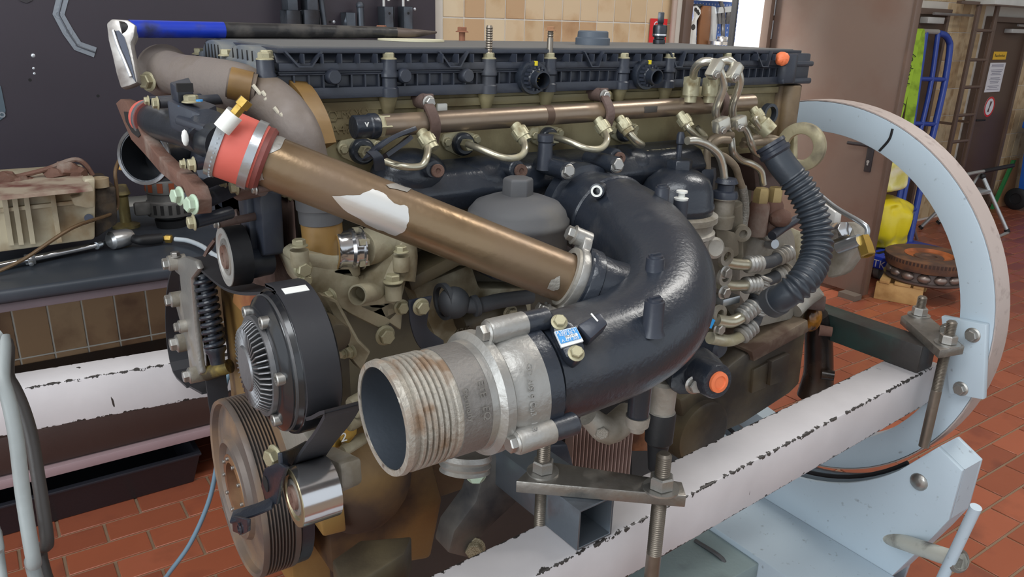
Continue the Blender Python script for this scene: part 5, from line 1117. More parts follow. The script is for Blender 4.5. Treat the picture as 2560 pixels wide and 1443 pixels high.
# ---- rear side: pump, hoses, coupling pipes
part(MB().prism([P(u, v, Y=1.02) for u, v in ((1850, 560), (1900, 520), (1960, 525), (1990, 590), (2000, 700), (1985, 800), (1900, 820), (1850, 740))], (0, 0.14, 0)), 'fuel_pump', ALD, bevel=0.010)
part(MB().prism([P(u, v, Y=1.06) for u, v in ((1960, 560), (2030, 590), (2060, 680), (2040, 800), (1960, 820))], (0, 0.16, 0)), 'pump_flange', OLIVG, bevel=0.008)
for u, v, r, m in ((1920, 585, 20, ALD), (1915, 540, 14, ALD), (1960, 640, 18, ALD), (1975, 625, 14, ALD), (1935, 610, 16, GALV)): q = P(u, v, Y=1.0); part(MB().lathe(q, V((-0.3, -0.9, 0.15)), [(-0.03, m_px(r, 1.5)), (0, m_px(r, 1.5)), (0.004, m_px(r * .8, 1.5))], 16), 'pump_boss', m)
q = P(1950, 545, Y=0.98); part(MB().sphere(q, 0.022, (1.2, 1, 0.9), 14), 'rusty_cap', RUST, jit=0.001)
part(MB().tube([P(1930, 590, Y=0.97), P(1965, 565, Y=0.98), P(2000, 545, Y=1.0)], 0.010, 12), 'pump_line', BLK)
def hose_pair(pts_m, pts_r, Y=0.93, r=0.0112):
    a = [P(u, v, Y=Y) for u, v in pts_m]; b = [P(u, v, Y=Y + 0.02) for u, v in pts_r]
    t = part(MB().tube(a, r, 18, 5), 'coolant_tube', PIPES); part(MB().tube([a[-1]] + b, r * 1.15, 18, 5), 'coolant_hose', RUBD)
    d = (a[-1] - a[-2]).normalized(); pr = []
    for k in range(4): s = -0.022 + k * 0.0105; pr += [(s, r * 1.22), (s + 0.003, r * 1.55), (s + 0.006, r * 1.55), (s + 0.009, r * 1.25)]
    MB().lathe(a[-1], d, pr, 24).done('ferrule', ALC, t); 
    bq = b[-1]; d2 = (b[-1] - b[-2]).normalized(); pr2 = [(x + 0.02, y) for x, y in pr]; MB().lathe(bq, d2, pr2, 24).done('ferrule', ALC, t)
hose_pair([(1808, 655), (1835, 660), (1862, 662), (1885, 660)], [(1925, 655), (1945, 645)])
hose_pair([(1798, 708), (1825, 714), (1855, 714), (1880, 712)], [(1920, 700), (1942, 690)])
hose_pair([(1790, 800), (1825, 805), (1850, 795), (1870, 778)], [(1885, 755), (1893, 735)], 0.915, 0.012)
hose_pair([(1775, 845), (1820, 852), (1850, 842), (1868, 826)], [(1885, 805), (1892, 785)], 0.915, 0.012)
for u, v, r in ((1812, 680, 17), (1808, 730, 18), (1795, 822, 17)): q = P(u, v, Y=0.915); bolt(E, q, YN, m_px(r, dep(q)) * 0.8, ZINC); part(MB().ring(q + AY * 0.006 + AZ * 0.03, YN, 0.018, 0.010, 0.008, 22), 'tube_clamp', ALD)
q = P(1776, 808, Y=0.90); part(MB().box(q, 0.012, 0.006, 0.018, Matrix.Rotation(0.5, 3, 'Y')), 'blue_clip', mat('blue_clip', (30, 150, 220), 0.5))
part(MB().box(P(1815, 748, Y=0.95), 0.05, 0.03, 0.016), 'small_bracket', GALV, bevel=0.002)
part(MB().lathe(P(1800, 872, Y=0.95), V((0, -1, 0)), [(-0.04, 0.024), (0, 0.022), (0.006, 0.015)], 18), 'black_bung', BLK)
# corrugated hose
chp = [(1932, 372, 1.43), (1955, 410, 1.43), (1990, 455, 1.43), (2025, 515, 1.43), (2043, 590, 1.43), (2035, 655, 1.42), (2005, 705, 1.40), (1962, 740, 1.41), (1930, 758, 1.44)]
q = crom([P(u, v, d=d) for u, v, d in chp], 24); acc = [0]
for i in range(1, len(q)): acc.append(acc[-1] + (q[i] - q[i - 1]).length)
rad = []; pts = []; pitch = 0.0112; Lh = acc[-1]; i = 0; n = int(Lh / pitch * 6)
for k in range(n + 1):
    s = Lh * k / n
    while i < len(acc) - 2 and acc[i + 1] < s: i += 1
    pts.append(q[i].lerp(q[i + 1], (s - acc[i]) / max(1e-9, acc[i + 1] - acc[i])))
    rad.append(0.0255 if s < 0.062 or s > Lh - 0.05 else (0.0238, 0.0268, 0.0288, 0.0290, 0.0270, 0.0240)[k % 6])
ch = part(MB().tube(pts, rad, 28, 1), 'corrugated_hose', mat('hose_blue_black', (50, 56, 64), 0.4, vs=8, var=0.2), ang=70)
dch = (pts[1] - pts[0]).normalized()
MB().lathe(pts[0] - dch * 0.012, dch, [(0, 0.024), (0, 0.028), (0.006, 0.029), (0.008, 0.0265), (0.014, 0.0265), (0.016, 0.030), (0.022, 0.030), (0.026, 0.0265)], 12).done('quick_coupler', BLK, ch)
dce = (pts[-1] - pts[-2]).normalized(); MB().lathe(pts[-1] - dce * 0.02, dce, [(0, 0.0265), (0.002, 0.0285), (0.022, 0.0285), (0.024, 0.027)], 28).done('hose_socket', RUBD, ch)
pipe([(1985, 775, 1.02), (2010, 750, 1.02), (2045, 722, 1.0)], 0.021, ALD, 'aluminium_pipe', 18)
# lifting eye
q = P(2006, 367, X=1.41); part(MB().ring(q, V((-1, -0.30, 0.05)), 0.050, 0.0265, 0.016, 44), 'lifting_eye', mat('chromated_eye', (172, 162, 132), 0.45, 0.5, vs=9, var=0.2, dirt=(106, 98, 82), da=0.56, ds=14), bevel=0.002)
part(MB().prism([P(1940, 340, X=1.415), P(1985, 330, X=1.415), P(1985, 415, X=1.415), P(1940, 425, X=1.415)], (0.014, 0, 0)), 'eye_shank', bpy.data.materials['chromated_eye'], bevel=0.003)
# oily rear block
Yb = 0.99
rb = MB().prism([P(1880, 880, Y=Yb), P(1885, 905, Y=Yb), P(2022, 830, Y=Yb), P(2020, 800, Y=Yb)], (0, 0.12, 0))
part(MB().prism([P(u, v, Y=1.0) for u, v in ((1860, 890), (2020, 800), (2000, 960), (1975, 985), (1860, 1060), (1720, 1120), (1700, 1000), (1770, 960))], (0, 0.14, 0)), 'rear_crankcase', OLIVD, bevel=0.008)
rl = part(rb, 'crankcase_ledge', mat('scuffed_ledge', (128, 112, 94), 0.5, 0.2, vs=8, var=0.25, dirt=(84, 62, 50), da=0.52, ds=12), bevel=0.003)
MB().prism([P(u, v, Y=0.985) for u, v in ((1930, 905), (1975, 885), (1968, 950), (1925, 965))], (0, 0.02, 0)).done('data_plate', OLIVD, rl, bevel=0.001)
MB().prism([P(u, v, Y=0.993) for u, v in ((1885, 925), (1925, 905), (1915, 970), (1880, 985))], (0, 0.02, 0)).done('cast_panel', OLIVD, rl, bevel=0.003)
part(MB().lathe(P(1760, 1085, Y=0.985), YN, [(-0.08, 0.075), (0, 0.075), (0.004, 0.068)], 36), 'cover_disc', OLIVD)
# oil stained black rear cover
rc = part(MB().tube([P(2042, 785, Y=1.05), P(2046, 840, Y=1.05), P(2046, 930, Y=1.05), P(2038, 990, Y=1.05)], [0.026, 0.034, 0.037, 0.046], 24, 5), 'rear_cover', OILB)
q = P(2040, 800, Y=1.02); MB().sphere(q + AY * .01, 0.028, (1, 0.7, 1.2), 16).done('oil_smear', mat('amber_oil', (176, 116, 40), 0.15, var=0.4, dirt=(50, 30, 18), da=0.5, ds=20, dr=0.15), rc)
part(MB().lathe(P(2062, 760, Y=1.0), V((0.6, -0.8, 0)), [(-0.05, 0.018), (0, 0.018)], 16), 'plug_boss', BROWNC)
part(MB().lathe(P(2080, 830, Y=1.0), V((0.6, -0.8, 0)), [(-0.03, 0.014), (0, 0.012)], 14), 'plug_boss', RUST)
part(MB().lathe(P(2085, 940, Y=1.0), V((0.6, -0.8, 0)), [(-0.03, 0.014), (0, 0.013)], 14), 'plug_boss', OILB)
# sensor block with orange cap under the elbow
ob = part(MB().prism([P(u, v, d=1.12) for u, v in ((1678, 940), (1720, 915), (1790, 905), (1830, 935), (1800, 985), (1700, 990), (1675, 975))], V((0.03, 0.05, 0))), 'oil_port_block', BLKG, bevel=0.005)
q = P(1795, 955, d=1.085); dq = V((-0.15, -0.95, 0.1)).normalized(); MB().lathe(q - dq * 0.04, dq, [(0, 0.026), (0.036, 0.026), (0.04, 0.024)], 28).done('port_tube', BLKG, ob); MB().lathe(q, dq, [(0, 0.0155), (0.004, 0.0150), (0.005, 0.010), (0.003, 0.009), (0.003, 0)], 28).done('orange_cap', ORANGE, ob, label='orange plastic closing cap')
q = P(1735, 962, d=1.10); bolt(ob, q, V((-0.4, -0.9, 0.1)), 0.0105, ZINC)
# parts hanging below the elbow
q = P(1662, 950, d=1.15); ps = part(MB().lathe(q, -AZ, [(0, 0.016), (0.005, 0.020), (0.05, 0.019), (0.052, 0.021)], 22), 'level_sensor', ALD); MB().lathe(q - AZ * 0.052, -AZ, [(0, 0.021), (0.006, 0.0225), (0.05, 0.0215), (0.055, 0.017), (0.10, 0.012)], 22).done('sensor_boot', BLACKR, ps)
q = P(1602, 960, d=0.98); po = part(MB().lathe(q, -AZ, [(-0.02, 0.015), (0.045, 0.014)], 18), 'drain_stub', BLKG); MB().lathe(q - AZ * 0.045, -AZ, [(0, 0.016), (0.014, 0.015), (0.016, 0.011), (0.022, 0.010)], 18).done('stub_end', ALD, po)
part(MB().tube([P(1470, 1040, d=1.02), P(1520, 1075, d=1.04), P(1570, 1040, d=1.08)], [0.014, 0.020, 0.02], 14), 'lower_lug', ALD); q = P(1503, 1078, d=1.02); bolt(E, q, V((-0.5, -0.85, 0.1)), m_px(17, 1.02), ALD)
part(MB().prism([P(1585, 1040, Y=1.03), P(1640, 1040, Y=1.03), P(1640, 1130, Y=1.03), P(1580, 1130, Y=1.03)], (0, 0.04, 0)), 'orange_stained_block', mat('stained_block', (140, 92, 56), 0.5, vs=9, var=0.3, dirt=(82, 52, 36), da=0.5, ds=12), bevel=0.005)
cf = part(MB().prism([P(u, v, Y=1.045) for u, v in ((1400, 1040), (1580, 1000), (1580, 1190), (1400, 1190))], (0, 0.02, 0)), 'oil_cooler', DARK)
fo = None
for k in range(17):
    u = 1420 + k * 9.2; a, b = P(u, 1060, Y=1.04), P(u, 1185, Y=1.04); MB().b2((a.x - 0.0008, 1.02, b.z), (a.x + 0.0008, 1.045, a.z)).done('cooler_fin', mat('fin_pinkish', (190, 168, 160), 0.4, 0.4) if k == 0 else bpy.data.materials['fin_pinkish'], cf)
# numbered brass tabs beside the fan
tb2 = part(MB().prism([P(u, v, Y=0.93) for u, v in ((862, 1050), (880, 1042), (895, 1060), (892, 1085), (872, 1110), (850, 1102), (850, 1075))], (0, 0.006, 0)), 'tag_plate', BRASS, bevel=0.001)
words('2', P(860, 1094, Y=0.9285), AX, AZ, 0.020, MARK, tb2, 'marker_stroke')
tb3 = part(MB().prism([P(u, v, Y=0.94) for u, v in ((820, 1095), (850, 1088), (856, 1115), (826, 1125))], (0, 0.006, 0)), 'tag_plate', BRASS, bevel=0.001); words('1', P(828, 1112, Y=0.9385), AX, AZ, 0.016, MARK, tb3, 'marker_stroke')
for u, v in ((873, 1068), (858, 1130), (875, 1012), (890, 1035)): q = P(u, v, Y=0.925); part(MB().lathe(q + V((.04, .02, 0)), V((-0.9, -0.4, 0)), [(0, 0.009), (0.04, 0.009), (0.044, 0.007), (0.044, 0.004)], 14), 'locating_pin', OLIVG)
# silver solenoid and pipe standing off the rear
rs = part(MB().prism([P(u, v, X=1.50) for u, v in ((2060, 560), (2130, 560), (2150, 620), (2100, 690), (2062, 700))], (0.05, 0, 0)), 'starter_end', ALD, bevel=0.012)
MB().lathe(P(2105, 575, X=1.49), V((-0.4, -0.8, 0.45)), [(-0.04, 0.020), (0.0, 0.020), (0.012, 0.017)], 6).done('chrome_nut', CHROME, rs, bevel=0.002)
MB().tube([P(2040, 480, X=1.52), P(2090, 520, X=1.51), P(2150, 555, X=1.50), P(2168, 572, X=1.50), P(2166, 595, X=1.50)], 0.0055, 12).done('steel_line', GALV, rs)
MB().lathe(P(2160, 606, X=1.49), V((-0.25, -0.6, -0.75)), [(-0.012, 0.014), (0.01, 0.016), (0.03, 0.016), (0.031, 0.010), (0.02, 0.009)], 6).done('brass_fitting', BRASS, rs)
MB().tube([P(2095, 620, X=1.48), P(2150, 600, X=1.48)], 0.013, 12).done('linkage', GALV, rs)
MB().prism([P(u, v, X=1.55) for u, v in ((2040, 500), (2090, 530), (2085, 570), (2040, 580))], (0.03, 0, 0)).done('wrapped_plug', mat('cloudy_film', (196, 194, 190), 0.35, var=0.1), rs, bevel=0.01)
# ================================================================ workshop bench side
def nobj(b, name, m, label, cat, group=None, **k): return tag(b.done(name, m, None, **k), label, cat, group)
YB = YW - 0.05
eb = P(1089, 60, Y=YB)
bt, bb = 2.6, 0.86
bd_ = nobj(MB().b2((-2.4, YB, bb + 0.05), (eb.x, YW - 0.013, bt)), 'tool_board', BOARD, 'large dark purplish board covering the wall above the bench', 'tool board', bevel=0.003)
HOLE = mat('hole_dark', (18, 16, 18), 0.8, var=0, bump=0); SPOT = mat('pale_screw', (196, 200, 206), 0.35, 0.6)
for u, v in ((83, 139), (84, 171), (86, 184), (835, 55), (1037, 23)): q = P(u, v, Y=YB); MB().sphere(q, 0.008 if v < 160 else 0.005, (1, 0.5, 1), 10).done('screw_head', SPOT, bd_)
for u, v in ((825, 55), (75, 200), (245, 240)): q = P(u, v, Y=YB); MB().lathe(q, -AY, [(0, 0.006), (0.0006, 0.006)], 10).done('screw_hole', HOLE, bd_)
GAS = mat('gasket_metal', (150, 156, 164), 0.4, 0.6, vs=6, var=0.1)
def chain(pts, w_, Y, th, name, m, label, cat, group=None, beads=True):
    q = [P(u, v, Y=Y) for u, v in pts]; b = MB()
    L_, R_ = [], []
    for i in range(len(q)):
        t = (q[min(i + 1, len(q) - 1)] - q[max(i - 1, 0)]).normalized(); n = t.cross(AY).normalized() * w_ / 2; L_.append(q[i] + n); R_.append(q[i] - n)
    o = nobj(b.prism(L_ + R_[::-1], (0, -th, 0)), name, m, label, cat, group)
    if beads:
        MB().tube([(a + c) / 2 + V((0, -th, 0)) for a, c in zip(L_, R_)], 0.004, 6, 1).done('bead', mat(name + '_bead', (92, 96, 104), 0.5, 0.5), o)
        for p in q[1:-1]: MB().ring(p + V((0, -th, 0)), -AY, w_ * 0.36, w_ * 0.2, 0.002, 16).done('bolt_eye', GAS, o)
    return o
chain([(158, -12), (146, 36), (170, 80), (194, 115), (238, 131)], 0.040, YB - 0.001, 0.003, 'metal_gasket', GAS, 'bent pale metal gasket hanging on the dark board, upper left', 'gasket')
TEAL = mat('gasket_teal', (82, 96, 106), 0.5, 0.3)
q = [P(u, v, Y=YB - 0.001) for u, v in ((-40, 210), (2, 215), (14, 275), (12, 292), (-40, 330))]
g2 = nobj(MB().prism(q, (0, -0.003, 0)), 'flat_gasket', TEAL, 'blue grey flat gasket cut off by the left picture edge', 'gasket')
q = P(5, 287, Y=YB - 0.005); MB().ring(q, -AY, 0.011, 0.006, 0.002, 14).done('bolt_eye', GAS, g2)
q = [P(u, v, Y=YB - 0.001) for u, v in ((45, -20), (50, 2), (66, 8), (80, 2), (84, -20), (76, -20), (72, -4), (62, 0), (55, -6), (53, -20))]
nobj(MB().prism(q, (0, -0.004, 0)), 'ring_gasket', mat('dark_ring', (48, 44, 48), 0.5), 'dark ring gasket cut by the top edge of the picture above the left board', 'gasket')
HSTEEL = mat('holder_steel', (84, 90, 98), 0.45, 0.6, vs=8, var=0.2, dirt=(62, 62, 68), da=0.58, ds=10)
# hanging steel holders (open channels)
def channel(u0, v0, u1, v1, dpt, label, cat='steel holder', hook=False, upper=None, grp='steel holders on the dark board'):
    a, b = P(u0, v0, Y=YB - dpt), P(u1, v1, Y=YB - dpt); t = 0.006
    m_ = MB().b2((a.x, YB - dpt, b.z), (b.x, YB - dpt + t, a.z)).b2((a.x, YB - dpt, b.z), (a.x + t, YB - 0.001, a.z)).b2((b.x - t, YB - dpt, b.z), (b.x, YB - 0.001, a.z))
    if upper: 
        c, d = P(upper[0], upper[1], Y=YB - dpt), P(upper[2], upper[3], Y=YB - dpt); m_.b2((c.x, YB - dpt + 0.002, d.z), (d.x, YB - 0.005, c.z))
    o = nobj(m_, 'steel_holder', HSTEEL, label, cat, bevel=0.002)
    if hook:
        p = V((a.x + 0.03, YB - dpt * 0.6, a.z + 0.02)); MB().tube([p + V((-0.02, 0, -0.04)), p + V((-0.018, 0, 0.03)), p + V((-0.008, 0, 0.045)), p + V((0.004, 0, 0.038)), p + V((0.006, 0, 0.005))], 0.007, 10).done('hook', SILV, o)
        MB().lathe(((a.x + b.x) / 2, YB - dpt - 0.0005, a.z - 0.03), -AY, [(0, 0.006), (0.0005, 0.006)], 10).done('bolt_hole', HOLE, o)
    return o
channel(716, 25, 756, 80, 0.09, 'grey steel holder with a raised back plate, leftmost of the row above the engine', upper=(717, -40, 746, 26))
channel(760, 24, 802, 80, 0.09, 'grey steel holder with a raised back plate, second of the row above the engine', upper=(766, -40, 796, 26))
q0, q1 = P(801, -10, Y=YB - 0.05), P(813, 78, Y=YB - 0.05); nobj(MB().tube([q0, q1], 0.013, 12), 'hanging_rod', HSTEEL, 'slim worn steel rod hanging right of the two tall steel holders', 'rod')
channel(866, 31, 890, 80, 0.07, 'small grey steel holder without hook, in the middle of the row', upper=None)
q0, q1 = P(900, 14, Y=YB - 0.05), P(903, 80, Y=YB - 0.05); nobj(MB().tube([q0, q1], 0.016, 12).sphere(q0, 0.02, n=10), 'hanging_rod', HSTEEL, 'round ended steel rod beside the small steel holder', 'rod')
channel(962, 16, 986, 80, 0.08, 'dark steel holder with a white hook, left of the hooked pair', hook=True)
channel(1010, 16, 1032, 80, 0.07, 'dark steel holder with a white hook, nearest the beige tiles', hook=True)
# bench
ZB = 0.86
BENCH = mat('bench_top', (52, 58, 66), 0.38, vs=3, var=0.15, dirt=(66, 70, 78), da=0.6, ds=4, bump=0.05, dr=0.5)
yb0 = P(200, 700, Z=ZB).y
bn = root('workbench', (0.0, yb0 + 0.4, 0), 'long dark workbench with rounded front edge below the dark board', 'workbench')
MB().b2((-2.4, yb0, ZB - 0.045), (1.7, YW - 0.002, ZB)).done('bench_top', BENCH, bn, bevel=0.014, seg=3)
MB().b2((-2.4, yb0 + 0.02, ZB - 0.075), (1.7, yb0 + 0.06, ZB - 0.045)).done('bench_rail', mat('bench_rail', (112, 102, 108), 0.5), bn, bevel=0.003)
z0 = P(260, 1112, Y=yb0 + 0.06).z
MB().b2((-2.4, yb0 + 0.03, z0 - 0.005), (1.7, yb0 + 0.045, z0 + 0.125)).done('lower_rail', mat('brown_rail', (60, 44, 40), 0.45, var=0.15), bn, bevel=0.003)
MB().b2((-2.4, yb0 + 0.012, z0 - 0.045), (1.7, yb0 + 0.06, z0 - 0.012)).done('shelf_edge', mat('pinkish_edge', (152, 130, 134), 0.42, var=0.08), bn, bevel=0.003, label='pinkish grey edge of the lower shelf')
MB().b2((-2.4, yb0 + 0.05, z0 - 0.03), (1.7, YW - 0.02, z0 - 0.012)).done('lower_shelf', mat('shelf_dark', (52, 40, 38), 0.6), bn)
for x in (-2.2, 1.5): MB().b2((x, yb0 + 0.06, 0), (x + 0.06, yb0 + 0.12, ZB - 0.045)).b2((x, YW - 0.12, 0), (x + 0.06, YW - 0.06, ZB - 0.045)).done('leg', BROWN2, bn)
# drip tray on the floor
TRAY = mat('tray_black', (36, 37, 44), 0.4, vs=5, var=0.2)
ta = P(482, 1185, Z=0.06); ty0 = P(240, 1270, Z=0.03).y; tx1 = P(500, 1150, Z=0.10).x
tr = MB(); zt2 = 0.125
o_ = [(-1.2, ty0), (tx1, ty0), (tx1, ty0 + 0.5), (-1.2, ty0 + 0.5)]
cx_, cy_ = (-1.2 + tx1) / 2, ty0 + 0.25
def rect(sx, sy, z): return [V((cx_ + (x - cx_) * sx, cy_ + (y - cy_) * sy, z)) for x, y in o_]
rows = [rect(0.97, 0.86, 0.002), rect(1.0, 1.0, zt2), rect(1.006, 1.03, zt2 + 0.002), rect(1.006, 1.03, zt2 + 0.012), rect(0.985, 0.94, zt2 + 0.012), rect(0.955, 0.80, 0.012)]
vs = [p for r in rows for p in r]; fs = []
for i in range(5):
    for j in range(4): fs.append([i * 4 + j, i * 4 + (j + 1) % 4, i * 4 + 4 + (j + 1) % 4, i * 4 + 4 + j])
fs += [[0, 1, 2, 3], [20, 21, 22, 23]]
nobj(tr.add(vs, fs), 'drip_tray', TRAY, 'long black plastic drip tray on the floor under the bench', 'tray', bevel=0.006)

# cream gearbox housing on the bench
CREAM = mat('cream_housing', (186, 176, 152), 0.5, 0.1, vs=6, var=0.12, dirt=(150, 128, 98), da=0.56, ds=7, bump=0.15, bs=70)
yg = 2.86
ga = P(200, 560, Y=yg); gb_ = root('gearbox_housing', (P(120, 500, Y=yg).x, yg + 0.15, ZB), 'cream ribbed gearbox housing lying on the bench at the left', 'gearbox housing')
G = lambda u, v, y=None: P(u, v, Y=yg if y is None else y)
zg0 = ZB + 0.002
def gz(p): return V((p.x, p.y, max(p.z, zg0)))
MB().prism([gz(G(-60, 475)), gz(G(240, 452)), gz(G(238, 600)), gz(G(-60, 640))], (0, 0.35, 0)).done('housing', CREAM, gb_, bevel=0.010)
for u in (8, 33, 62, 128): 
    a, b = G(u, 478 - u * .06, yg - 0.012), G(u + 20, 612 - u * .06, yg - 0.012); a2, b2_ = gz(a), gz(b); MB().strip([a2, b2_], V((0.014, 0, 0)), 0.024, 1, nrm=AY).done('rib', CREAM, gb_)
MB().strip([G(-40, 530, yg - .008), G(190, 505, yg - .008)], V((0, 0, 0.012)), 0.016, 1, nrm=AY).done('long_rib', CREAM, gb_)
MB().strip([G(-60, 478, yg + 0.0), G(215, 452, yg + .0)], V((0, 0.30, 0)), 0.012, 1).done('flange', mat('red_sealant_flange', (112, 70, 62), 0.6, var=0.25, dirt=(164, 150, 132), da=0.5, ds=9), gb_)
MB().prism([G(212, 448, yg - .05), G(238, 445, yg - .05), G(236, 520, yg - .05), G(220, 522, yg - .05), G(186, 515, yg - .05), G(178, 495, yg - .05), G(205, 490, yg - .05)], (0, 0.06, 0)).done('spout_lug', CREAM, gb_, bevel=0.006)
MB().lathe(G(247, 445, yg + 0.02), AZ, [(-0.03, 0.028), (0, 0.03), (0.002, 0.022), (-0.02, 0.02)], 20).done('oil_port', CREAM, gb_)
MB().prism([gz(G(238, 470, yg + .02)), gz(G(290, 465, yg + .02)), gz(G(295, 560, yg + .02)), gz(G(238, 598, yg + .02))], (0, 0.28, 0)).done('open_end', mat('greasy_internals', (70, 58, 44), 0.5, var=0.4, dirt=(40, 34, 30), da=0.5, ds=20, bump=0.5, bs=50), gb_, bevel=0.01)
q = G(222, 545, yg - .01); MB().lathe(q, -AY, [(0, 0.014), (0.006, 0.014)], 18).done('core_plug', mat('core_plug', (110, 120, 140), 0.4, 0.6), gb_)
for i, (u, v) in enumerate(((15, 440), (45, 450), (75, 455), (165, 415), (185, 425), (140, 425))): q = G(u, v + 8, yg + 0.1); MB().sphere(q, 0.034, (1.2, 1, 0.7), 10).done('shift_linkage', RUST, gb_, jit=0.006)
MB().tube([G(15, 448, yg + .1), G(110, 425, yg + .1), G(180, 400, yg + .1), G(210, 408, yg + .1), G(232, 438, yg + .1)], 0.008, 8).done('selector_rod', RUST, gb_)
# flanged sleeve behind
q = P(305, 485, Y=3.25); nobj(MB().lathe(V((q.x, q.y, ZB)), AZ, [(0, 0.05), (0.01, 0.05), (0.02, 0.02), (q.z - ZB - 0.01, 0.02), (q.z - ZB, 0.03), (q.z - ZB + 0.035, 0.02), (q.z - ZB + 0.036, 0)], 20), 'brass_sleeve', mat('dull_yellow', (150, 136, 90), 0.4, 0.5, dirt=(90, 80, 60), da=0.55), 'dull yellow flanged sleeve standing on the bench beside the gearbox housing', 'sleeve')
# alternator
ya_ = 2.72
p0 = P(425, 575, Z=ZB); ac = V((p0.x + 0.02, p0.y + 0.06, ZB)); al = root('alternator', ac, 'grey finned alternator standing on the bench behind the belt drive', 'alternator')
AG = mat('alternator_grey', (104, 102, 100), 0.5, 0.5, vs=9, var=0.2, dirt=(74, 72, 70), da=0.55, ds=12)
MB().lathe(ac, AZ, [(0, 0.055), (0.03, 0.06), (0.035, 0.05), (0.045, 0.05)], 32).done('pulley_base', BLACKR, al)
MB().lathe(ac, AZ, [(0.045, 0.05), (0.05, 0.082), (0.105, 0.082), (0.11, 0.076), (0.135, 0.076), (0.14, 0.080), (0.19, 0.078), (0.20, 0.062)], 36).done('casing', AG, al, bevel=0.001)
for k in range(18):
    a = 2 * PI * k / 18; MB().box(ac + V((math.cos(a) * 0.081, math.sin(a) * 0.081, 0.08)), 0.006, 0.012, 0.036, Matrix.Rotation(a, 3, 'Z')).done('vent_slot', DARK, al)
for k in range(12):
    a = 2 * PI * k / 12; MB().box(ac + V((math.cos(a) * 0.078, math.sin(a) * 0.078, 0.165)), 0.006, 0.02, 0.036, Matrix.Rotation(a, 3, 'Z')).done('winding_slot', mat('copper_winding', (120, 58, 30), 0.5) if k == 0 else bpy.data.materials['copper_winding'], al)
MB().lathe(ac, AZ, [(0.20, 0.066), (0.205, 0.07), (0.225, 0.07), (0.235, 0.062), (0.24, 0.04)], 32).done('end_cap', GREYP, al)
for a in (0.5, 2.4, 4.0): MB().cyl(ac + V((math.cos(a) * 0.045, math.sin(a) * 0.045, 0.235)), ac + V((math.cos(a) * 0.045, math.sin(a) * 0.045, 0.262)), 0.008, n=10).done('terminal', BRASS if a < 1 else BROWNC, al)
MB().box(ac + V((-0.10, -0.02, 0.085)), 0.06, 0.03, 0.05).done('mounting_ear', AG, al, bevel=0.008)
# air tool with long barrel and hose
zt3 = ZB + 0.022
def BP(u, v, dz=0.022): return P(u, v, Z=ZB + dz)
at_ = root('air_scraper', BP(300, 605), 'silver air tool with a long steel barrel lying along the bench edge', 'air tool')
MB().tube([BP(-40, 672), BP(255, 610)], 0.011, 14).done('barrel', CHROME, at_)
MB().lathe(BP(250, 611), BP(270, 603) - BP(250, 611), [(-0.02, 0.013), (0.0, 0.013), (0.004, 0.010), (0.04, 0.010)], 14).done('collar', GALV, at_)
MB().lathe(BP(272, 603, 0.035), BP(320, 592, 0.035) - BP(272, 603, 0.035), [(0, 0.022), (0.01, 0.032), (0.03, 0.033), (0.07, 0.030), (0.085, 0.024), (0.09, 0.015)], 24).done('body', ALU, at_)
MB().tube([BP(322, 592, 0.032), BP(345, 600, 0.03), BP(365, 600, 0.026), BP(405, 596, 0.024)], [0.014, 0.016, 0.020, 0.019], 18).done('grip', BLACKR, at_)
MB().lathe(BP(405, 596, 0.024), BP(440, 598, 0.022) - BP(405, 596, 0.024), [(0, 0.010), (0.012, 0.010), (0.014, 0.015), (0.034, 0.015), (0.036, 0.010)], 6).done('brass_coupling', BRASS, at_)
MB().tube([BP(438, 598), BP(470, 602), BP(505, 616), BP(540, 640), BP(600, 660)], 0.0085, 12).done('air_hose', mat('clear_hose', (190, 198, 204), 0.25, var=0.1), at_)
cl_ = BP(75, 648, 0.02); MB().box(cl_, 0.03, 0.03, 0.03).tube([cl_ + V((0, -.02, 0)), cl_ + V((0.0, -.05, -.005))], 0.008, 8).done('hose_clip', GALV, at_, bevel=0.004)
wr_ = nobj(MB().tube([BP(-30, 690, .01), BP(60, 648, .05), BP(180, 570, .14), P(285, 530, Y=2.9), P(292, 480, Y=2.9), P(288, 430, Y=2.9), P(300, 395, Y=2.95)], 0.006, 8), 'rusty_line', mat('rusty_line', (104, 82, 58), 0.6, 0.3, var=0.2), 'thin bent brown pipe leaning from the gearbox housing over the bench', 'pipe')
MB().sphere(P(306, 397, Y=2.93), 0.014, (1, 1, 1), 12).done('yellow_tag', mat('pale_yellow', (226, 206, 120), 0.5), wr_)
MB().tube([P(300, 425, Y=2.9), P(312, 385, Y=2.92), P(318, 365, Y=2.94)], 0.005, 8).done('yellow_wire', mat('wire_yellow', (170, 130, 60), 0.5), wr_)
# cables in the left foreground and an air hose
CG = mat('cable_grey', (150, 156, 156), 0.42, vs=8, var=0.1); CK = mat('cable_dark', (66, 62, 60), 0.45, vs=8, var=0.15)
nobj(MB().tube([V((-0.42, 0.52, 0.01)), V((-0.36, 0.56, 0.5)), V((-0.26, 0.62, 1.02)), P(-40, 890, d=0.90), P(8, 960, d=0.90), P(38, 1080, d=0.90), P(58, 1240, d=0.91), P(84, 1400, d=0.92), P(110, 1520, d=0.95), V((0.02, 0.5, 0.6)), V((0.05, 0.42, 0.02))], 0.0082, 16, 8), 'cable', CG, 'pale grey hanging cable in the left foreground', 'cable')
nobj(MB().tube([V((-0.46, 0.56, 0.01)), V((-0.40, 0.60, 0.5)), V((-0.30, 0.66, 1.03)), P(-40, 905, d=0.945), P(22, 950, d=0.945), P(70, 1060, d=0.945), P(98, 1210, d=0.95), P(118, 1350, d=0.955), P(134, 1500, d=0.98), V((0.07, 0.52, 0.6)), V((0.10, 0.44, 0.02))], 0.0078, 16, 8), 'cable', CK, 'darker grey hanging cable right behind the pale one in the left foreground', 'cable')
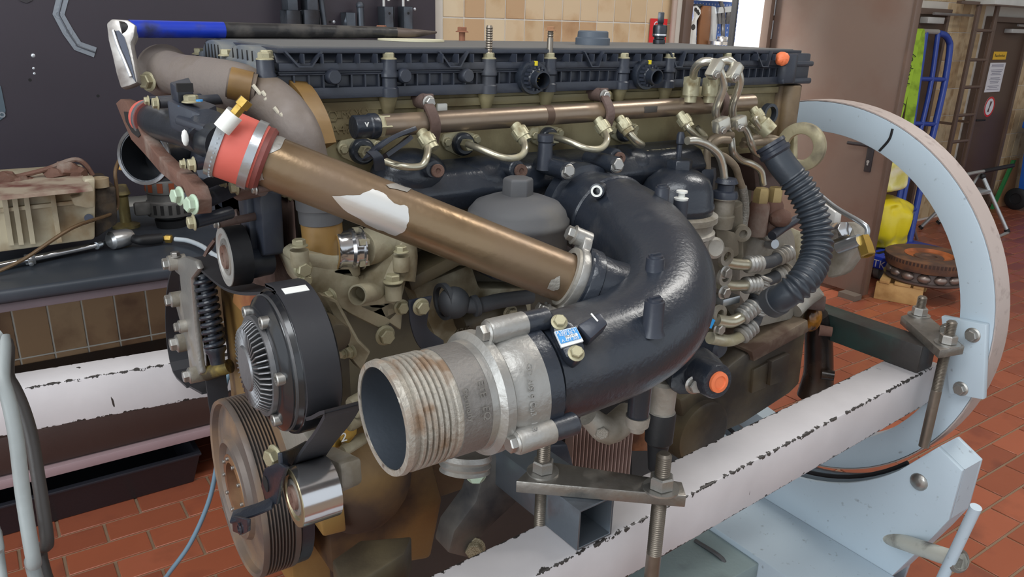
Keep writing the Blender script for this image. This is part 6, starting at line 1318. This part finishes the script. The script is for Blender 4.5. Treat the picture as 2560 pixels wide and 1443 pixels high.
nobj(MB().tube([P(-30, 1260, d=0.9), P(-4, 1370, d=0.9), P(8, 1470, d=0.92), V((-0.08, 0.42, 0.5)), V((-0.09, 0.36, 0.01))], 0.006, 12, 8), 'cable', CG, 'short end of a pale cable at the lower left corner', 'cable')
nobj(MB().tube([P(575, 930, d=1.75), P(562, 970, d=1.76), P(555, 1060, d=1.80), P(541, 1170, d=1.85), P(520, 1260, d=1.90), P(475, 1360, d=1.95), P(418, 1440, d=2.02), P(350, 1540, Z=0.012), V((0.05, 1.3, 0.012))], 0.0058, 14, 8), 'air_hose', mat('hose_blue_grey', (112, 142, 160), 0.28, var=0.08), 'blue grey air hose hanging behind the crank damper down to the floor', 'hose')

# ================================================================ loose things on the engine
ztp = 1.6195
PRB = mat('prybar_blue', (22, 52, 168), 0.32, vs=12, var=0.12, dirt=(30, 34, 60), da=0.66, ds=20); PRK = mat('prybar_black', (34, 33, 34), 0.42, vs=14, var=0.3, dirt=(74, 70, 66), da=0.60, ds=26, bump=0.2)
zpb = ztp + 0.0128
pa, pb_ = P(325, 72, Z=zpb), P(1000, 82, Z=zpb)

pr_ = root('pry_bar', (pa + pb_) / 2 - AZ * 0.02, 'blue and black pry bar with a bent claw lying on top of the engine', 'pry bar')
def pl(t): return pa.lerp(pb_, t)
MB().tube([pl(0), pl(0.30)], [0.0130, 0.0128], 20, 1).done('blue_sleeve', PRB, pr_, label='blue painted length of the bar')
MB().tube([pl(0.30), pl(0.6), pl(0.98)], [0.0126, 0.0118, 0.0100], 20, 2).done('bar', PRK, pr_)
MB().tube([pl(0.98), P(1045, 83, Z=zpb), P(1090, 81, Z=zpb + 0.001)], [0.0100, 0.007, 0.0022], 14).done('pointed_tip', mat('prybar_tip', (92, 80, 74), 0.5, 0.4, var=0.25), pr_)
dfw = MW @ V((0, 0, 1)); D_ = dep(pa) - 0.012
cl_o = [(265, 58), (279, 46), (318, 49), (338, 62), (334, 92), (326, 108), (334, 150), (344, 206), (322, 215), (301, 220), (290, 185), (280, 140), (270, 100)]
cw = MB().prism([P(u, v, d=D_) for u, v in cl_o], dfw * 0.016).done('claw', mat('ground_claw', (176, 172, 168), 0.35, 0.7, vs=12, var=0.3, dirt=(112, 104, 100), da=0.6, ds=14), pr_, bevel=0.003)
MB().prism([P(u, v, d=D_ - 0.002) for u, v in ((285, 78), (297, 76), (310, 92), (320, 125), (330, 165), (339, 205), (328, 190), (312, 150), (296, 112))], dfw * 0.006).done('claw_groove', mat('groove_steel', (84, 88, 100), 0.25, 0.8), cw)
MB().tube([P(u, v, d=D_ - 0.003) for u, v in ((283, 76), (294, 112), (311, 152), (327, 192))], 0.0025, 8).done('claw_ridge', CHROME, cw)
MB().tube([pl(-0.03), pl(0.03)], [0.0110, 0.0126], 18, 1).done('neck', PRK, pr_)
q = P(1032, 103, Z=ztp)
gp = []
for k in range(26): a = 2 * PI * k / 26; r = 0.060 * (1 + 0.05 * math.sin(3 * a)); gp.append(q + V((math.cos(a) * r, math.sin(a) * r, 0.0005)))
nobj(MB().prism(gp, (0, 0, 0.003)), 'paper_gasket', mat('cream_paper', (206, 200, 172), 0.7), 'cream round paper gasket lying on the dusty engine top', 'gasket')
q = P(1155, 102, Z=ztp); lb2 = root('loose_bolt', q, 'rusty flanged bolt standing head up on the engine top left of the studs', 'bolt')
RT = mat('rust_light', (140, 92, 68), 0.75, 0.1, var=0.2)
MB().cyl(q, q + AZ * 0.022, 0.006, n=12).done('shank', RT, lb2); bolt(lb2, q + AZ * 0.016, AZ, 0.0095, RT)
q = P(954, 78, d=1.47); q = V((q.x, q.y, ztp)); lb3 = root('loose_bolt', q, 'rusty bolt half hidden behind the pry bar tip', 'bolt')
MB().cyl(q, q + AZ * 0.020, 0.006, n=12).done('shank', RT, lb3); bolt(lb3, q + AZ * 0.015, AZ, 0.0095, RT)
q = P(1647, 110, Z=ztp); so = root('universal_joint_socket', q, 'steel universal joint socket standing upright on the engine top', 'socket')
SK = mat('socket_steel', (74, 76, 80), 0.28, 0.85, vs=14, var=0.2); s_ = m_px(1, dep(q))
MB().lathe(q, AZ, [(0, 14 * s_), (1 * s_, 15 * s_), (10 * s_, 15 * s_), (12 * s_, 13 * s_), (16 * s_, 13 * s_), (17 * s_, 17 * s_), (36 * s_, 18 * s_), (44 * s_, 17 * s_), (46 * s_, 10 * s_)], 32).done('socket_body', SK, so)
MB().lathe(q + AZ * 44 * s_, AZ, [(0, 9 * s_), (5 * s_, 9 * s_), (6 * s_, 11 * s_), (30 * s_, 10.5 * s_), (31 * s_, 9 * s_)], 4).done('square_drive', SK, so, bevel=0.001)
MB().ring(q + AZ * 20 * s_, AZ, 18.3 * s_, 17 * s_, 4 * s_, 32).done('knurl_band', CHROME, so)

# ================================================================ right background
# side room: pegboard with tools
YP = 5.2
PEG = mat('peg_blue', (58, 104, 190), 0.5, var=0.08, bump=0)
a, b = P(1722, -30, Y=YP), P(1845, 140, Y=YP)
pg = nobj(MB().b2((a.x - 0.3, YP, 0.9), (b.x + 0.1, YP + 0.02, P(1780, 3, Y=YP).z)), 'peg_board', PEG, 'blue perforated tool board in the lit room behind the open door', 'pegboard')
ph = MB(); xx = a.x
while xx < b.x + 0.05:
    z = 1.4
    while z < 2.05: ph.b2((xx, YP - 0.0006, z), (xx + 0.012, YP, z + 0.016)); z += 0.04
    xx += 0.04
o = ph.done('peg_holes', mat('peg_hole_white', (196, 208, 232), 0.6, bump=0), pg); o['kind'] = 'stuff'
nobj(MB().b2((XD1 - 0.035, YW + 0.245, 0.0), (XD1 - 0.002, YW + 0.275, 2.24)), 'black_upright', BLACKR, 'black upright strip at the far edge of the bright white door reveal', 'post')
def trace(pts, Y, th, name, m, label, cat): return nobj(MB().prism([P(u, v, Y=Y) for u, v in pts], (0, th, 0)), name, m, label, cat, bevel=0.003)
w1 = trace([(1734, 16), (1743, 14), (1752, 25), (1752, 34), (1742, 52), (1741, 112), (1725, 140), (1726, 62), (1735, 45), (1734, 28)], YP - 0.10, 0.03, 'cast_arm', ALU, 'bright cast aluminium arm with holes hanging on the blue board', 'arm')
for u, v, r in ((1739, 24, 0.018), (1744, 29, 0.018), (1747, 34, 0.014), (1733, 68, 0.026)): MB().lathe(P(u, v, Y=YP - 0.101), -AY, [(0, r), (0.001, r)], 16).done('lightening_hole', DARK, w1)
trace([(1724, 10), (1760, 10), (1756, 20), (1740, 60), (1738, 130), (1716, 130)], YP - 0.025, 0.02, 'grey_plate', HSTEEL, 'grey steel plate hanging behind the cast aluminium arm', 'plate')
trace([(1760, 14), (1783, 15), (1776, 130), (1748, 130), (1752, 50)], YP - 0.06, 0.04, 'wooden_board', mat('brown_board', (96, 62, 36), 0.5, var=0.3), 'dark brown wooden board hanging between the grey plate and the pale curved plate', 'board')
trace([(1782, 15), (1790, 17), (1795, 50), (1791, 90), (1784, 130), (1774, 130), (1780, 60)], YP - 0.08, 0.02, 'curved_plate', GALV, 'pale curved steel plate hanging right of the brown board', 'plate')
p1 = root('gear_puller', P(1808, 60, Y=YP - 0.08), 'dark steel gear puller with a long spindle on the blue board', 'puller')
MB().tube([P(1800, 0, Y=YP - .08), P(1808, 24, Y=YP - .08), P(1807, 100, Y=YP - .08)], 0.018, 10, 1).done('spindle', RAWD, p1)
MB().strip([P(1794, 26, Y=YP - .08), P(1832, 22, Y=YP - .08)], V((0, 0, 0.05)), 0.03, 1, nrm=AY).done('cross_arm', GALV, p1)
for u, u2 in ((1797, 1799), (1820, 1818), (1828, 1822)): MB().strip([P(u, 28, Y=YP - .08), P(u2, 60, Y=YP - .08)], V((0.035, 0, 0)), 0.02, 1, nrm=AY).done('jaw', RAWD, p1)
p2 = root('disc_puller', P(1805, 108, Y=YP - 0.2), 'bright steel flange puller hanging below the long spindle', 'puller')
MB().lathe(P(1805, 112, Y=YP - .18), AZ, [(0, 0.13), (0.03, 0.13), (0.05, 0.05), (0.07, 0.05)], 24).done('disc', CHROME, p2); MB().sphere(P(1803, 99, Y=YP - .18), 0.035, n=12).done('boss', ALU, p2)
nobj(MB().b2((P(1735, 3, Y=YP - .1).x - .2, YP - 0.1, P(1780, 2, Y=YP - .1).z), (P(1840, 3, Y=YP - .1).x, YP - 0.0, P(1780, -8, Y=YP - .1).z)), 'white_shelf', WHITE, 'white shelf edge above the blue tool board', 'shelf')

# hand truck
HB = mat('truck_blue', (44, 70, 156), 0.38, vs=6, var=0.12)
def HT(u, v): 
    return P(u, v, Y=3.22 + (606 - v) / 520 * 0.26)
ht = root('hand_truck', P(2262, 610, Z=0.0), 'blue tubular hand truck leaning on the wall behind the open door', 'hand truck')
MB().tube([HT(2345, 83), HT(2362, 88), HT(2372, 102), HT(2374, 125), HT(2361, 211), HT(2335, 325), HT(2316, 400), HT(2272, 610)], 0.026, 12).done('side_tube', HB, ht)
MB().tube([HT(2345, 83), HT(2325, 221), HT(2290, 369), HT(2262, 480), HT(2240, 610)], 0.02, 12).done('inner_tube', HB, ht)
MB().tube([HT(2314, 82), HT(2284, 290), HT(2266, 400), HT(2234, 560), HT(2222, 606)], 0.022, 12).done('side_tube', HB, ht)
MB().tube([HT(2300, 78), HT(2345, 80)], 0.02, 12).done('top_grip', mat('grip_tape', (150, 146, 140), 0.7), ht)
for a, b in (((2290, 197), (2362, 199)), ((2270, 308), (2338, 311)), ((2248, 521), (2290, 524))): MB().tube([HT(*a), HT(*b)], 0.018, 10).done('cross_bar', HB, ht)
MB().tube([HT(2283, 530), P(2262, 575, Y=3.18), P(2248, 600, Y=3.12)], 0.012, 8).done('stay', GALV, ht)
MB().tube([HT(2278, 540), P(2290, 590, Y=3.25), P(2296, 607, Y=3.25)], 0.012, 8).done('stay', GALV, ht)
ft = HT(2258, 606); MB().b2((ft.x - 0.22, ft.y - 0.25, 0.01), (ft.x + 0.15, ft.y + 0.02, 0.02)).done('toe_plate', HB, ht)
# lifting sling
SG = mat('sling_green', (150, 186, 44), 0.7, vs=12, var=0.15, dirt=(112, 140, 36), da=0.6, ds=10)
sg = root('lifting_sling', P(2285, 80, Y=3.3), 'lime green lettered lifting sling hung over the blue hand truck', 'sling')
def SGp(u, v, o=0.0): return P(u, v, Y=3.14 + (606 - v) / 520 * 0.26 - o)
cr_ = MW @ V((1, 0, 0)); cr_.z = 0; cr_.normalize()
wy = lambda n: cr_ * n
MB().strip([SGp(2300, 73), SGp(2292, 85), SGp(2278, 140), SGp(2262, 210), SGp(2247, 275), SGp(2232, 345), SGp(2224, 400)], [wy(0.055), wy(0.062), wy(0.078), wy(0.088), wy(0.075), wy(0.052), wy(0.045)], 0.012, 4).done('front_band', SG, sg)
MB().strip([SGp(2302, 74, -.06), SGp(2298, 120, -.06), SGp(2288, 190, -.06), SGp(2277, 270, -.06), SGp(2264, 345, -.06), SGp(2254, 352, -.06), SGp(2250, 300, -.08)], [wy(0.06), wy(0.07), wy(0.08), wy(0.08), wy(0.075), wy(0.06), wy(0.06)], 0.012, 4).done('rear_band', SG, sg)
sdir = (SGp(2262, 210) - SGp(2240, 310)).normalized(); nn = AZ.cross(cr_) * -1; sup = nn.cross(sdir).normalized()
for t, u, v in (('step by step', 2249, 262), ('step by', 2272, 165)):
    words(t, SGp(u, v, 0.012), sdir, sup, 0.085 if u < 2260 else 0.075, mat('sling_ink', (40, 52, 22), 0.8, bump=0) if u < 2260 else bpy.data.materials['sling_ink'], sg, 'printed_words', 0.0004)
# yellow sacks on a blue dolly
YS = mat('yellow_film', (226, 206, 36), 0.32, vs=10, var=0.12, bump=0.5, bs=14, coat=0.2); YS2 = mat('pale_yellow_film', (212, 204, 110), 0.35, vs=7, var=0.25, dirt=(232, 226, 196), da=0.56, ds=7, bump=0.5, bs=14)
def sack(u0, v0, u1, v1, X, m, label, seed, wy_=1.0):
    a, b = P(u0, v0, X=X), P(u1, v1, X=X); c = (a + b) / 2; rnd = random.Random(seed); sx, sz = abs(a.y - b.y) / 2, abs(a.z - b.z) / 2
    n, m_ = 48, 30; vs = []; fs = []
    ph_ = [rnd.uniform(0, 6.28) for _ in range(8)]
    for i in range(m_ + 1):
        th = PI * i / m_
        for j in range(n):
            f = 2 * PI * j / n; k = 1 + 0.06 * math.sin(3 * f + ph_[0] + th * 2) + 0.05 * math.sin(7 * f + ph_[1] - 3 * th) + 0.05 * math.sin(6 * th + ph_[2] + 2 * f) + 0.03 * math.sin(13 * f + 5 * th)
            ex = 0.5; cz = math.copysign(abs(math.cos(th)) ** ex, math.cos(th)); s = math.sin(th) ** 0.42
            vs.append(c + V((0.22 * s * math.cos(f) * k, sx * s * math.sin(f) * k, sz * cz)))
    for i in range(m_):
        for j in range(n): fs.append([i * n + j, i * n + (j + 1) % n, (i + 1) * n + (j + 1) % n, (i + 1) * n + j])
    return nobj(MB().add(vs, fs), 'yellow_sack', m, label, 'sack', 'yellow waste sacks beside the open door', ang=60)
xs = 5.35
sack(2120, 474, 2249, 627, xs, YS, 'full bright yellow plastic sack standing on the blue dolly', 3)
sack(2135, 372, 2254, 486, xs, YS2, 'pale translucent yellow sack on top of the bright one', 5)
zd = P(2190, 635, X=xs - .1).z
DB = mat('dolly_blue', (30, 62, 190), 0.45, vs=6, var=0.1)
a, b = P(2080, 640, X=xs - 0.3), P(2224, 640, X=xs - 0.3)
dl = root('blue_dolly', (xs, (a.y + b.y) / 2, 0), 'blue plastic transport dolly lettered in white under the yellow sacks', 'dolly')
fz = P(2190, 672, X=xs - .3).z; zd2 = P(2190, 640, X=xs - 0.3).z
MB().b2((xs - 0.3, a.y, fz), (xs + 0.3, b.y, zd2)).done('deck', DB, dl, bevel=0.01)
for k in range(5): MB().b2((xs - 0.24, b.y + 0.04 + k * 0.07, zd2 - 0.002), (xs - 0.10, b.y + 0.075 + k * 0.07, zd2 + 0.0006)).done('deck_slot', DARK, dl)
words('TKL', P(2204, 663, X=xs - 0.3) + V((-0.001, 0, 0)), -AY, AZ, 0.075, PAPER, dl, 'printed_words', 0.0006)
for x in (xs - 0.22, xs + 0.22):
    for y in (b.y + 0.09, a.y - 0.08):
        MB().lathe((x, y + 0.02, 0.062), -AY, [(0, 0.06), (0.005, 0.062), (0.035, 0.062), (0.04, 0.058), (0.04, 0.03), (0.045, 0.025), (0.045, 0)], 24).done('castor_wheel', mat('castor_grey', (120, 122, 122), 0.5) if (x < xs and y < a.y - .1) else bpy.data.materials['castor_grey'], dl); MB().b2((x - 0.03, y - 0.04, 0.10), (x + 0.03, y + 0.04, fz)).done('castor_fork', GALV, dl)
q = P(2166, 704, X=xs - 0.3)
# pallet
WD = mat('pallet_wood', (198, 160, 104), 0.65, vs=5, var=0.18, dirt=(168, 128, 78), da=0.58, ds=6, bump=0.2, bs=60)
zp = 0.135
c0 = P(2300, 768, Z=0.0); c1 = P(2183, 746, Z=0.0); c2 = P(2418, 702, Z=0.0)
ex = (c1 - c0).normalized(); lx = (c1 - c0).length; ey = V((-ex.y, ex.x, 0)); 
if ey.dot(c2 - c0) < 0: ey = -ey
ly = (c2 - c0).dot(ey); ly = max(ly, 0.6)
pal = root('wooden_pallet', c0 + ex * lx / 2 + ey * ly / 2, 'small pale wooden pallet on the floor under the rusty disc', 'pallet')
Rz = Matrix((ex, ey, AZ)).transposed()
def pbx(a0, a1, b0, b1, z0_, z1_, nm): MB().box(c0 + ex * (a0 + a1) / 2 + ey * (b0 + b1) / 2 + AZ * (z0_ + z1_) / 2, a1 - a0, b1 - b0, z1_ - z0_, Rz).done(nm, WD, pal, bevel=0.004)
for f0 in (0.0, 0.43, 0.86): pbx(0, lx, ly * f0, ly * f0 + ly * 0.13 if f0 else ly * 0.05, 0.0, zp - 0.022, 'bearer')
for i, f0 in enumerate((0.0, 0.27, 0.72)): pbx(lx * f0, lx * (f0 + (0.22 if i != 1 else 0.35)), -0.004, ly, zp - 0.022, zp, 'deck_board')
# flywheel and clutch cover stacked on the pallet
q = P(2314, 680, Z=zp + 0.04); 
RU2 = mat('rusty_disc', (96, 74, 64), 0.65, 0.2, vs=8, var=0.25, dirt=(122, 86, 62), da=0.55, ds=10, bump=0.2)
cc = root('clutch_cover', (q.x, q.y, zp), 'dark clutch pressure plate cover lying on the wooden pallet', 'clutch cover')
MB().lathe((q.x, q.y, zp), AZ, [(0, 0.235), (0.012, 0.25), (0.02, 0.25), (0.022, 0.22), (0.075, 0.21), (0.08, 0.15)], 48).done('cover', mat('clutch_steel', (104, 92, 88), 0.45, 0.5, vs=9, var=0.25), cc)
for k in range(14):
    a = 2 * PI * k / 14; MB().sphere((q.x + math.cos(a) * 0.215, q.y + math.sin(a) * 0.215, zp + 0.048), 0.042, (0.7, 1.0, 0.75), 12, Matrix.Rotation(a, 3, 'Z')).done('cover_lug', mat('lug_steel', (150, 136, 128), 0.35, 0.7) if k == 0 else bpy.data.materials['lug_steel'], cc)
fw = root('flywheel_disc', (q.x, q.y, zp + 0.082), 'large rusty brake disc like plate lying on top of the clutch cover', 'disc')
zf = zp + 0.088
MB().lathe((q.x, q.y, zf), AZ, [(0, 0.15), (0, 0.248), (0.045, 0.262), (0.07, 0.262), (0.073, 0.252), (0.073, 0.150), (0.055, 0.136), (0.052, 0.09), (0.06, 0.085), (0.06, 0.05), (0.05, 0.045), (0.05, 0.0)], 64).done('disc', RU2, fw)
MB().lathe((q.x, q.y, zf + 0.0005), AZ, [(0.073, 0.148), (0.0555, 0.1355), (0.0525, 0.092)], 56, cap=(False, False)).done('rust_ring', mat('orange_rust', (176, 100, 54), 0.7, var=0.25, dirt=(120, 72, 46), da=0.52, ds=8), fw, label='orange rusted inner ring')
nt = MB()
for k in range(72): a = 2 * PI * k / 72; nt.box((q.x + math.cos(a) * 0.260, q.y + math.sin(a) * 0.260, zf + 0.055), 0.008, 0.012, 0.022, Matrix.Rotation(a, 3, 'Z'))
o = nt.done('rim_slots', mat('rim_slot', (64, 46, 40), 0.8), fw); o['kind'] = 'stuff'
# folding step stool
SV = mat('stool_silver', (196, 200, 202), 0.3, 0.7, var=0.08)
so2 = root('step_stool', (7.1, 3.17, 0), 'silver folding step stool with black hand rail in front of the signed brown door', 'step stool')
fl_a, fl_b, rl_a, rl_b = V((6.972, 2.903, 0.012)), V((7.374, 2.95, 0.012)), V((6.804, 3.431, 0.012)), V((7.147, 3.456, 0.012))
ta_, tb_2 = P(2411, 451, Y=3.17), P(2457, 441, Y=3.20)
for a, b in ((ta_, fl_a), (tb_2, fl_b)):
    MB().tube([a, b], 0.017, 12).done('front_leg', SV, so2); MB().sphere(a, 0.026, n=10).done('hinge_joint', BLACKR, so2); MB().tube([b, b.lerp(a, 0.06)], 0.022, 10).done('foot_cap', BLACKR, so2)
for a, b in ((P(2404, 470, Y=3.22), rl_a), (P(2440, 468, Y=3.25), rl_b)): MB().tube([a, b], 0.016, 12).done('rear_leg', SV, so2); MB().tube([b, b.lerp(a, 0.05)], 0.021, 10).done('foot_cap', BLACKR, so2)
MB().tube([fl_a, fl_a.lerp(fl_b, .85), fl_b], 0.014, 10).done('foot_bar', SV, so2)
MB().tube([P(2388, 466, Y=3.2), P(2400, 449, Y=3.2), P(2418, 436, Y=3.2), P(2459, 428, Y=3.2)], 0.015, 10).done('hand_rail', SV, so2)
MB().tube([P(2459, 428, Y=3.2), P(2532, 414, Y=3.25)], 0.019, 10).done('rail_grip', BLACKR, so2, label='black grip of the hand rail')
MB().tube([P(2432, 461, Y=3.24), P(2444, 443, Y=3.24), P(2459, 430, Y=3.22)], 0.013, 10).done('rail_link', SV, so2)
MB().prism([P(2393, 472, Y=3.12), P(2436, 484, Y=3.06), P(2480, 476, Y=3.12), P(2440, 466, Y=3.3), P(2400, 466, Y=3.3)], (0, 0, -0.03)).done('tread', SV, so2, bevel=0.006)
# wheeled bin and leaning board
BB = mat('bin_blue', (40, 100, 196), 0.4, vs=5, var=0.1)
bx0 = 8.50
bi = root('wheeled_bin', (bx0 + 0.3, 3.3, 0), 'blue wheeled bin at the right picture edge', 'bin')
zt4 = P(2545, 300, X=bx0).z
MB().prism([V((bx0 + 0.05, 3.14, 0.07)), V((bx0 + 0.05, 3.42, 0.07)), V((bx0, 3.46, zt4)), V((bx0, 3.10, zt4))], (0.5, 0, 0)).done('bin_body', BB, bi, bevel=0.015)
MB().b2((bx0 - 0.04, 3.07, zt4), (bx0 + 0.54, 3.49, zt4 + 0.05)).b2((bx0 - 0.05, 3.07, zt4 - 0.07), (bx0 + 0.06, 3.49, zt4)).done('bin_lid', BB, bi, bevel=0.015)
q = P(2536, 508, X=bx0 - 0.02); MB().lathe((bx0 + 0.02, max(3.05, min(3.4, q.y)), 0.11), -AX, [(-0.02, 0.10), (0.03, 0.11), (0.04, 0.095), (0.042, 0.055), (0.03, 0.05), (0.03, 0)], 28).done('bin_wheel', BLACKR, bi)
MB().box((bx0 + 0.1, 3.35, zt4 + 0.09), 0.16, 0.16, 0.08).done('lid_knob', WHP, bi, bevel=0.01)
gbp = [P(2478, 525, Y=3.53), P(2534, 400, Y=3.575), P(2549, 396, Y=3.575), P(2528, 527, Y=3.53)]
gb2 = nobj(MB().prism(gbp, (0, 0.02, 0)), 'leaning_board', mat('chip_board', (160, 118, 84), 0.6, vs=12, var=0.15), 'brown chipboard with green edge leaning on the wall beside the blue bin', 'board')
MB().strip([gbp[0] + V((0, -.004, 0)), gbp[1] + V((0, -.004, 0))], V((0.035, 0, 0)), 0.03, 1, nrm=AY).done('green_edge', mat('edge_green', (44, 122, 66), 0.5), gb2)
